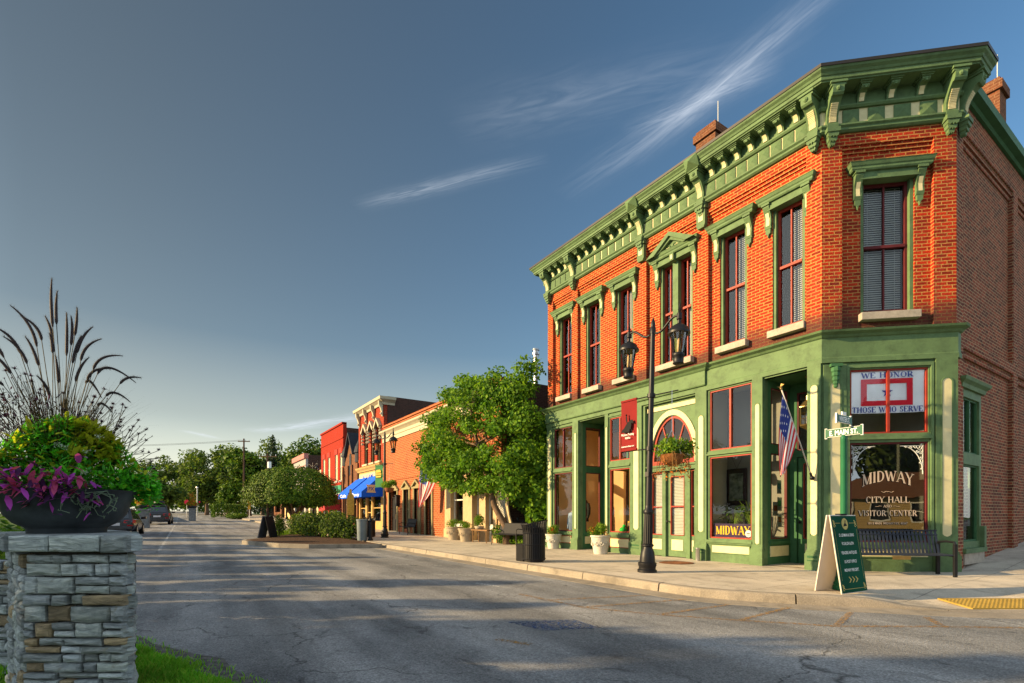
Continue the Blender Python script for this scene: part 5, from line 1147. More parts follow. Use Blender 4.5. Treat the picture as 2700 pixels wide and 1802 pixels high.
# flags: a cloth of its own under a pole
FRED = mat('flag_red', (.50, .03, .035), .75, .06, 4.); FWHT = mat('flag_white', (.62, .61, .6), .75, .05, 4.); FBLU = mat('flag_blue', (.03, .045, .20), .75, .08, 4.)
def flag(label, foot, tip, hoist, drop, scale=1., seed=1, spread=.12, sgn=-1):
    rnd = random.Random(seed); f_, p_ = Vector(foot), Vector(tip); t = thing('flag', label, 'flag', foot, 'national flags on the shopfronts')
    m = MB(); m.tube([f_, p_], .014 * scale, 8); m.build('pole', mat('flag_pole_%d' % seed, (.4, .38, .34), .4), t, smooth=True)
    m = MB(); m.ball(f_, .05 * scale); d = (p_ - f_).normalized(); m.tube([f_ - d * .02, f_ + d * .12], .026 * scale, 8); m.build('bracket', BLACK, t)
    m = MB(); m.ball(p_ + d * .03, .028 * scale); m.add([tuple(p_ + d * .05 + Vector(q) * scale) for q in ((-.09, 0, .04), (-.02, .01, .03), (0, 0, .09), (.03, .01, .03), (.07, 0, .06), (0, -.02, -.01))], [(0, 1, 5), (1, 2, 4, 5), (4, 3, 5)]); m.build('finial', BRASS, t)
    NA, NB = 26, 40; L = (p_ - f_).length
    def P(i, j):
        a, b = i / NA, j / NB; h = p_ - d * (.06 + hoist * a)
        low = Vector((p_.x + sgn * .0 + .04 * (a - .5), p_.y + .02, p_.z - drop + .1 * a)) + Vector((sgn * spread * (.5 - a) * .6, 0, 0))
        q = h.lerp(low, b); bell = math.sin(math.pi * min(1, b * 1.02)); fold = math.sin(a * 11 + b * 2.5) * .05 * (.25 + b) * (1 - .2 * a) * scale
        q = q + Vector((sgn * .05 * bell * (1 - a) * scale, 0, -.10 * bell * a * scale)); n = Vector((.25, -.95, 0)); return q + n * fold + Vector((math.cos(a * 9) * .02 * b * scale, 0, 0))
    m = MB()
    for i in range(NA):
        for j in range(NB):
            st = i // 2; can = i < 14 and j < 16
            k = 2 if can else (0 if st % 2 == 0 else 1)
            if can and i % 3 == 1 and i < 13 and j % 4 == (1 if (i // 3) % 2 == 0 else 3) and j < 16:
                c = [P(i, j), P(i + 1, j), P(i + 1, j + 1), P(i, j + 1)]; mid = (c[0] + c[1] + c[2] + c[3]) / 4
                m.add([mid + (q - mid) * .95 for q in c], [(0, 1, 2, 3)], 1)
                for u in range(4): m.add([c[u], c[(u + 1) % 4], mid + (c[(u + 1) % 4] - mid) * .95, mid + (c[u] - mid) * .95], [(0, 1, 2, 3)], 2)
            else: m.add([P(i, j), P(i + 1, j), P(i + 1, j + 1), P(i, j + 1)], [(0, 1, 2, 3)], k)
    m.build('cloth', [FRED, FWHT, FBLU], t, smooth=True, uv=False)
    return t
flag('national flag hanging in folds from an angled pole by the recessed office door', (-5.56, 11.45, 2.0), (-5.80, 10.67, 3.85), 1.0, 1.85, 1., 1)
flag('national flag on the orange brick building, hanging below the edge of the leafy tree', (-23.6, 11.5, 2.9), (-24.9, 10.6, 3.9), 1.3, 2.3, 1.3, 2, .5)
# brass lantern hung in the recess
LX, LY = -5.98, 12.15
t = thing('hanging_lantern', 'six sided brass lantern hung on a chain in the recessed office doorway', 'lantern', (LX, LY, 4.42))
m = MB()
for i in range(12): m.lathe([(.012, 0), (.018, .014), (.012, .028)], (LX, LY, 4.0 + .034 * i), 6)
m.lathe([(.07, 4.38), (.075, 4.41)], (LX, LY, 0), 12); m.tube([(LX, LY, 3.9), (LX, LY, 4.4)], .006, 4); m.build('chain', BRASS, t)
m = MB(); m.lathe([(.02, 4.0), (.05, 3.96), (.05, 3.86), (.10, 3.83), (.22, 3.70), (.22, 3.68)], (LX, LY, 0), 6); m.build('cap', BRASS, t)
m = MB()
for i in range(6):
    a, b = R(60 * i), R(60 * i + 60); pa, pb = (LX + .19 * math.cos(a), LY + .19 * math.sin(a)), (LX + .19 * math.cos(b), LY + .19 * math.sin(b))
    m.tube([(*pa, 3.28), (*pa, 3.69)], .011, 4)
    for z in (3.28, 3.42, 3.55): m.tube([(*pa, z), (*pb, z)], .007 if z > 3.3 else .012, 4)
    m.tube([((pa[0] + pb[0]) / 2, (pa[1] + pb[1]) / 2, 3.28), ((pa[0] + pb[0]) / 2, (pa[1] + pb[1]) / 2, 3.69)], .006, 4)
m.lathe([(.03, 3.16), (.19, 3.26), (.2, 3.28)], (LX, LY, 0), 6); m.build('cage', BRASS, t)
m = MB(); m.lathe([(.175, 3.28), (.175, 3.69)], (LX, LY, 0), 6, cap=False); m.build('glass', GLASS, t)
m = MB()
for i in range(3): m.lathe([(.012, 3.28), (.012, 3.42), (.018, 3.46), (.0, 3.5)], (LX + .05 * math.cos(i * 2.1), LY + .05 * math.sin(i * 2.1), 0), 6)
m.build('candle_bulb', FROST, t)
# ash can, drain grate, grey ash bin, bollard
m = MB(); m.lathe([(.055, 0), (.06, .02), (.055, .3), (.062, .31), (.06, .34), (.04, .345)], (0, 0, 0), 14); o = m.build('ash_can', STEEL, None, smooth=True, auto=40); o.location = (-8.36, 11.33, 0); tag(o, 'small steel ash can at the foot of the pilaster right of the arched doorway', 'ash can')
m = MB(); m.lathe([(.42, .0), (.42, .006), (.36, .008)], (0, 0, 0), 24); 
for i in range(-3, 4): m.box(-.3, .3, i * .09 - .02, i * .09 + .02, .006, .012)
o = m.build('utility_cover', mat('rusty_iron', (.14, .06, .03), .8, .3, 12.), None); o.location = (-8.3, 10.4, .004); tag(o, 'round rusty utility cover set in the pavement before the arched doorway', 'utility cover')
m = MB(); m.lathe([(.20, 0), (.21, .03), (.24, .88), (.26, .9), (.26, .96), (.2, .97)], (0, 0, 0), 20); o = m.build('ash_bin', mat('grey_plastic', (.17, .20, .21), .5, .1, 5.), None, smooth=True, auto=40); o.location = (-22.9, 6.95, .04); tag(o, 'tall grey ash bin at the kerb corner in front of the dark bushes', 'bin')
m = MB(); m.lathe([(.12, 0), (.12, .06), (.085, .1), (.08, .85), (.1, .87), (.1, .93), (.05, 1.0), (.03, 1.06), (.0, 1.09)], (0, 0, 0), 16, cap=False); o = m.build('bollard', BLACK, None, smooth=True, auto=40); o.location = (-22.65, 7.25, .04); tag(o, 'black bollard standing just right of the grey ash bin', 'bollard')
t = thing('kerb_board', 'dark A-frame board on the tip of the planted island, seen edge on', 'sandwich board', (-26.6, 3.35, zr(-26.6)))
z0 = zr(-26.6)
for s in (-1, 1):
    m = MB(FR(-26.6, 3.55, R(-40))); f = lambda x, y, v: (x, s * (.32 - .26 * v) + y, z0 + 1.05 * v)
    m.add([f(-.32, -.02, 0), f(.32, -.02, 0), f(.32, .02, 0), f(-.32, .02, 0), f(-.32, -.02, 1), f(.32, -.02, 1), f(.32, .02, 1), f(-.32, .02, 1)], [(0, 3, 2, 1), (4, 5, 6, 7), (0, 1, 5, 4), (1, 2, 6, 5), (2, 3, 7, 6), (3, 0, 4, 7)]); m.build('leaf', mat('slate_grey_%d' % (s + 1), (.06, .07, .09), .6, .15, 5.) if s < 0 else BLACKM, t)
for (x, y, h, lb) in ((-45.5, 7.9, .75, 'small white sign on a short post beyond the mop headed tree'),):
    t = thing('post_sign', lb, 'sign', (x, y, zr(x))); m = MB(); m.tube([(x, y, zr(x)), (x, y, zr(x) + 1.9)], .03, 6); m.build('post', STEEL, t); m = MB(FR(x, y, R(60))); m.box(-.2, .2, -.05, -.03, zr(x) + 1.4, zr(x) + 1.95); m.build('plate', LETW, t)
m = MB(); m.lathe([(.16, 0), (.16, .05), (.11, .07), (.10, .55), (.14, .57), (.14, .62), (.11, .68), (.06, .76), (.04, .8), (.0, .82)], (0, 0, 0), 14, cap=False)
for a in (0, 90, 180): m.tube([(0, 0, .45), (.19 * math.cos(R(a)), .19 * math.sin(R(a)), .45)], .055, 8)
o = m.build('fire_hydrant', mat('hydrant_orange', (.40, .16, .07), .5, .15, 5.), None, smooth=True, auto=40); o.location = (-52, 9.0, zr(-52) + .15); o.scale = (1.3, 1.3, 1.3); tag(o, 'orange fire hydrant on the far pavement, left of the mop headed tree trunk', 'fire hydrant')

# ---------------------------------------------------------------- goods behind the shop glass
GLD = mat('sign_letters_gold', (.62, .40, .03), .5, .05); SGB = mat('sign_deep_purple', (.035, .02, .06), .4, .3, 1.2)
m = MB(FM); m.box(-8.13, -7.07, .11, .14, .63, .98, 0); ms_ = m.build('name_board', SGB, None); tag(ms_, 'dark board lettered MIDWAY in gold standing inside the large shop window', 'sign')
m = MB(FM); put_serif(m, 'MIDWAY', -7.60, .70, .22, .106, width=.94, K=.24); m.build('lettering', GLD, ms_)
m = MB(FM); c = (-7.16, .74); m.lathe([(.085, 0), (.085, .01)], (0, 0, 0), 20); m.v = [tuple(FM @ Vector((c[0] + x, .098 - z_, c[1] + y - D))) for x, y, z_ in [(a, b, z) for a, b, z in [tuple(FM.inverted() @ Vector(v)) for v in m.v]]]; m.v = [(x, y, z + D) for x, y, z in m.v]
m.v = []; m.f = []; m.m = []; m.pxz([(c[0] + .085 * math.cos(R(18 * i)), c[1] + .085 * math.sin(R(18 * i))) for i in range(20)], .096, .104); o = m.build('round_badge', LETW, ms_)
m = MB(FM); m.box(c[0] - .045, c[0] + .045, .092, .095, c[1] - .008, c[1] + .012); m.box(c[0] - .03, c[0] + .03, .092, .095, c[1] - .04, c[1] - .03); m.build('badge_print', BLK, o)
FRM = mat('picture_frame_dark', (.03, .018, .02), .4, .2, 9.); PIC = mat('picture_print', (.10, .11, .08), .7, .7, 9.)
t = thing('framed_picture', 'large dark framed picture hung on the wall behind the big shop window', 'picture', (-8.05, D + 1.0, 1.45))
m = MB(FM); m.box(-8.34, -7.76, .98, 1.03, 1.45, 2.45); m.build('frame', FRM, t, bevel=.02); m = MB(FM); m.box(-8.25, -7.85, .97, .98, 1.58, 2.32); m.build('print', PIC, t)
m = MB(); m.tube([(-8.05, D + 1.0, 2.45), (-8.2, D + 1.02, 2.75)], .004, 3); m.tube([(-8.05, D + 1.0, 2.45), (-7.9, D + 1.02, 2.75)], .004, 3); m.build('hanging_wire', BLACK, t)
m = MB(FM); m.box(-8.36, -6.78, 1.05, 1.1, 0, 4.5); m.build('display_screen', mat('grey_partition', (.20, .19, .165), .8, .06, 2.), hall)
for i, (x, dx, s_, lb) in enumerate(((-7.85, 0, 1., 'dark leafy house plant behind the gold lettered board, left'), (-7.35, .1, 1.15, 'taller house plant with pale buds behind the gold lettered board'))):
    rnd = random.Random(30 + i); t = thing('house_plant', lb, 'plant', (x, D + .55, .56)); m = MB(); m.lathe([(.1, 0), (.15, .22), (.14, .23)], (x, D + .55, .56), 14); m.build('pot', TERRA, t, smooth=True)
    m = MB()
    for _ in range(46):
        a = rnd.uniform(0, 6.28); r = rnd.uniform(.1, .34) * s_; h = rnd.uniform(.3, .72) * s_; tip = Vector((x + r * math.cos(a), D + .55 + r * math.sin(a) * .7, .75 + h)); m.tube([(x, D + .55, .76), ((x + tip.x) / 2, (D + .55 + tip.y) / 2, .76 + h * .7), tip], .004, 3)
        d = Vector((math.cos(a), math.sin(a) * .7, rnd.uniform(-.6, .3))).normalized(); b_ = d.cross(Vector((0, 0, 1))).normalized() * .045; m.add([tip, tip + d * .09 + b_, tip + d * .22, tip + d * .09 - b_], [(0, 1, 2, 3)], rnd.randrange(1, 3))
    m.build('foliage', LG, t, uv=False)
def mannequin(label, x, y, z, mt, neck, h=.78, arms=True):
    t = thing('mannequin', label, 'mannequin', (x, y, z), 'mannequins in the shop window'); m = MB()
    m.lathe([(.02, 0), (.14, .0), (.14, .015), (.02, .03), (.018, .3)], (x, y, z), 14); m.lathe([(.06, h - .08), (.05, h + .0), (.052, h + .04), (.03, h + .07)], (x, y, z), 12); m.build('stand', neck, t, smooth=True)
    m = MB(); m.lathe([(.17, .02), (.165, .12), (.15, .28), (.165, .45), (.19, .58), (.185, .66), (.13, .72), (.07, h - .03), (.055, h - .02)], (x, y, z), 18, sy=.62)
    if arms:
        for s in (-1, 1): m.tube([(x + s * .16, y, z + .67), (x + s * .215, y, z + .5), (x + s * .23, y - .02, z + .3), (x + s * .2, y - .06, z + .12)], [.06, .062, .055, .042], 8)
    for i in range(7): a = -.12 + .04 * i; m.tube([(x + a, y - .115, z + .06), (x + a * .9, y - .105, z + .3), (x + a * 1.1, y - .12, z + .6)], .006, 4)
    m.build('shirt', mt, t, smooth=True); return t
mannequin('mannequin in a pale blue shirt, lower and nearer in the leftmost shop window', -14.25, D + .5, .58, mat('blue_shirt', (.22, .28, .40), .85, .15, 5.), POTW, .72)
mannequin('mannequin in a dark jacket, higher and further back in the leftmost shop window', -13.98, D + .85, .95, mat('dark_jacket', (.02, .022, .02), .85, .2, 5.), POTW, .82)
m = MB(FM); m.box(-14.2, -13.8, .75, 1.05, .58, .95); o = m.build('display_plinth', INTAN, None); tag(o, 'tan block carrying the dark jacket mannequin in the leftmost shop window', 'plinth')
t = thing('toy', 'bright green round toy in the shop window left of the red banner', 'toy', (-11.55, D + .35, .6)); m = MB(); m.ball((-11.55, D + .3, .72), .12, 0, 12, 7, .8); m.ball((-11.48, D + .28, .84), .06); m.build('body', mat('toy_green', (.02, .40, .05), .4), t, smooth=True)
m = MB(FM); m.box(-11.46, -11.2, .42, .45, .6, 1.0, 1); m.box(-11.44, -11.22, .41, .42, .64, .96, 0); o = m.build('boxed_toy', [PIC, mat('toy_yellow', (.55, .32, .03), .5)], None); tag(o, 'upright toy box with a yellow edge behind the green toy in the window', 'box')
m = MB(FM); m.box(-11.12, -11.0, .5, .8, .6, 1.25, 0); m.box(-11.12, -11.0, .5, .8, 1.28, 1.5, 1); m.box(-11.1, -11.0, .55, .8, 1.52, 1.85, 2); o = m.build('display_stack', [mat('blue_goods', (.05, .09, .3), .7, .4, 12.), mat('teal_goods', (.03, .25, .33), .7), mat('pink_goods', (.5, .06, .14), .7)], None); tag(o, 'stack of blue, teal and pink goods at the right of the toy window', 'goods')
PAPER = mat('paper', (.52, .52, .5), .8, .05, 3.); INK = [mat('ink_blue', (.04, .14, .3), .8), mat('ink_green', (.04, .3, .1), .8), mat('ink_rust', (.35, .1, .04), .8)]
MLr = FR(-6.7, D + .14, R(90))
for i, (x, z, w_, h_, k, lb) in enumerate(((.36, 1.72, .2, .34, 0, 'notice with a blue picture, topmost on the recess window'), (.18, 1.18, .22, .34, 2, 'notice with a rust picture, left of the middle on the recess window'), (.38, 1.3, .2, .34, 1, 'white notice with a green mark below the blue one'), (.38, .9, .2, .34, 2, 'white notice, lowest on the recess window'))):
    m = MB(MLr); m.box(x + .12, x + .12 + w_, .04, .042, z, z + h_, 0); n_ = m.build('notice', PAPER, None); tag(n_, lb, 'notice', 'notices on the recess window')
    m = MB(MLr); m.box(x + .15, x + .09 + w_, .036, .0385, z + h_ * .35, z + h_ * .75, 0)
    m.build('picture', INK[k], n_); m = MB(MLr)
    for j in range(4): m.box(x + .15, x + .09 + w_ - .02 * (j % 2), .037, .039, z + .03 + .022 * j, z + .037 + .022 * j)
    m.build('print', BLK, n_)
m = MB(MLr); m.pxz([(.62 + .13 * math.cos(R(15 * i)), 2.2 + .15 * math.sin(R(15 * i))) for i in range(24)], .5, .54); o = m.build('wall_clock', BLACKM, None); tag(o, 'round black wall clock seen through the recess window', 'clock'); m = MB(MLr); m.pxz([(.62 + .1 * math.cos(R(15 * i)), 2.2 + .12 * math.sin(R(15 * i))) for i in range(24)], .492, .5); m.build('dial', INTAN, o)
for i, (x, z, lb) in enumerate(((-6.25, .66, 'white notice low on the left of the office door glass'), (-6.02, .68, 'white notice low on the right of the office door glass'), (-6.1, 1.2, 'white notice halfway up the office door glass'))):
    m = MB(FR(0, D + 1.15)); m.box(x, x + .19, .05, .052, z, z + .34); n_ = m.build('notice', PAPER, None); tag(n_, lb, 'notice', 'notices on the office door'); m = MB(FR(0, D + 1.15))
    for j in range(6): m.box(x + .025, x + .165 - .03 * (j % 3), .047, .049, z + .04 + .045 * j, z + .052 + .045 * j)
    m.build('print', BLK, n_)
rnd = random.Random(77); LYL = [leaf('leaf_lit_yellow', (.30, .30, .03)), LG[0]]
px_ = FC @ Vector((1.95, .5, 0)); t = thing('house_plant', 'yellow leaved plant behind the right edge of the corner window lettering', 'plant', (px_.x, px_.y, .56)); m = MB(); m.lathe([(.1, 0), (.14, .2), (.13, .2)], (px_.x, px_.y, .56), 12); m.build('pot', TERRA, t, smooth=True)
m = MB(); leaves(m, [(px_.x, px_.y, 1.05, .3, .25, .35)], 260, .11, rnd, 2, ratio=.35); m.tube([(px_.x, px_.y, .7), (px_.x, px_.y, 1.2)], .012, 5, 1); m.build('foliage', LYL, t, uv=False)

# ================================================================ NEIGHBOURING BUILDINGS down the street
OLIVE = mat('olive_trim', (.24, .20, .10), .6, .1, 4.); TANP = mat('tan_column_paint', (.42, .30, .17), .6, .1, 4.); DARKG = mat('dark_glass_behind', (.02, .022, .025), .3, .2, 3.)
BLKD = mat('black_door_paint', (.018, .018, .02), .4, .2, 6.); CREAM2 = mat('pale_cream_paint', (.40, .36, .25), .6, .06, 3.)
def shell(t, x0, x1, z1, depth, m_side, m_roof, zb=-.3, right=True):
    """flanks, back and roof behind a front wall"""
    m = MB(); m.box(x1 - .25, x1, D + .3, D + depth, zb, z1); m.build('flank_wall', m_side, t)
    m = MB(); m.box(x0, x0 + .25, D + .3, D + depth, zb, z1 - .02); m.box(x0 + .25, x1 - .25, D + depth - .25, D + depth, zb, z1 - .04); m.build('rear_wall', m_side, t)
    m = MB(); m.box(x0 + .25, x1 - .25, D + .3, D + depth - .25, z1 - .5, z1 - .35); m.build('roof', m_roof, t)
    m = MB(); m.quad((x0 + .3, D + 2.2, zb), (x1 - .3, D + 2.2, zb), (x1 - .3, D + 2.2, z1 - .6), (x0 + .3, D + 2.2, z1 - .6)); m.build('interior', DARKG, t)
def sash_win(t, x0, x1, z0, z1, fm, y=.1, bars=True, name='window', gl=None):
    m = MB(FM)
    for q in ((x0, x0 + .07, z0, z1), (x1 - .07, x1, z0, z1), (x0 + .07, x1 - .07, z0, z0 + .07), (x0 + .07, x1 - .07, z1 - .07, z1), (x0 + .07, x1 - .07, (z0 + z1) / 2 - .03, (z0 + z1) / 2 + .03)): m.box(q[0], q[1], y, y + .08, q[2], q[3])
    w_ = m.build(name, fm, t); g = MB(FM); g.quad((x0 + .05, y + .05, z0 + .05), (x1 - .05, y + .05, z0 + .05), (x1 - .05, y + .05, z1 - .05), (x0 + .05, y + .05, z1 - .05)); g.build('pane', gl or GLASSU, w_); return w_
# long orange brick building with pedimented openings and the cream shopfront at its near end
b1 = thing('brick_building', 'long orange brick building with cream cornice, pedimented doors and a cream shopfront', 'building', (-33.4, D, 0))
OP = [(-32.2, -30.75, 0, 2.75), (-29.6, -28.75, .35, 2.75), (-27.95, -27.15, .1, 2.75), (-26.3, -25.5, 0, 2.75)]
m = MB(FM); m.wall(-33.4, -23.8, -.3, 7.15, 0, OP, .35); m.wall(-23.8, -18.4, 3.45, 7.15, 0, [], .35); m.build('wall', BRICK_OR, b1)
shell(b1, -33.4, -18.4, 7.12, 16, BRICK_DK, ROOFM)
m = MB(); m.sweep([(-33.4, D), (-18.4, D), (-18.4, D + .4)], [(-.02, 6.05), (.06, 6.05), (.06, 6.3), (.1, 6.33), (.1, 6.5), (.2, 6.6), (.3, 6.68), (.32, 6.78), (-.02, 6.8)]); m.build('cornice', CREAM2, b1)
m = MB(FM); m.box(-33.4, -18.4, -.05, .02, 3.45, 3.75); m.box(-33.4, -18.4, -.08, .02, 7.08, 7.2); m.build('string_course', BRICK_OR, b1)
def pediment(x0, x1, z, nm='pediment'):
    c = (x0 + x1) / 2; hw = (x1 - x0) / 2 + .28; h = hw * .62; m = MB(FM)
    m.box(c - hw, c + hw, -.1, .02, z, z + .12); m.pxz([(c - hw + .1, z + .12), (c + hw - .1, z + .12), (c, z + h)], -.03, .02)
    for s in (-1, 1): m.add([(c + s * hw, -.16, z + .12), (c, -.16, z + h + .12), (c, -.16, z + h - .02), (c + s * (hw - .22), -.16, z + .12), (c + s * hw, .02, z + .12), (c, .02, z + h + .12), (c, .02, z + h - .02), (c + s * (hw - .22), .02, z + .12)], [(0, 1, 2, 3), (0, 4, 5, 1), (2, 6, 7, 3), (0, 3, 7, 4)])
    for x in (x0 - .16, x1): m.box(x, x + .16, -.06, .1, 0, z)
    return m.build(nm, OLIVE, b1)
for a, b, c, d in OP: pediment(a, b, d)
for a, b, nm in ((OP[0][0], OP[0][1], 'door'), (OP[3][0], OP[3][1], 'door')):
    m = MB(FM); m.box(a, b, .2, .25, 0, 2.3); m.box(a, b, .14, .25, 2.3, 2.36)
    for i in range(2):
        w_ = (b - a) / 2; m.box(a + w_ * i + .1, a + w_ * (i + 1) - .1, .18, .2, .2, .9); m.box(a + w_ * i + .1, a + w_ * (i + 1) - .1, .18, .2, 1.1, 2.1)
    dd = m.build(nm, BLKD, b1); m = MB(FM); m.tube([((a + b) / 2 + .06, .15, .95), ((a + b) / 2 + .06, .15, 1.25)], .018, 5); m.build('handle', BRASS, dd); m = MB(FM); m.quad((a, .22, 2.38), (b, .22, 2.38), (b, .22, 2.74), (a, .22, 2.74)); m.build('transom_pane', GLASSU, dd)
sash_win(b1, *OP[1][:2], .35, 2.75, OLIVE, y=.15)
m = MB(FM); m.box(OP[2][0], OP[2][1], .15, .2, .1, 2.75); m.build('boarded_window', OLIVE, b1)
m = MB(FM); m.box(-30.6, -30.35, -.22, -.02, 1.75, 2.4); m.box(-30.64, -30.31, -.26, .0, 2.4, 2.46); m.build('wall_lantern', BLACK, b1)
# shopfront
cols = [(-23.75, -23.1), (-21.75, -20.85), (-20.15, -19.6), (-18.95, -18.4)]
for a, b in cols:
    m = MB(FM); m.box(a, b, -.08, .3, 0, 3.2); m.box(a - .05, b + (.05 if b < -18.5 else 0), -.12, .3, 0, .5); m.box(a - .04, b + (.04 if b < -18.5 else 0), -.14, .3, 3.05, 3.2); m.build('column', TANP, b1)
m = MB(FM); m.box(-23.8, -18.4, -.12, .3, 3.2, 3.45); m.build('shop_fascia', CREAM2, b1)
for a, b in ((-23.1, -21.75), (-19.6, -18.95)):
    m = MB(FM); m.box(a, b, .1, .2, 0, .7); m.build('stall_riser', WHITEP, b1); sash_win(b1, a, b, .7, 3.2, WHITEP, y=.12, name='shop_window', gl=GLASS)
m = MB(FM); m.box(-20.85, -20.15, .2, .26, 0, .8); m.box(-20.85, -20.75, .2, .26, .8, 3.2); m.box(-20.25, -20.15, .2, .26, .8, 3.2); m.build('shop_door', WHITEP, b1)
rnd = random.Random(9); GOODS = [mat('goods_%s' % n_, c_, .7) for n_, c_ in (('red', (.5, .05, .03)), ('teal', (.03, .3, .25)), ('pink', (.55, .25, .3)), ('white', (.55, .53, .5)), ('green', (.1, .3, .05)))]
for a, b, lb in ((-23.0, -21.85, 'coloured goods on shelves in the left window of the cream shopfront'), (-19.55, -19.0, 'coloured goods on shelves in the right window of the cream shopfront')):
    m = MB(FM); m.box(a, b, .5, .9, .65, .7, 3); m.box(a, b, .5, .9, 1.55, 1.58, 3); m.box(a, b, .95, 1.0, .65, 3.0, 3)
    for i in range(14): x = rnd.uniform(a, b - .2); z = rnd.choice((.7, .7, 1.58, 2.3)); m.box(x, x + rnd.uniform(.08, .25), .5 + rnd.uniform(0, .3), .85, z, z + rnd.uniform(.15, .6), rnd.randrange(5))
    o = m.build('shelf_goods', GOODS, None); tag(o, lb, 'goods')
m = MB(); m.lathe([(.11, 6.4), (.11, 8.7), (.17, 8.72), (.17, 8.8), (.12, 8.82), (.12, 8.9), (.17, 8.92), (.15, 9.0)], (-19.2, 14.0, 0), 12); m.build('vent_pipe', STEEL, b1, smooth=True, auto=40)

# tall red brick with white bracketed cornice, three hooded windows and a yellow shopfront
b2 = thing('brick_shop', 'tall red brick shop with white bracketed cornice, three narrow hooded windows and blue awnings', 'building', (-39.0, D, 0))
W2 = [(-37.75, -36.85), (-36.2, -35.35), (-34.8, -34.0)]
m = MB(FM); m.wall(-39.0, -33.45, 4.75, 8.8, .05, [(a, b, 4.95, 7.3) for a, b in W2], .3); m.box(-39.0, -38.6, 0, .1, 4.75, 8.8); m.build('wall', BRICK_RB, b2)
shell(b2, -39.0, -33.42, 9.3, 18, BRICK_DK, ROOFM, 0)
m = MB(); m.sweep([(-39.0, D + .6), (-39.0, D), (-33.42, D), (-33.42, D + .8)], [(-.02, 8.7), (.05, 8.7), (.07, 8.85), (.25, 8.98), (.33, 9.02), (.36, 9.2), (-.02, 9.23)]); m.build('cornice', CREAM2, b2)
for i in range(4):
    x = -38.8 + i * 1.75; m = MB(FM)
    m.pyz([(0, 7.9), (-.06, 7.95), (-.09, 8.2), (-.15, 8.45), (-.27, 8.65), (-.3, 8.95), (0, 8.95)], x - .09, x + .09); m.ball((x, -.1, 8.1), .09, 0, 8, 5)
    c_ = m.build('cornice_bracket', CREAM2, b2)
for a, b in W2:
    sash_win(b2, a, b, 4.95, 7.3, OLIVE, y=.15); c = (a + b) / 2; hw = (b - a) / 2 + .2; m = MB(FM)
    m.box(a - .1, b + .1, -.1, .1, 4.82, 4.95); m.build('sill', CREAM2, b2); m = MB(FM)
    for s in (-1, 1):
        m.add([(c + s * hw, -.2, 7.35), (c, -.2, 7.95), (c, -.2, 7.75), (c + s * (hw - .12), -.2, 7.2), (c + s * hw, .1, 7.35), (c, .1, 7.95), (c, .1, 7.75), (c + s * (hw - .12), .1, 7.2)], [(0, 1, 2, 3), (0, 4, 5, 1), (0, 3, 7, 4)])
        for z in (6.5, 6.75, 7.0, 7.2): m.ball((c + s * (hw - .08), -.06, z), .1, 0, 6, 4)
    m.build('window_hood', CREAM2, b2)
YELS = mat('yellow_shop_paint', (.42, .27, .10), .6, .1, 3.); AWB = mat('blue_awning', (.01, .10, .62), .75, .1, 3.); AWR = mat('red_awning', (.28, .03, .03), .75, .1, 3.); SIGNC = mat('cream_sign', (.55, .45, .25), .6, .05)
m = MB(FM); m.sweep([(-39.0, 0), (-33.45, 0)], [(-.02, 4.4), (.1, 4.4), (.14, 4.5), (.25, 4.62), (.28, 4.72), (-.02, 4.76)]); m.wall(-39.0, -33.45, 0, 4.4, 0, [(-38.7, -37.3, .7, 2.7), (-37.0, -36.0, 0, 2.7), (-35.7, -33.9, .7, 2.7)], .2); m.build('shopfront', YELS, b2)
for a, b, z in ((-38.7, -37.3, .7), (-35.7, -33.9, .7), (-37.0, -36.0, .05)): sash_win(b2, a, b, z, 2.7, YELS, y=.06, name='shop_window', gl=GLASS)
m = MB(FM); m.box(-38.6, -33.8, -.06, 0, 3.35, 4.25, 0); sg = m.build('sign_board', SIGNC, b2); m = MB(FM); put_text(m, 'ALGAM', -36.6, 3.85, .3, -.065, width=2.4, bold=.02); m.box(-38.0, -36.9, -.068, -.06, 3.7, 3.73); m.build('lettering', NAVY, sg)
def awning(label, x0, x1, zt, zb, dep, mt, txt=None, emblem=False, par=None):
    t = thing('awning', label, 'awning', (x0, D, zb), 'shop awnings'); m = MB(FM)
    m.add([(x0, 0, zt), (x1, 0, zt), (x1, -dep, zb), (x0, -dep, zb), (x0, 0, zb), (x1, 0, zb)], [(0, 3, 2, 1), (0, 4, 3), (1, 2, 5)]); m.quad((x0, -dep, zb), (x0, -dep, zb - .35), (x1, -dep, zb - .35), (x1, -dep, zb)); m.quad((x0, 0, zb), (x0, 0, zb - .3), (x0, -dep, zb - .35), (x0, -dep, zb)); m.quad((x1, -dep, zb), (x1, -dep, zb - .35), (x1, 0, zb - .3), (x1, 0, zb))
    m.build('canvas', mt, t)
    m = MB(FM)
    for x in (x0 + .03, x1 - .03): m.tube([(x, 0, zb + .05), (x, -dep + .02, zb - .02)], .02, 5)
    m.build('frame', STEEL, t)
    if txt: m = MB(FM); put_text(m, txt, (x0 + x1) / 2, zb - .26, .2, -dep - .006, width=(x1 - x0) * .6, bold=.02); m.build('lettering', LETW, t)
    if emblem:
        m = MB(FR(x1, D, R(90))); m.pxz([(-1.12, zb - .05), (-.48, zb - .05), (-.55, zb + .1), (-.55, zb + .3), (-.46, zb + .48), (-1.14, zb + .48), (-1.05, zb + .3), (-1.05, zb + .1)], -.012, -.006); em = m.build('emblem', SIGNC, t); m = MB(FR(x1, D, R(90))); put_text(m, 'FX', -.8, zb + .1, .22, -.018, bold=.02); m.build('lettering', NAVY, em)
    return t
awning('blue canvas awning nearest the orange brick building, with a pale emblem on its side', -36.2, -33.5, 4.0, 2.75, 1.45, AWB, 'Fancy', True)
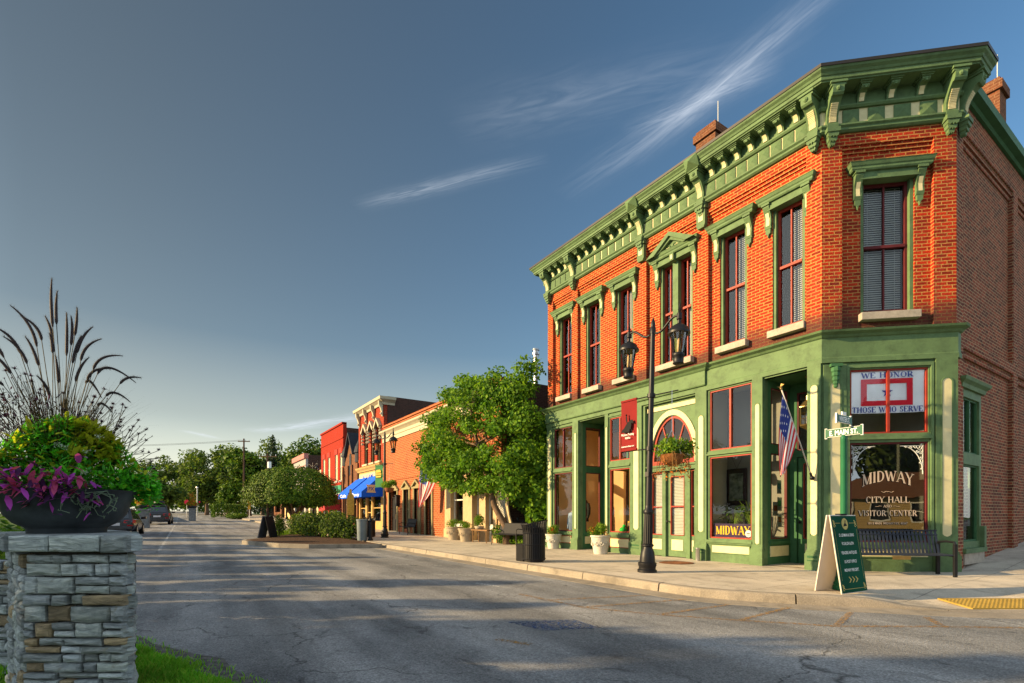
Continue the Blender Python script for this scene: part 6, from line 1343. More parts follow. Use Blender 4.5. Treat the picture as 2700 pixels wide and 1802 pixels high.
awning('blue canvas awning further left, next to the gabled brown front', -39.3, -36.7, 4.0, 2.75, 1.45, AWB, 'Cafe')
m = MB(FR(-34.2, 9.6, R(60))); m.pxz([(-.22, 1.2), (.22, 1.2), (.22, 2.5), (.1, 2.6), (.06, 2.95), (-.06, 2.95), (-.1, 2.6), (-.22, 2.5)], -.03, .03); m.box(-.04, .04, -.02, .02, .0, 1.2); o = m.build('historical_marker', mat('marker_gold', (.45, .30, .06), .6, .3, 12.), None); tag(o, 'gold toned marker plate on a post under the nearer blue awning', 'marker')
# brown gabled front with round arches
b3 = thing('gabled_building', 'narrow brown brick front with a steep slate gable between two red buildings', 'building', (-43.4, D, 0))
m = MB(FM); m.wall(-43.4, -39.0, 0, 4.2, 0, [(-43.0, -42.2, .6, 3.5), (-41.9, -41.0, 0, 3.5), (-40.7, -39.5, .6, 3.5)], .3)
m.pxz([(-43.4, 4.2), (-39.0, 4.2), (-39.0, 5.4), (-39.7, 5.6), (-40.1, 6.1), (-41.2, 7.6), (-42.3, 6.1), (-42.7, 5.6), (-43.4, 5.4)], 0, .4)
for x in (-43.4, -41.9, -40.8, -39.25): m.box(x, x + .3, -.12, 0, 0, 5.2)
m.build('wall', BRICK_BR, b3); shell(b3, -43.4, -39.02, 6.0, 14, BRICK_DK, ROOFM, 0)
SLATE = mat('slate', (.03, .035, .045), .5, .2, 8.)
m = MB(FM)
for s in (-1, 1): m.add([(-41.2, -.25, 7.85), (-41.2 + s * 1.3, -.25, 6.05), (-41.2 + s * 1.3, 3.4, 6.05), (-41.2, 3.4, 7.85), (-41.2, -.25, 7.7), (-41.2 + s * 1.2, -.25, 5.95), (-41.2 + s * 1.2, 3.4, 5.95), (-41.2, 3.4, 7.7)], [(0, 1, 2, 3), (4, 7, 6, 5), (0, 4, 5, 1), (1, 5, 6, 2)])
m.build('gable_roof', SLATE, b3)
for x in (-43.1, -39.4):
    m = MB(FM); m.lathe([(.32, 5.3), (.32, 6.0), (.4, 6.05), (.3, 6.5), (.12, 6.9), (.0, 7.2)], (x, .15, 0), 10, cap=False); m.build('turret', SLATE, b3)
m = MB(FM); m.box(-41.45, -40.95, -.04, .02, 4.4, 5.9); m.pxz([(-41.2 + .25 * math.cos(R(q)), 5.9 + .25 * math.sin(R(q))) for q in range(0, 181, 20)], -.04, .02); m.build('arched_window', DARKG, b3)
for a, b, z in ((-43.0, -42.2, .6), (-40.7, -39.5, .6), (-41.9, -41.0, .05)): sash_win(b3, a, b, z, 3.5, OLIVE, y=.12, name='shop_window')
# painted red brick
b4 = thing('red_building', 'two storey painted red brick building with four white sash windows and a green shop sign', 'building', (-51.3, D, 0))
W4 = [(-50.55, -49.75), (-48.65, -47.85), (-46.05, -45.25), (-44.5, -43.75)]
m = MB(FM); m.wall(-51.3, -43.42, 0, 9.0, 0, [(a, b, 4.15, 6.5) for a, b in W4] + [(-50.6, -48.6, .6, 2.9), (-48.2, -47.0, 0, 2.9), (-46.6, -44.0, .6, 2.9)], .3); m.box(-51.3, -43.42, -.05, .02, 7.7, 7.8); m.box(-51.3, -43.42, -.1, .3, 8.9, 9.05); m.build('wall', BRICK_RD, b4)
shell(b4, -51.3, -43.42, 8.6, 18, BRICK_DK, ROOFM, 0)
LINT = mat('bright_red_lintel', (.36, .03, .02), .7, .08)
for a, b in W4:
    w_ = sash_win(b4, a, b, 4.15, 6.5, WHITEP, y=.06, gl=SHADE); m = MB(FM); m.box(a - .08, b + .08, -.05, .02, 6.5, 6.95); m.build('lintel', LINT, w_); m = MB(FM); m.box(a - .08, b + .08, -.1, .05, 4.02, 4.15); m.build('sill', WHITEP, w_)
for a, b, z in ((-50.6, -48.6, .6), (-46.6, -44.0, .6), (-48.2, -47.0, .05)): sash_win(b4, a, b, z, 2.9, WHITEP, y=.1, name='shop_window')
TEAL = mat('teal_sign', (.03, .22, .13), .6, .08); m = MB(FM); m.box(-50.9, -43.7, -.12, 0, 3.05, 3.75, 0); m.box(-50.9, -43.7, -.14, 0, 2.98, 3.05, 1); sg = m.build('sign_board', [TEAL, WHITEP], b4); m = MB(FM)
put_text(m, 'CLOTHING', -47.6, 3.24, .34, -.125, width=4.4, bold=.03); m.build('lettering', NAVY, sg)
m = MB(FM)
for i in range(5): x = -49.8 + 1.4 * i; m.tube([(x, 0, 4.0)] + [(x, -.25 - .45 * math.sin(R(30 * k)), 4.15 + .15 * math.sin(R(45 * k)) - .012 * k * k) for k in range(1, 6)], .03, 4)
m.build('gooseneck_lamps', BLACK, b4)
awning('red canvas awning under the green shop sign of the red building', -46.4, -44.2, 3.0, 1.9, 1.3, AWR)
# low pale buildings at the far end
def low(label, x0, x1, y0, z1, m_, trim, tz=.25, side=None, slope_=0):
    t = thing('far_shop', label, 'building', (x0, y0, zr(x0))); zb = zr((x0 + x1) / 2) - .3; m = MB(FR(0, y0)); m.wall(x0, x1, zb, z1, 0, [(x0 + (x1 - x0) * .1, x0 + (x1 - x0) * .55, zb + 1.1, zb + 3.0), (x0 + (x1 - x0) * .65, x0 + (x1 - x0) * .88, zb + .3, zb + 3.0)], .25); m.build('wall', m_, t)
    m = MB(); m.box(x1 - .2, x1, y0 + .25, y0 + 14, zb, z1 - .1); m.box(x0, x0 + .2, y0 + .25, y0 + 14, zb, z1 - .12); m.build('flank_wall', side or m_, t); m = MB(); m.box(x0 + .2, x1 - .2, y0 + .25, y0 + 14, z1 - .5, z1 - .4); m.build('roof', ROOFM, t)
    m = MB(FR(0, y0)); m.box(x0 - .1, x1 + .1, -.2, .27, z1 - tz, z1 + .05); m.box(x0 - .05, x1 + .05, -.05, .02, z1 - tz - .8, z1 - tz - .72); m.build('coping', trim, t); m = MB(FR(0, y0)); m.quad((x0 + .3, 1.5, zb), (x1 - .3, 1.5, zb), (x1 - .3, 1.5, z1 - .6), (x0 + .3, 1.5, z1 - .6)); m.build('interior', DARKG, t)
    return t
low('low cream shop just left of the painted red building', -58.5, -51.4, D + .3, 5.6, SIGNC, CREAM2)
low('grey fronted shop with red stripes and a dark brick flank, beyond the cream shop', -66.5, -59.5, D + .2, 8.0, mat('grey_render', (.30, .29, .28), .8, .1, 2.), mat('pink_stripe', (.40, .16, .14), .7), .5, BRICK_DK)
low('pale yellow low shop left of the grey fronted one', -74.5, -67.5, D + .5, 6.6, mat('pale_yellow', (.50, .38, .18), .7, .08), CREAM2)
low('farthest low brown building just above the mop headed tree', -86, -75.5, D + .8, 6.3, BRICK_BR, DARKMETAL, .5)
# tan house across the side street (what the corner window mirrors)
th = thing('tan_house', 'low tan clapboard house with brown roof, mirrored in the corner window', 'house', (33, 4, -.2))
SIDING = brick('tan_clapboard', (.40, .29, .13), (.37, .27, .12), (.18, .13, .06), w=6., h=.14, ms=.012, stain=.1)
RY = FR(33.0, 4, R(-90)); WX = (-9, -6.4, -1.2, 1.6, 4.0, 6.4); m = MB(RY); m.wall(-12, 9, -.2, 2.7, 0, [(x, x + .95, .8, 2.2) for x in WX], .2); m.box(-12, 9, .2, 8, -.2, 2.7); m.build('wall', SIDING, th)
m = MB(RY); m.add([(-12.5, -.5, 2.6), (9.5, -.5, 2.6), (9.5, 8.5, 2.6), (-12.5, 8.5, 2.6), (-8, 4, 4.9), (3.4, 4, 4.9)], [(0, 1, 5, 4), (1, 2, 5), (2, 3, 4, 5), (3, 0, 4), (3, 2, 1, 0)]); m.build('roof', mat('brown_shingle', (.13, .06, .03), .85, .2, 4.), th)
for x in WX:
    z = .8; m = MB(RY)
    for q in ((x - .1, x, z - .1, z + 1.5), (x + .95, x + 1.05, z - .1, z + 1.5), (x, x + .95, z - .1, z), (x, x + .95, z + 1.4, z + 1.5), (x, x + .95, z + .67, z + .73)): m.box(q[0], q[1], -.04, .06, q[2], q[3])
    w_ = m.build('window', WHITEP, th); m = MB(RY); m.quad((x, .05, z), (x + .95, .05, z), (x + .95, .05, z + 1.4), (x, .05, z + 1.4)); m.build('pane', DARKG, w_)

# ================================================================ TREES AND PLANTS
BARK = mat('bark', (.13, .085, .055), .95, .35, 7., bump=.8, bscale=26); BARKP = mat('pale_bark', (.24, .15, .09), .95, .35, 7., bump=.8, bscale=26)
L_LIT = [leaf('maple_light', (.14, .24, .016)), leaf('maple_mid', (.085, .18, .015)), leaf('maple_dark', (.055, .13, .015))]
L_DK = [leaf('far_leaf_light', (.10, .14, .022)), leaf('far_leaf_mid', (.06, .10, .018)), leaf('far_leaf_dark', (.03, .06, .016))]
L_MOP = [leaf('mop_leaf_light', (.105, .16, .010), .12), leaf('mop_leaf_mid', (.055, .11, .008), .12), leaf('mop_leaf_dark', (.026, .062, .008), .12)]
L_FIR = [leaf('spruce_light', (.03, .055, .022), .15), leaf('spruce_dark', (.015, .03, .014), .15)]
def limbs(m, base, top, r, rnd, n=7, spread=1.5, lv=2):
    base, top = Vector(base), Vector(top); k = 7; pts = [base.lerp(top, i / k) + Vector((rnd.gauss(0, .06), rnd.gauss(0, .06), 0)) * (i > 0) for i in range(k + 1)]
    m.tube(pts, [r * (1.25 if i == 0 else 1 - .75 * i / k) for i in range(k + 1)], 8)
    if lv:
        for j in range(n):
            f = rnd.uniform(.35, .95); p = pts[min(k, int(f * k))]; a = rnd.uniform(0, 6.28); L = spread * rnd.uniform(.6, 1.1) * (1.15 - f * .5); q = p + Vector((math.cos(a) * L, math.sin(a) * L, L * rnd.uniform(.25, .9))); limbs(m, p, q, r * .42 * (1.2 - f * .6), rnd, 4, spread * .5, lv - 1)
def tree(name, label, x, y, base, H, trunk_h, blobs, n, size, mats, seed, bark=BARK, r=.16, group=None, top=None, spread=1.5, ratio=.62, shell=.42, wts=(4, 4, 2)):
    rnd = random.Random(seed); t = thing(name, label, 'tree', (x, y, base), group)
    m = MB(); limbs(m, (x, y, base - .1), top or (x + rnd.uniform(-.2, .2), y, base + trunk_h), r, rnd, 8, spread); m.build('trunk', bark, t, smooth=True, uv=False)
    m = MB(); leaves(m, [(x + a, y + b, base + c, p, q, s) for a, b, c, p, q, s in blobs], n, size, rnd, len(mats), wts=wts[:len(mats)], ratio=ratio, shell=shell); m.build('crown', mats, t, uv=False); return t
def clumps(rnd, n, rx, ry, rz, cz, s0, s1, low=-1):
    out = []
    while len(out) < n:
        u = Vector((rnd.uniform(-1, 1), rnd.uniform(-1, 1), rnd.uniform(low, 1)))
        if .35 < u.length < 1: s = rnd.uniform(s0, s1); out.append((u.x * rx, u.y * ry, cz + u.z * rz, s, s, s * .8))
    return out
# the leafy tree between the two brick buildings
rnd = random.Random(41)
bl = [b for b in clumps(rnd, 112, 4.3, 1.9, 2.65, 4.95, .30, .68) if not (b[0] > 1.6 and b[2] < 3.2)]
bl = [(a - 2.6, b - .2, c, p * 1.25, q, s * .8) for a, b, c, p, q, s in bl] + [(-4.8, -.9, 3.9, .8, .7, .4), (-4.3, -.9, 3.2, .8, .6, .35), (-5.2, -.9, 4.8, .7, .6, .4), (-3.4, -.9, 2.7, .8, .7, .35), (-2.4, -1.1, 2.5, .7, .7, .35), (-1.4, -1.0, 2.3, .7, .6, .3), (-.4, -.7, 2.5, .7, .6, .4), (1.3, -.4, 5.9, .8, .8, .6), (1.7, -.4, 4.8, .8, .8, .7), (1.7, -.2, 6.7, .7, .7, .5), (1.5, -.3, 3.7, .6, .6, .5), (1.1, -1.5, 5.2, .5, .4, .35), (1.4, -1.6, 4.4, .45, .4, .3), (.9, -1.6, 3.6, .45, .4, .3), (1.5, -1.5, 3.0, .4, .4, .25), (.4, -.6, 6.0, .8, .8, .5), (.3, -.6, 4.8, .8, .8, .5), (-5.6, -.9, 4.3, .6, .6, .35), (-6.2, -.9, 3.7, .7, .6, .35), (-5.6, -.9, 3.1, .7, .6, .35), (-6.4, -.9, 4.6, .7, .6, .4), (.2, -.6, 2.5, .7, .5, .4), (.9, -.6, 2.1, .6, .5, .4), (.6, -.5, 3.3, .7, .6, .5), (1.4, -.5, 2.7, .5, .5, .4), (-2.6, -1., 3.4, .9, .7, .5), (-1., -.9, 3.5, .9, .7, .5), (-3.6, -.9, 4.4, .9, .7, .5)]
tree('leafy_tree', 'big leafy green tree filling the gap between the corner building and its neighbour', -17.3, 11.2, .0, 7.8, 5.4, bl, 31000, .14, L_LIT, 41, BARK, .16, None, (-19.3, 10.5, 5.8), 2.3, .75, .5, (3, 4, 3))
# ivy and creepers on the flank wall, ground cover, iron fence, white lattice
rnd = random.Random(43); m = MB(); leaves(m, [(-17.3, 12.1, 3.2, 1.1, .5, 1.1), (-18.0, 12.0, 2.2, .7, .4, .7), (-16.5, 11.9, 3.2, .9, .5, 1.0), (-16.0, 11.9, 2.2, .7, .4, .9), (-15.7, 11.9, 4.2, .5, .4, 1.2), (-17.2, 12.1, 1.9, .7, .4, .7), (-16.2, 11.9, 1.2, .6, .4, .4), (-15.6, 12.1, 3.0, .4, .3, .8)], 4200, .2, rnd, 3, ratio=.85)
m.tube([(-16.3, 12.0, 0), (-16.1, 12.0, 1.5), (-16.6, 12.0, 2.8)], .05, 6, 2); o = m.build('climbing_vine', L_LIT, None, uv=False); tag(o, 'leafy vine climbing behind the iron fence beside the corner building', 'vine')
rnd = random.Random(44); m = MB(); leaves(m, [(-17.9 + .33 * i, 11.45 + rnd.uniform(-.1, .1), .12 + rnd.uniform(0, .15), .26, .22, .2 + rnd.uniform(0, .2)) for i in range(9)], 1500, .09, rnd, 2); struct(m.build('ground_cover', LG, None, uv=False), 'stuff')
t = thing('iron_fence', 'low black iron picket fence across the gap beside the corner building', 'fence', (-16.8, 11.9, 0))
m = MB(); 
for z in (.2, .78): m.box(-18.3, -15.15, 11.88, 11.91, z, z + .035)
m.build('rail', BLACK, t); m = MB()
for i in range(26): x = -18.25 + .122 * i; m.tube([(x, 11.895, .05), (x, 11.895, .92)], .011, 4); m.lathe([(.024, .92), (.012, .96), (.0, 1.02)], (x, 11.895, 0), 4, cap=False)
m.build('pickets', BLACK, t)
for x in (-17.4, -16.3): m = MB(); m.lathe([(.09, 0), (.09, .3), (.06, .34), (.05, 1.0), (.07, 1.03), (.03, 1.1)], (x, 11.75, 0), 10); m.build('post', BLACK, t, smooth=True)
t = thing('lattice_panel', 'white lattice panel with a swept edge on posts beside the cream shopfront', 'lattice', (-18.2, 11.3, 0)); PL = [(-18.36, 1.12), (-17.62, 1.05), (-17.3, .62), (-17.18, .70), (-17.45, 1.2), (-17.58, 1.6), (-17.55, 2.0), (-17.8, 2.3), (-18.36, 2.22)]
m = MB(FR(0, 11.35)); inner = [(-18.34, 1.16), (-17.66, 1.1), (-17.6, 1.65), (-17.65, 1.98), (-17.82, 2.24), (-18.34, 2.18)]
for i in range(-6, 16):
    for s in (-1, 1):
        p0 = (-18.34, 1.1 + .1 * i) if s > 0 else (-17.66, 1.1 + .1 * i); d = Vector((s * .68, .62)); n_ = Vector((-d.y, d.x)).normalized() * .014; a, b = Vector(p0), Vector(p0) + d
        # keep the slat inside the panel
        lo, hi = 1.1, 2.2; f0 = max(0, (lo - a.y) / d.y); f1 = min(1, (hi - a.y) / d.y)
        if f1 - f0 > .05: A_, B_ = a + d * f0, a + d * f1; m.pxz([tuple(A_ - n_), tuple(B_ - n_), tuple(B_ + n_), tuple(A_ + n_)][:: 1 if s > 0 else -1], -.01 * s, .008 - .01 * s)
m.build('lattice', WHITEP, t)
m = MB(FR(0, 11.35)); fr = [(-17.66, 1.1), (-17.3, .62), (-17.14, .70), (-17.4, 1.2), (-17.5, 1.6), (-17.5, 2.0), (-17.78, 2.32), (-17.84, 2.24), (-17.66, 1.98)]; m.pxz(fr, -.03, .03); m.box(-18.4, -17.62, -.03, .03, 1.04, 1.11); m.box(-18.4, -17.8, -.03, .03, 2.19, 2.27); m.build('frame', TANP, t)
for x in (-18.36, -17.62): m = MB(); m.box(x - .035, x + .035, 11.32, 11.38, 0, 1.1); m.build('post', WOODT, t)
rnd = random.Random(45); t = thing('leafy_shrub', 'small leafy shrub at the foot of the white lattice panel', 'shrub', (-17.9, 11.1, 0)); m = MB(); leaves(m, [(-17.9, 11.15, .45, .4, .3, .4), (-17.6, 11.2, .3, .35, .25, .25)], 650, .1, rnd, 3); m.build('foliage', LG, t, uv=False); m = MB(); m.tube([(-17.9, 11.15, 0), (-17.9, 11.15, .5)], .02, 5); m.build('stem', BARK, t)
# mop headed tree on the island: clipped dome on twisting stems
rnd = random.Random(46); ox, oy, oz = -31.3, 5.6, zr(-31.3) + .08; t = thing('mop_headed_tree', 'clipped mop headed tree with a dense domed crown on the planted island', 'tree', (ox, oy, oz))
m = MB(); m.tube([(ox, oy, oz - .1), (ox, oy, oz + .35), (ox + .05, oy, oz + .75)], [.26, .2, .17], 10)
for a, L, h in ((0.3, 1.0, 2.0), (1.4, .9, 2.1), (2.4, 1.2, 1.9), (3.4, 1.3, 1.9), (4.3, .9, 2.1), (5.3, 1.1, 2.0), (5.9, 1.4, 1.8)):
    q = Vector((ox + math.cos(a) * L * .4, oy + math.sin(a) * L * .4, oz + 1.25)); e_ = Vector((ox + math.cos(a) * L, oy + math.sin(a) * L, oz + h)); m.tube([(ox + .04, oy, oz + .6), q.lerp(Vector((ox, oy, oz + .8)), .4), q, e_], [.12, .10, .075, .04], 7)
m.build('trunk', BARKP, t, smooth=True, uv=False)
m = MB(); vs = []
fx, fy = .55, .835
def dome(n, size):
    for _ in range(n):
        a = rnd.uniform(0, 6.283); u = rnd.random() ** .5; top = rnd.random() < .7; r = rnd.uniform(.86, 1.03)
        k = 1 + .08 * math.sin(3 * a + 1) + .05 * math.sin(7 * a) + .05 * math.sin(11 * a + 3 * u)
        if top: ph = math.acos(rnd.uniform(-.12, 1.)); cx_, cz_ = math.sin(ph), math.cos(ph); z = 1.95 + 1.8 * cz_ * r * (1 if cz_ > 0 else 1.6); rr = 2.45 * cx_ ** .8 * r
        else: rr = 2.4 * u * r; z = 1.72 + .2 * math.sin(a * 3 + u * 4) + rnd.uniform(-.12, .4)
        d = Vector((math.cos(a) * rr * k, math.sin(a) * rr * k, z)); nn = Vector((math.cos(a) * rr, math.sin(a) * rr, (z - 1.6) * 1.3)).normalized(); nn = (nn + Vector((rnd.gauss(0, .28), rnd.gauss(0, .28), rnd.gauss(0, .28)))).normalized()
        tt = nn.cross(Vector((rnd.gauss(0, 1), rnd.gauss(0, 1), rnd.gauss(0, 1)))).normalized(); tt = (tt + Vector((0, 0, -.5))).normalized(); b_ = nn.cross(tt); L = size * rnd.uniform(.7, 1.3); p = Vector((ox, oy, oz)) + d
        m.add([p, p + tt * L * .45 + b_ * L * .3, p + tt * L, p + tt * L * .45 - b_ * L * .3], [(0, 1, 2, 3)], rnd.choices((0, 1, 2), (4, 4, 2))[0])
dome(24000, .125); m.build('crown', L_MOP, t, uv=False)
# dark bushes on the island, the small dwarf conifer, grass tufts
def bush(name, label, blobs, n, size, mats, seed, stem=True, group=None, ratio=.6):
    rnd = random.Random(seed); x, y, z = blobs[0][:3]; t = thing(name, label, 'shrub', (x, y, zr(x)), group); m = MB(); leaves(m, blobs, n, size, rnd, len(mats), ratio=ratio); m.build('foliage', mats, t, uv=False)
    m = MB(); m.tube([(x, y, zr(x)), (x, y, z)], .03, 5); m.build('stem', BARK, t); return t
zi = zr(-27)
bush('dark_bush', 'dark bushy shrub nearest the mop headed tree trunk', [(-28.9, 5.6, zi + .5, .9, .8, .75), (-28.2, 5.4, zi + .6, .8, .8, .7)], 2600, .13, L_DK, 51, group='dark bushes on the island')
bush('dark_bush', 'dark bushy shrub in the middle of the island row', [(-26.9, 5.6, zi + .6, .9, .9, .75), (-26.2, 5.8, zi + .55, .8, .8, .7), (-26.6, 6.4, zi + .8, .8, .8, .6)], 3000, .13, L_DK, 52, group='dark bushes on the island')
bush('dark_bush', 'dark bushy shrub at the pavement end of the island row, behind the ash bin', [(-24.8, 6.3, zi + .55, .8, .8, .75), (-24.0, 6.7, zi + .5, .7, .7, .6)], 2600, .13, L_DK, 53, group='dark bushes on the island')
bush('dwarf_conifer', 'small feathery yellow green conifer beside the dark A-frame board', [(-27.0, 4.1, zr(-27) + .5, .3, .3, .45), (-27.1, 4.15, zr(-27) + .8, .25, .25, .35)], 1100, .13, L_MOP, 54, ratio=.25)
rnd = random.Random(55); m = MB(); leaves(m, [(-28 - .5 * i, 4.3 + .1 * i + rnd.uniform(-.1, .3), zr(-29) + .1, .3, .25, .12) for i in range(7)], 900, .16, rnd, 2, ratio=.15); struct(m.build('tufted_grass', LG, None, uv=False), 'stuff')
# far trees
def far_tree(label, x, y, H, wd, n, seed, mats=L_DK, cz=.6, group='trees at the far end of the street', size=.55):
    rnd = random.Random(seed); b = zr(max(x, -160)) - .2; return tree('broadleaf_tree', label, x, y, b, H, H * .6, clumps(rnd, 30, wd * .42, wd * .42, H * .36, H * cz, wd * .12, wd * .22), n, size, mats, seed, BARK, .2 + H * .012, group, None, wd * .25, .7)
far_tree('small dark street tree behind the roof box car', -70, -1.6, 5.0, 4.8, 3200, 61, size=.35)
far_tree('broad dark tree at the left end of the street behind the planters', -132, -2.5, 13.2, 11, 4200, 62)
far_tree('tall loose tree in the middle of the far end of the street', -118, 4.7, 13.6, 9.5, 4200, 63)
far_tree('tall feathery tree touching the brown utility pole from the left', -114, 8.2, 14.2, 8, 3600, 64)
far_tree('bright green tree behind the brown utility pole', -99, 10.3, 13.2, 8.5, 4400, 65, L_MOP)
far_tree('big sunlit tree rising over the low shops', -104, 19.0, 16.6, 11, 5200, 67, L_MOP)
far_tree('leafy tree at the right of the sunlit one, beside the red building roof', -99, 22.5, 14.2, 7, 3000, 68)
far_tree('light green young tree behind the clipped hedge', -98, 8.2, 6.5, 5.6, 3200, 69, L_MOP, .5)
far_tree('low dark tree closing the street below the feathery tree', -125, 2.0, 8.5, 9, 3000, 70)
far_tree('deep green tree left of the dark spruce', -108, 13.5, 12.0, 8, 3600, 71)
far_tree('dark round tree filling the gap behind the crossing signal', -142, 2.5, 14.5, 12, 4200, 74)
far_tree('dark tall tree behind the feathery tree', -132, 9.5, 16, 12, 4200, 75)
far_tree('deep green tree behind the two utility poles', -124, 17, 16.5, 12, 4200, 76)
rnd = random.Random(66); t = thing('spruce_tree', 'dark pointed spruce standing between the far broadleaf trees', 'tree', (-95, 13.5, .8), 'trees at the far end of the street'); m = MB(); m.tube([(-95, 13.5, .5), (-95, 13.5, 14.5)], [.3, .03], 7); m.build('trunk', BARK, t); m = MB()
for i in range(26): f = i / 26; leaves(m, [(-95, 13.5, 2.0 + 13 * f, 3.6 * (1 - f) + .2, 3.6 * (1 - f) + .2, .5)], 220 * (1.1 - f), .5, rnd, 2, shell=.6, ratio=.35)
m.build('crown', L_FIR, t, uv=False)
HEDG = L_MOP
rnd = random.Random(72); m = MB()
for _ in range(4200):
    x = rnd.uniform(-2.6, 2.6); y = rnd.uniform(-2, 2); z = rnd.uniform(.1, 1.75); k = rnd.randrange(3)
    if k == 0: x = rnd.choice((-2.6, 2.6))
    elif k == 1: y = rnd.choice((-2., 2.))
    else: z = 1.75
    leaves(m, [(-86 + x, 6.2 + y, zr(-86) + z, .12, .12, .12)], 0, .22, rnd, 3)
o = m.build('clipped_hedge', HEDG, None, uv=False); tag(o, 'box shaped clipped hedge at the far street corner', 'hedge')
bush('low_shrub', 'low spreading shrub in front of the clipped hedge', [(-78, 6.6, zr(-78) + .3, 2.2, 1.4, .4)], 1400, .22, L_MOP, 73)
# the row of small trees along the railway side: they stand outside the picture and throw its long shadows
proto = None; rnd = random.Random(80)
def park_proto(seed, H, wd, n):
    rr = random.Random(seed); return tree('park_tree', 'small round park tree across the street', 0, 0, 0, H, H * .5, clumps(rr, 20, wd * .45, wd * .45, H * .30, H * .62, wd * .15, wd * .25), n, .3, L_DK, seed, BARK, .14, 'park trees along the railway side', None, wd * .3, .7)
PA = park_proto(81, 5.7, 2.2, 2200); PB = park_proto(82, 6.4, 1.6, 2000)
PA.location = (-9.5, -10.5, 0); first = True
SPOTS = [('A', -13.2, -12, 1.12), ('B', -15.55, -12.3, .97), ('B', -18.1, -11.8, 1.0), ('A', -21.7, -12.2, 1.05), ('B', -25.6, -12, 1.0), ('A', -28.6, -12.4, 1.0), ('B', -31.8, -12, 1.), ('A', -36.5, -12.3, 1.05), ('B', -40.5, -12, 1.), ('A', -45, -12.5, 1.0), ('B', -11.7, -12, 1.08), ('A', -9.9, -12.3, 1.15), ('B', -3.4, -12, .95), ('A', 1.5, -12.5, .8), ('B', 6.5, -12, .8), ('B', -16.9, -12.6, .8), ('B', -20, -12.2, .85), ('B', -23.6, -12.2, .9), ('B', -30.2, -12, .9)]
for i, (k, x, y, s) in enumerate(SPOTS):
    P_ = PA if k == 'A' else PB; lb = ['small round park tree in the row', 'taller slim park tree in the row'][k == 'B']
    if i < 2: o = P_; o.location = (x, y, -.15); o.scale = (s, s, s); o.rotation_euler = (0, 0, i)
    else: o = copy_tree(P_, (x, y, -.15), rnd.uniform(0, 6.28), sc_=s)
    o['label'] = lb + ', left of the photo'
# big shade trees behind the camera, mirrored in the windows, and the wood that closes the view beyond the railway
rs = random.Random(90); SH = tree('shade_tree', 'broad shade tree', 0, 0, 0, 11, 6, clumps(rs, 30, 4.2, 4.2, 4.2, 5.6, 1.3, 2.2), 5200, .55, L_DK, 90, BARK, .28, 'shade trees mirrored in the windows', None, 2.4)
for i, (x, y, s_) in enumerate(((-60, -37, 1.), (-52, -34, .95), (-44, -38, 1.05), (-36, -35, .9), (-28, -38, 1.0), (-20, -35, .92), (-12, -39, 1.02), (46, -10, 1.3), (48, 0, 1.5), (47, 10, 1.35), (46, 20, 1.5), (45, -20, 1.3))):
    o = SH if i == 0 else copy_tree(SH, (x, y, -.3), i * 1.3, sc_=s_)
    if i == 0: o.location = (x, y, -.3)
    o['label'] = 'broad shade tree outside the photo, mirrored in the shop windows'
rw = random.Random(91); m = MB()
leaves(m, [(-175 + rw.uniform(-6, 6), -75 + 3.1 * i, 1.2 + rw.uniform(1.5, 4.5), 4, 4, rw.uniform(3, 5)) for i in range(44)], 12000, .9, rw, 3); struct(m.build('far_woodland', L_DK, None, uv=False), 'stuff')

# ================================================================ FOREGROUND: stone pier and planted bowl
def stone():
    m, t, b = pbr('grey_gneiss'); c = N(t, 'ShaderNodeTexCoord'); oi = N(t, 'ShaderNodeAttribute'); oi.attribute_name = 'tone'
    mp_ = N(t, 'ShaderNodeMapping'); mp_.inputs['Scale'].default_value = (3, 3, 14); t.links.new(c.outputs['Object'], mp_.inputs[0])
    n = N(t, 'ShaderNodeTexNoise'); n.inputs['Scale'].default_value = 2.2; n.inputs['Detail'].default_value = 9; n.inputs['Roughness'].default_value = .7; n.inputs['Distortion'].default_value = 1.2; t.links.new(mp_.outputs[0], n.inputs['Vector'])
    r = ramp(t, [(.28, (.12, .135, .14)), (.5, (.30, .33, .335)), (.68, (.52, .54, .53))]); t.links.new(n.outputs['Fac'], r.inputs[0])
    out = mixc(t, 1., r.outputs[0], oi.outputs['Color'], 'MULTIPLY')
    n3 = N(t, 'ShaderNodeTexNoise'); n3.inputs['Scale'].default_value = 14; n3.inputs['Detail'].default_value = 7; t.links.new(c.outputs['Object'], n3.inputs['Vector']); r3 = ramp(t, [(.62, 0.), (.72, .6)]); t.links.new(n3.outputs['Fac'], r3.inputs[0]); out = mixc(t, r3.outputs[0], out, (.16, .14, .08))
    t.links.new(out, b.inputs['Base Color']); b.inputs['Roughness'].default_value = .85
    bp = N(t, 'ShaderNodeBump'); bp.inputs['Strength'].default_value = 1.0; bp.inputs['Distance'].default_value = .03; t.links.new(n.outputs['Fac'], bp.inputs['Height']); t.links.new(bp.outputs[0], b.inputs['Normal']); return m
STN = stone(); MORT = mat('dark_mortar', (.05, .045, .035), .95, .3, 8.)
def stone_mesh(o, cols):
    me = o.data; a = me.attributes.new('tone', 'FLOAT_COLOR', 'FACE'); buf = []
    for c_ in cols: buf += [*c_, 1.]
    a.data.foreach_set('color', buf)
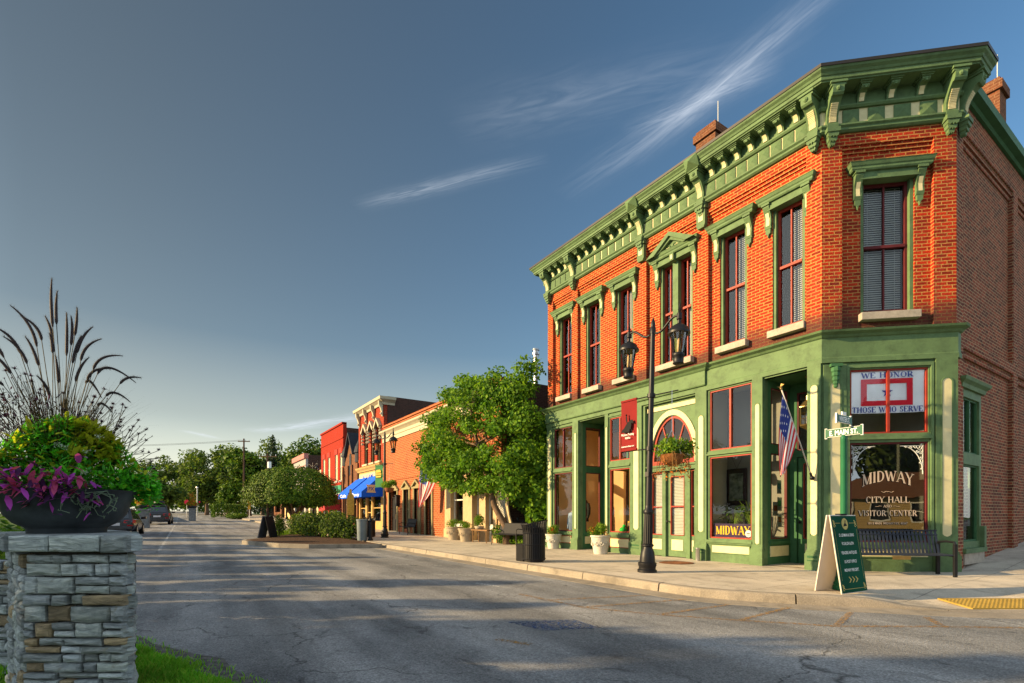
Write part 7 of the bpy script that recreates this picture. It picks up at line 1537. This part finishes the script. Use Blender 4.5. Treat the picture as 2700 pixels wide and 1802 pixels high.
def stones(name, M, length, z0, z1, parent, seed, dep=.07, hmin=.034, hmax=.105, big=False):
    """a face of coursed rubble: each stone its own rounded, slightly crooked block, open joints between"""
    rnd = random.Random(seed); m = MB(M); cols = []; z = z0
    while z < z1 - .02:
        h = min(rnd.uniform(hmin, hmax), z1 - z)
        if z1 - z - h < hmin * .6: h = z1 - z
        x = 0.
        while x < length - .02:
            w_ = rnd.uniform(.06, .25) if not big else rnd.uniform(.17, .3); w_ = min(w_, length - x)
            if length - x - w_ < .07: w_ = length - x
            split = (h > .085 and rnd.random() < .3 and not big); parts = [(0, h)] if not split else [(0, h * .5), (h * .5, h)]
            for a, b in parts:
                g = .005; j = lambda s=.006: rnd.uniform(-s, s); p = rnd.uniform(-.012, .012)
                xa, xb, za, zb = x + g, x + w_ - g, z + a + g, z + b - g; y = -dep * .5 + p; e_ = .011
                tone = rnd.uniform(.6, 1.4); tc_ = (tone, tone, tone * rnd.uniform(.9, 1.02)) if rnd.random() > .10 else (1.05 * tone, .72 * tone, .40 * tone)
                ring = lambda d, yy: [(xa + d + j(.004), yy, za + d + j(.004)), ((xa + xb) / 2, yy + j(.003), za + d + j(.005)), (xb - d + j(.004), yy, za + d + j(.004)), (xb - d + j(.003), yy, (za + zb) / 2 + j(.004)), (xb - d + j(.004), yy, zb - d + j(.004)), ((xa + xb) / 2, yy + j(.003), zb - d + j(.005)), (xa + d + j(.004), yy, zb - d + j(.004)), (xa + d + j(.003), yy, (za + zb) / 2)]
                R0, R1, R2 = ring(0, dep * .5), ring(0, y + e_), ring(e_, y); nn = 8; vs = R0 + R1 + R2; fs = []
                for k in (0, 1):
                    for i in range(nn): fs.append((k * nn + i, k * nn + (i + 1) % nn, (k + 1) * nn + (i + 1) % nn, (k + 1) * nn + i))
                vs.append(((xa + xb) / 2 + j(.02), y - rnd.uniform(0, .012), (za + zb) / 2 + j(.01))); fs += [(16 + i, 16 + (i + 1) % nn, 24) for i in range(nn)]
                m.add(vs, fs); cols += [tc_] * len(fs)
            x += w_
        z += h
    o = m.build(name, STN, parent); stone_mesh(o, cols); return o
ax, rt = Vector((-.835, .5505)), Vector((.5505, .835))
def vw(dep, lat): q = ax * dep + rt * lat; return (q.x, q.y)
DP = 3.0
A0 = vw(DP, -2.872); B0 = vw(DP, -2.278); C0 = vw(DP + .60, -2.278 * (DP + .6) / DP - .01); L0 = vw(DP + .55, -3.50); L1 = vw(DP + 1.0, -3.2)
pier = thing('stone_pier', 'pillar of coursed grey stone with a rough cap, at the left edge in front', 'pier', (*vw(DP + .3, -2.6), -.2))
fa = math.atan2(B0[1] - A0[1], B0[0] - A0[0]); zc_ = .98; zt_ = 1.085
m = MB(); core = [vw(DP + .02, -2.85), vw(DP + .02, -2.30), vw(DP + .6, -2.30 * (DP + .6) / DP - .02), vw(DP + .95, -3.2), vw(DP + .53, -3.45)]; m.pxy(core, -.25, zt_ - .02); m.build('core', MORT, pier)
stones('front_face', FR(*A0, fa), .594, -.2, zc_ - .012, pier, 91)
stones('right_face', FR(*B0, math.atan2(C0[1] - B0[1], C0[0] - B0[0])), .6, -.2, zc_ - .012, pier, 92)
la = math.atan2(A0[1] - L0[1], A0[0] - L0[0]); stones('left_face', FR(*L0, la), math.dist(A0, L0), -.2, zc_ - .012, pier, 93)
A1 = vw(DP - .03, -2.93); B1 = vw(DP - .03, -2.236); C1 = vw(DP + .64, -2.236 * (DP + .64) / (DP - .03) - .01); L2 = vw(DP + .50, -3.58)
for i, (p, q, sd) in enumerate(((A1, B1, 95), (B1, C1, 96), (L2, A1, 97))): stones('cap_stones', FR(*p, math.atan2(q[1] - p[1], q[0] - p[0])), math.dist(p, q), zc_, zt_, pier, sd, .09, .105, .105, True)
m = MB(); m.pxy([A1, B1, C1, vw(DP + 1., -3.2), L2], zt_ - .015, zt_ - .002); o = m.build('cap_top', STN, pier); stone_mesh(o, [(.95, .95, .95)] * len(o.data.polygons))
# the lower stone wall that runs off behind it
wall_t = thing('stone_wall', 'low grey stone wall running off behind the pillar', 'wall', (*L0, -.2)); W0 = vw(DP + .9, -3.25); W1 = vw(DP + 1.3, -5.6)
m = MB(); m.pxy([vw(DP + .95, -3.2), vw(DP + 1.35, -5.6), vw(DP + 1.75, -5.5), vw(DP + 1.3, -3.2)][::-1], -.25, .80); m.build('core', MORT, wall_t); wa = math.atan2(W0[1] - W1[1], W0[0] - W1[0]); stones('front_face', FR(*W1, wa), math.dist(W0, W1), -.2, .76, wall_t, 98); stones('coping', FR(*W1, wa), math.dist(W0, W1), .76, .84, wall_t, 99, .12, .08, .08, True)
# bowl
PC = vw(DP + .33, -2.925); bx, by = PC; BOWL = mat('charcoal_bowl', (.03, .036, .04), .5, .75, 5., dirt=.5, bump=.15, bscale=12)
rb = .365; KB = rb / .445; zb0 = 1.10; hb_ = .262
planter = thing('bowl_planter', 'wide charcoal bowl on the stone pillar overflowing with flowers and tall grasses', 'planter', (bx, by, zb0))
m = MB(); m.lathe([(.2, -.03), (.205, .012), (.21, .02), (.265, .05), (.31, .105), (.331, .18), (rb, hb_ - .01), (rb + .003, hb_), (rb - .02, hb_ + .002), (rb - .04, hb_ - .03), (.1, hb_ - .05)], (bx, by, zb0), 48); m.build('bowl', BOWL, planter, smooth=True, auto=60)
zs = zb0 + hb_; m = MB(); m.lathe([(.0, -.02), (rb - .03, -.025), (rb - .03, -.04)], (bx, by, zs), 24, cap=False); m.build('soil', SOIL, planter)
E1 = -Vector((bx, by)).normalized(); E2 = Vector((-E1.y, E1.x))
def at(u, v, w=0.):          # u across (to the right), w towards the viewer, v above the rim; metres
    q = E2 * (u * .748) + E1 * w * .76; return Vector((bx + q.x, by + q.y, zs + v))
FG = dict(GR=leaf('fg_green', (.14, .50, .04), .4), GD=leaf('fg_deep_green', (.07, .28, .04), .35), YG=leaf('fg_yellow_green', (.38, .40, .03), .4), PU=leaf('fg_purple', (.40, .06, .40), .3), PD=leaf('fg_dark_purple', (.07, .022, .085), .3), PM=leaf('fg_pink', (.5, .08, .2), .35), WH=leaf('fg_white', (.5, .55, .5), .3), CR=leaf('fg_silver_green', (.20, .27, .19), .3), PL=leaf('plume', (.065, .05, .055), .35), ST=leaf('fg_stem', (.06, .05, .03), .2))
rnd = random.Random(101)
def blade(m, p, d, L, W, k, droop=.3, up=Vector((0, 0, 1)), seg=3):
    d = d.normalized(); s_ = d.cross(up)
    s_ = s_.normalized() if s_.length > .1 else Vector((1, 0, 0)); pts = []; q = Vector(p); dd = d.copy()
    for i in range(seg + 1): pts.append(q.copy()); q = q + dd * (L / seg); dd = (dd + Vector((0, 0, -droop / seg))).normalized()
    ws = [.35, 1., .8, 0.] if seg == 3 else [.6 * (1 - i / seg) + .05 for i in range(seg)] + [0]
    vs = []; fs = []
    for i, q in enumerate(pts): vs += [q - s_ * W * ws[i] * .5, q + s_ * W * ws[i] * .5]
    for i in range(seg): fs.append((2 * i, 2 * i + 1, 2 * i + 3, 2 * i + 2))
    m.add(vs, fs, k)
# fountain grass: blades and bottlebrush plumes
m = MB()
for _ in range(760):
    a = rnd.uniform(0, 6.28); r = rnd.random() ** .6 * .1; o_ = rnd.gauss(.03, .34); e_ = rnd.gauss(0, .26); L = rnd.uniform(.35, .82); blade(m, at(-.05 + r * math.cos(a), .05, r * math.sin(a)), Vector((rt.x * o_ - ax.x * e_, rt.y * o_ - ax.y * e_, 1)), L, .008, 0, rnd.uniform(.3, 1.3), seg=6)
m.build('grass_blades', FG['ST'], planter, uv=False)
PLM = [(-.105, 1.14, -.10, .88, .02), (-.07, 1.08, -.075, .9, .01), (-.01, .98, -.01, .74, -.02), (.02, .96, .02, .8, 0), (.17, .92, .06, .76, .03), (.23, .86, .085, .72, .03), (-.36, .95, -.2, .76, .02), (-.30, .91, -.17, .80, 0), (-.47, .83, -.30, .71, .02), (-.60, .85, -.4, .68, -.02), (.48, .64, .20, .66, .02), (.52, .67, .36, .62, .04), (.23, .53, .12, .60, 0), (-.50, .70, -.36, .60, 0), (-.12, .84, -.1, .74, .02), (-.27, .80, -.19, .66, .03), (.30, .45, .2, .48, .06), (-.56, .5, -.4, .53, .04), (.09, .86, .03, .7, .02), (-.20, .60, -.12, .5, .06), (.38, .78, .17, .68, .05), (.30, .70, .13, .62, .02), (-.40, .78, -.26, .66, .04), (.14, .74, .05, .60, .05), (-.08, .72, -.06, .58, .05), (.44, .52, .26, .54, .03), (-.15, .94, -.10, .80, -.04), (.06, 1.02, .045, .86, -.03)]
m = MB()
for tu, tv, bu, bv, w_ in PLM:
    tv *= 1.2; bv *= 1.2
    tip = at(tu, tv, w_); b0 = at(bu, bv, w_ * .6); root = at(-.05 + rnd.uniform(-.05, .05), .05, 0); mid = root.lerp(b0, .6) + Vector((0, 0, .05)); m.tube([root, mid, b0], .0022, 4, 1)
    ctl = b0 + (b0 - mid).normalized() * (tip - b0).length * .6; cv = [b0 * (1 - f) ** 2 + ctl * 2 * f * (1 - f) + tip * f * f for f in [i / 12 for i in range(13)]]
    m.tube(cv, [.004] + [.0085 * (1 - (i / 12) ** 3 * .75) for i in range(1, 13)], 6, 0)
    for i in range(420):
        f = rnd.random(); p = cv[min(11, int(f * 12))].lerp(cv[min(12, int(f * 12) + 1)], f * 12 % 1); ax_ = (cv[min(12, int(f * 12) + 1)] - cv[int(f * 12) if f < 1 else 11]).normalized(); d = (Vector((rnd.gauss(0, 1), rnd.gauss(0, 1), rnd.gauss(0, 1))).normalized() + ax_ * .9).normalized(); blade(m, p, d, rnd.uniform(.022, .042) * (1 - f * .35), .0013, 0, 0, seg=2)
m.build('plumes', [FG['PL'], FG['ST']], planter, uv=False)
# verbena: thin branching stems with small purple heads
m = MB(); VB = [(.50, .30, .04), (.56, .27, .0), (.53, .20, .05), (.60, .15, .02), (.62, .11, .0), (.46, .34, .02), (.38, .38, .05), (.30, .36, .02), (.22, .32, .05), (.43, .24, .08), (.55, .1, .05), (.58, .2, .02), (.66, .22, .0), (.64, .17, .04), (.36, .28, .1), (.50, .38, 0), (.56, .33, .02), (.25, .46, .0)] + [(rnd.uniform(-.62, -.12), rnd.uniform(.22, .52), rnd.uniform(-.1, .1)) for _ in range(34)] + [(rnd.uniform(-.1, .4), rnd.uniform(.25, .42), rnd.uniform(-.1, .15)) for _ in range(16)]
for u, v, w_ in VB:
    v = v * 1.25 + (.12 if abs(u) < .45 else .03); tip = at(u, v, w_); root = at(u * .45, .05, w_ * .6); m.tube([root, root.lerp(tip, .35) + Vector((rnd.gauss(0, .02), rnd.gauss(0, .02), .03)), root.lerp(tip, .7) + Vector((rnd.gauss(0, .025), rnd.gauss(0, .025), .05)), tip], .0019, 4, 1)
    for _ in range(46): d = Vector((rnd.gauss(0, 1), rnd.gauss(0, 1), abs(rnd.gauss(0, .8)))).normalized(); blade(m, tip, d, rnd.uniform(.014, .026), .010, 0, .2, seg=2)
    for _ in range(2): s_ = tip + Vector((rnd.gauss(0, .03), rnd.gauss(0, .03), -rnd.uniform(.02, .07))); m.tube([root.lerp(tip, .7), s_], .0016, 3, 1); [blade(m, s_, Vector((rnd.gauss(0, 1), rnd.gauss(0, 1), abs(rnd.gauss(0, 1)))), .012, .006, 0, .2, seg=2) for _ in range(14)]
for _ in range(1500):      # its narrow dusky leaves, thick at the left
    u = rnd.uniform(-.62, .2); v = rnd.uniform(.22, .60 if u < -.05 else .5); blade(m, at(u, v, rnd.uniform(-.2, .2)), Vector((rnd.gauss(0, .7), rnd.gauss(0, .7), rnd.uniform(-.2, 1))), rnd.uniform(.02, .05), .008, 0 if rnd.random() < .5 else 1, .4)
m.build('verbena', [FG['PD'], FG['ST']], planter, uv=False)
# mixed green foliage mound
m = MB()
for _ in range(9500):
    u = rnd.gauss(0, .27); 
    if abs(u) > .58: continue
    v = rnd.random() ** .8 * .45 * (1 - (u / .62) ** 2); w_ = rnd.uniform(-.25, .33) * (1 - abs(u) * .7); k = 0 if rnd.random() < .55 else 1
    if .02 < u < .36 and v > .2 and rnd.random() < .6: k = 2
    if u < -.2 and rnd.random() < .5: k = 1
    if rnd.random() < .09: k = 2
    L = rnd.uniform(.025, .06) * (1.7 if k == 2 else 1); blade(m, at(u, v, w_), Vector((rnd.gauss(0, .8), rnd.gauss(0, .8), rnd.uniform(-.2, 1))), L, L * (.28 if k < 2 else .4), k, .5)
for _ in range(2600):     # low growth along the rim
    u = rnd.uniform(-.52, .46); w_ = rnd.uniform(-.3, .42) * math.sqrt(max(0, 1 - (u / .5) ** 2)) ; L = rnd.uniform(.025, .05); blade(m, at(u, rnd.uniform(-.01, .13), w_), Vector((rnd.gauss(0, .8), rnd.gauss(0, .8), rnd.uniform(-.1, 1))), L, L * .45, 0 if rnd.random() < .6 else 1, .5)
for _ in range(900):     # the trailing mass over the right rim
    u = rnd.uniform(.36, .66); v = rnd.gauss(.03, .055) - max(0, u - .5) * .1; w_ = rnd.uniform(-.12, .14); L = rnd.uniform(.03, .055); blade(m, at(u, v, w_), Vector((rnd.gauss(.2, .8), rnd.gauss(0, .8), rnd.uniform(-.3, .8))), L, L * .7, 0 if rnd.random() < .6 else 1, .5)
for _ in range(260):      # big leaves at the far left
    u = rnd.uniform(-.56, -.36); v = rnd.uniform(-.03, .2); L = rnd.uniform(.05, .09); blade(m, at(u, v, rnd.uniform(0, .25)), Vector((rnd.gauss(-.2, .8), rnd.gauss(0, .6), rnd.uniform(-.5, .6))), L, L * .75, rnd.choice((0, 1, 2)), .6)
m.build('foliage', [FG['GR'], FG['GD'], FG['YG']], planter, uv=False)
m = MB()               # purple trailing leaves spilling over the front
for _ in range(150):
    u = rnd.uniform(-.40, .14) + rnd.gauss(0, .03); f = (u + .36) / .46; v = rnd.gauss(.04 - f * .05, .065); w_ = .43 + rnd.uniform(-.05, .09) - .25 * abs(u); L = rnd.uniform(.06, .12); blade(m, at(u, v, w_), Vector((rt.x * rnd.gauss(.35, .8) - ax.x * .6, rt.y * rnd.gauss(.35, .8) - ax.y * .6, rnd.gauss(-.05, .55))), L, L * .30, rnd.choices((0, 1, 2), (5, 3, 3))[0], .7)
for i in range(9): u0 = -.3 + .05 * i; m.tube([at(u0, .0, .3), at(u0 + .06, .02, .40), at(u0 + .12, -.02 - .01 * i, .45)], .004, 4, 0)
m.build('purple_leaves', [FG['PU'], FG['PD'], FG['PM']], planter, uv=False)
m = MB()               # pale wiry trailer across the bowl
for _ in range(13):
    p = at(rnd.uniform(-.02, .26), -.01, .43); pts = [p]; d = Vector((rnd.uniform(-.6, .8), -.06 * 0, -1)).normalized(); u, v = 0, 0
    q0 = rnd.uniform(-.02, .26); cu, cv_ = q0, -.01
    for k in range(4):
        cu += rnd.uniform(-.05, .06); cv_ -= rnd.uniform(.015, .05); rr = (math.sqrt(max(.02, (rb * (1 - max(0, -cv_ - .08) * 1.2)) ** 2 - (cu * .748) ** 2)) + .012) / .76; pts.append(at(cu, cv_, rr))
        if rnd.random() < .8:
            e_ = at(cu + rnd.uniform(-.03, .04), cv_ + rnd.uniform(-.02, .02), rr + .012); m.tube([pts[-1], e_], .0018, 3)
            for _ in range(5): blade(m, e_, Vector((rnd.gauss(0, 1), rnd.gauss(0, 1), rnd.gauss(0, 1))), .016, .009, 0, .1, seg=2)
    m.tube(pts, .0026, 4)
m.build('silver_trailer', FG['CR'], planter, uv=False)
m = MB()
for u, v, w_ in ((-.06, .27, .3), (-.02, .255, .32), (.12, .235, .34), (.2, .34, .3), (.5, .14, .05), (.58, .13, .0), (.62, .06, .05), (.66, .02, .0), (.53, .03, .1), (.1, .10, .38), (.60, .17, 0)):
    for _ in range(36): q = at(u + rnd.gauss(0, .014), v + rnd.gauss(0, .008), w_ + rnd.gauss(0, .012)); blade(m, q, Vector((rnd.gauss(0, 1), rnd.gauss(0, 1), abs(rnd.gauss(0, 1)))), .014, .011, 0, .1, seg=2)
for _ in range(260):
    u = rnd.gauss(.05, .11); q = at(u, rnd.uniform(.01, .13), rnd.uniform(.2, .40)); blade(m, q, Vector((rnd.gauss(0, 1), rnd.gauss(0, 1), abs(rnd.gauss(0, 1)))), .010, .009, 0, .1, seg=2)
m.build('white_flowers', FG['WH'], planter, uv=False)['kind'] = 'stuff'
# green shrubbery low at the left edge behind the bowl
rnd = random.Random(120); p = vw(6.4, -6.75); bush('garden_shrub', 'bright green shrub low at the left edge behind the stone pillar', [(p[0], p[1], .55, .8, .8, .75), (p[0] - .9, p[1] - .3, .5, .8, .8, .7), (p[0] + .3, p[1] + .5, .3, .6, .6, .5)], 3200, .10, LG, 121)

# ================================================================ CARS
CPB = mat('car_black_paint', (.012, .013, .018), .22, .05, 3., spec=.7); CPD = mat('car_dark_paint', (.018, .018, .022), .22, .05, 3., spec=.7); TYRE = mat('tyre', (.012, .012, .012), .85, .2, 8.); RIM = mat('alloy_rim', (.4, .4, .4), .3, .1, 8., metal=.9)
TAIL = mat('tail_lamp_red', (.30, .01, .012), .25, .05); TAIL.node_tree.nodes['Principled BSDF'].inputs['Emission Color'].default_value = (1, .03, .02, 1); TAIL.node_tree.nodes['Principled BSDF'].inputs['Emission Strength'].default_value = .02
CGL = glass('car_glass', (.16, .18, .2), .10); PLATE = mat('licence_plate', (.5, .5, .52), .5, .1, 9.)
def car(label, x, y, rz, L, W, H, paint_, box, tall):
    """rear towards local +x"""
    t = thing('parked_car', label, 'car', (0, 0, 0)); hw = W / 2; zb = .28; belt = H * .60; m = MB()
    st = [(-L / 2, .72, zb + .1, belt * .78), (-L / 2 + .25, .90, zb, belt * .86), (-L / 2 + 1.2, .98, zb - .03, belt * .94), (0, 1., zb - .05, belt), (L / 2 - .9, 1., zb - .03, belt * 1.02), (L / 2 - .25, .97, zb, belt * 1.02), (L / 2 - .05, .93, zb + .05, belt * .99), (L / 2, .86, zb + .14, belt * .9)]
    sec = lambda w_, a, b: [(-w_ * .86, a), (-w_ * .97, a + .12), (-w_, a + (b - a) * .55), (-w_ * .95, b - .03), (-w_ * .88, b), (w_ * .88, b), (w_ * .95, b - .03), (w_, a + (b - a) * .55), (w_ * .97, a + .12), (w_ * .86, a)]
    vs = []; fs = []; n = 10
    for X, f, a, b in st: vs += [(X, q, z) for q, z in sec(hw * f, a, b)]
    for i in range(len(st) - 1):
        for k in range(n): fs.append((i * n + k, i * n + (k + 1) % n, (i + 1) * n + (k + 1) % n, (i + 1) * n + k))
    fs += [tuple(range(n)), tuple(range(len(st) * n - 1, (len(st) - 1) * n - 1, -1))]; m.add(vs, fs)
    g0, g1 = -L / 2 + 1.05, L / 2 - .10; r0, r1 = g0 + .85, g1 - (.42 if tall else .55)
    V = [(g0, -hw * .88, belt * .95), (g1, -hw * .88, belt * .99), (g1, hw * .88, belt * .99), (g0, hw * .88, belt * .95), (r0, -hw * .70, H - .05), (r1, -hw * .70, H - .04), (r1, hw * .70, H - .04), (r0, hw * .70, H - .05), (r0 + .3, -hw * .58, H), (r1 - .12, -hw * .58, H + .005), (r1 - .12, hw * .58, H + .005), (r0 + .3, hw * .58, H)]
    m.add(V, [(0, 1, 5, 4), (1, 2, 6, 5), (2, 3, 7, 6), (3, 0, 4, 7), (4, 5, 9, 8), (5, 6, 10, 9), (6, 7, 11, 10), (7, 4, 8, 11), (8, 9, 10, 11)])
    m.box(r1 - .1, r1 + .12, -hw * .62, hw * .62, H - .06, H - .02)
    body = m.build('body', paint_, t, smooth=True, auto=35)
    lerp = lambda a, b, f: tuple(a[i] + (b[i] - a[i]) * f for i in range(3))
    def pane(nm, a, b, c, d, i0, i1, push, j0=.12, j1=.86):
        p = [lerp(lerp(a, b, i0), lerp(d, c, i0), j0), lerp(lerp(a, b, i1), lerp(d, c, i1), j0), lerp(lerp(a, b, i1), lerp(d, c, i1), j1), lerp(lerp(a, b, i0), lerp(d, c, i0), j1)]; q = MB(); q.add([tuple(u[i] + push[i] for i in range(3)) for u in p], [(0, 1, 2, 3)]); q.build(nm, CGLS, t)
    pane('rear_window', V[1], V[2], V[6], V[5], .1, .9, (.012, 0, .006)); pane('windscreen', V[3], V[0], V[4], V[7], .08, .92, (-.012, 0, .006))
    for s, (a, b, c, d) in ((-1, (V[0], V[1], V[5], V[4])), (1, (V[3], V[2], V[6], V[7]))):
        for i0, i1 in ((.16, .46), (.5, .74), (.77, .9)): pane('side_window', a, b, c, d, i0, i1, (0, s * .012, .004))
    for s in (-1, 1):
        q = MB(); X = L / 2; q.add([(X - .02, s * hw * .90, belt * .78), (X + .015, s * hw * .46, belt * .80), (X - .01, s * hw * .48, belt * .95), (X - .06, s * hw * .93, belt * .99), (X - .32, s * hw * 1.0, belt * .96), (X - .26, s * hw * 1.0, belt * .80)], [(0, 1, 2, 3), (0, 3, 4, 5)]); q.build('tail_light', TAIL, t)
        q = MB(); q.box(X - .01, X + .012, s * hw * .75 - .12, s * hw * .75 + .12, zb + .26, zb + .33); q.build('reflector', mat_ref, t)
        q = MB(); q.add([(-L / 2 + 1.4, s * hw * .92, belt), (-L / 2 + 1.5, s * (hw + .2), belt + .02), (-L / 2 + 1.5, s * (hw + .2), belt + .16), (-L / 2 + 1.4, s * hw * .92, belt + .12), (-L / 2 + 1.62, s * (hw + .18), belt + .02), (-L / 2 + 1.62, s * (hw + .18), belt + .16)], [(0, 1, 2, 3), (1, 4, 5, 2), (0, 4, 5, 3)]); q.build('wing_mirror', paint_, t)
    q = MB(); q.box(L / 2 - .02, L / 2 + .022, -.27, .27, belt * .64, belt * .64 + .15); q.build('licence_plate', PLATE, t)
    q = MB(); q.box(L / 2 - .14, L / 2 + .05, -hw * .84, hw * .84, zb + .08, zb + .25); q.box(L / 2 - .1, L / 2 + .03, -hw * .6, hw * .6, zb - .05, zb + .08); q.build('bumper', paint_, t, bevel=.03)
    for X in (-L / 2 + .9, L / 2 - .95):
        for s in (-1, 1):
            q = MB(FR(0, 0)); r = .35 if tall else .33; pts = []
            prof = [(r * .62, -.11), (r * .95, -.11), (r, -.07), (r, .07), (r * .95, .11), (r * .62, .11)]
            vs = []; fs = []; nn = 20
            for rr, o_ in prof: vs += [(X + rr * math.cos(2 * math.pi * i / nn), s * (hw - .11) + o_, r + rr * math.sin(2 * math.pi * i / nn)) for i in range(nn)]
            for j in range(len(prof) - 1):
                for i in range(nn): fs.append((j * nn + i, j * nn + (i + 1) % nn, (j + 1) * nn + (i + 1) % nn, (j + 1) * nn + i))
            q.add(vs, fs); wh = q.build('wheel', TYRE, t, smooth=True); q = MB(); q.pxz([(X + r * .62 * math.cos(R(24 * i)), r + r * .62 * math.sin(R(24 * i))) for i in range(15)], s * (hw - .02) - .02, s * (hw - .02) + .02); q.build('rim', RIM, wh)
    if box:
        q = MB(); q.lathe([(.001, 0), (.38, .02), (.46, .10), (.46, .2), (.40, .30), (.2, .34), (.001, .345)], (0, 0, 0), 20, cap=False); q.v = [(a * 2.0 + .1, b * .95, c + H + .12) for a, b, c in q.v]; q.build('roof_box', BLACK, t, smooth=True)
        q = MB()
        for X in (-.5, .6): q.box(X - .03, X + .03, -hw * .62, hw * .62, H + .06, H + .12)
        for s in (-1, 1): q.tube([(r0 + .2, s * hw * .6, H - .02), (r0 + .35, s * hw * .6, H + .07), (r1 - .4, s * hw * .6, H + .07), (r1 - .25, s * hw * .6, H - .02)], .02, 5)
        q.build('roof_rack', BLACK, t)
    t.location = (x, y, zr(x) - .15); t.rotation_euler = (0, 0, rz); return t
mat_ref = mat('red_reflector', (.3, .01, .01), .3); CGLS = mat('privacy_glass', (.03, .04, .05), .06, .05, 3., spec=.8)
car('black estate car parked at the left kerb, partly hidden by the bowl planter', -36.0, -2.75, R(-3), 4.6, 1.85, 1.48, CPB, False, False)
car('dark car with a black roof box parked further along the left side', -57.5, -1.5, R(-3), 4.75, 1.93, 1.70, CPD, True, True)

# ================================================================ FAR SMALL THINGS
POLEB = mat('creosoted_pole', (.07, .04, .028), .9, .2, 5.); STW = mat('far_wall_stone', (.16, .17, .17), .9, .3, 5., bump=.5)
def upole(label, x, y, h, arm, tr=False):
    t = thing('utility_pole', label, 'utility pole', (x, y, zr(x))); z = zr(x); m = MB(); m.tube([(x, y, z), (x, y, z + h)], [.17, .11], 8); m.build('pole', POLEB, t)
    m = MB(FR(x, y, R(60))); m.box(-arm, arm, -.06, .06, z + h - .5, z + h - .36); m.build('crossarm', WOODT, t)
    for k in range(4): m = MB(FR(x, y, R(60))); m.lathe([(.05, z + h - .36), (.06, z + h - .2), (.03, z + h - .14)], (-arm + .1 + (2 * arm - .2) * k / 3, 0, 0), 6); m.build('insulator', LETW, t)
    if tr: m = MB(); m.lathe([(.25, z + h - 2.3), (.28, z + h - 2.2), (.28, z + h - 1.3), (.2, z + h - 1.2)], (x + .35, y + .2, 0), 10); m.build('transformer', STEEL, t)
upole('tall brown utility pole before the far trees', -89, 8.5, 12.2, .9); upole('shorter utility pole with crossarm and grey transformer', -84, 11.2, 9.6, 1.3, True); 
m = MB(); o_ = []
for z0, sag in ((12.3, .9), (12.15, .9)): m.tube([(-89 + (-30) * i / 10, 8.5 - 44 * i / 10, z0 + zr(-89) - .3 - sag * 4 * (i / 10) * (1 - i / 10)) for i in range(11)], .018, 4)
m.tube([(-89 + 5 * i / 8, 8.5 + 2.7 * i / 8, 9.2 - .5 * math.sin(i / 8 * 3.14)) for i in range(9)], .02, 4)
o = m.build('power_line', BLACKM, None); tag(o, 'thin power lines strung from the brown utility pole across the sky', 'power line')
t = thing('crossing_signal', 'railway crossing signal with red lamps on a grey mast far down the street', 'crossing signal', (-100, 2.6, zr(-100))); z = zr(-100); m = MB(); m.tube([(-100, 2.6, z), (-100, 2.6, z + 4.6)], .09, 8); m.ball((-100, 2.6, z + 4.7), .2); m.build('mast', STEEL, t)
for s in (-1, 1):
    m = MB(FR(-100, 2.6, R(60))); m.pxz([(s * .45 + .26 * math.cos(R(30 * i)), z + 2.3 + .26 * math.sin(R(30 * i))) for i in range(12)], -.15, -.08); lp = m.build('lamp_hood', BLACKM, t); m = MB(FR(-100, 2.6, R(60))); m.pxz([(s * .45 + .13 * math.cos(R(30 * i)), z + 2.3 + .13 * math.sin(R(30 * i))) for i in range(12)], -.18, -.15); m.build('lens', LRED, lp)
def far_planter(label, x, y, seed):
    rnd = random.Random(seed); z = zr(x); t = thing('far_planter', label, 'planter', (x, y, z), 'bowl planters on stone piers down the street'); m = MB(); m.box(x - .35, x + .35, y - .35, y + .35, z - .2, z + 1.15); m.box(x - .42, x + .42, y - .42, y + .42, z + 1.15, z + 1.3); m.build('pier', STW, t, bevel=.02)
    m = MB(); m.lathe([(.25, 0), (.45, .12), (.5, .3), (.46, .3)], (x, y, z + 1.3), 16); m.build('bowl', BOWL, t, smooth=True)
    m = MB(); leaves(m, [(x, y, z + 1.75, .6, .6, .35), (x, y, z + 2.0, .4, .4, .3)], 700, .16, rnd, 4, wts=(1, 4, 2, 2)); leaves(m, [(x, y, z + 2.6, .35, .35, .5)], 90, .3, rnd, 1, ratio=.12)
    m.build('flowers', [LFL[1], leaf('yellow_foliage_%d' % seed, (.35, .30, .02)), LG[0], LFL[0]], t, uv=False)
far_planter('flower bowl on a stone pier between the two parked cars', -47.5, -2.2, 131); far_planter('flower bowl on a stone pier right of the roof box car', -69, 1.3, 132)
m = MB(); m.box(-95, -64, -1.9, -1.5, .3, 1.35); o = m.build('far_stone_wall', STW, None, bevel=.02); tag(o, 'low grey stone wall along the park beyond the parked cars', 'wall')
for i, (x, y, lb) in enumerate(((-80, .9, 'red stop sign seen edge on far down the street'), (-72, 7.5, 'narrow orange warning marker beside the hedge'))):
    t = thing('road_sign', lb, 'road sign', (x, y, zr(x))); m = MB(); m.tube([(x, y, zr(x)), (x, y, zr(x) + 2.2)], .035, 6); m.build('post', STEEL, t); m = MB(FR(x, y, R(60))); z = zr(x)
    if i == 0: m.pxz([(.33 * math.cos(R(22.5 + 45 * k)), z + 2.1 + .33 * math.sin(R(22.5 + 45 * k))) for k in range(8)], -.06, -.04); m.build('plate', LRED, t)
    else: m.pxz([(-.16, z + 1.2), (.16, z + 1.2), (.16, z + 2.3), (-.16, z + 2.3)], -.06, -.04); m.build('plate', mat('sign_orange', (.5, .25, .03), .6), t)
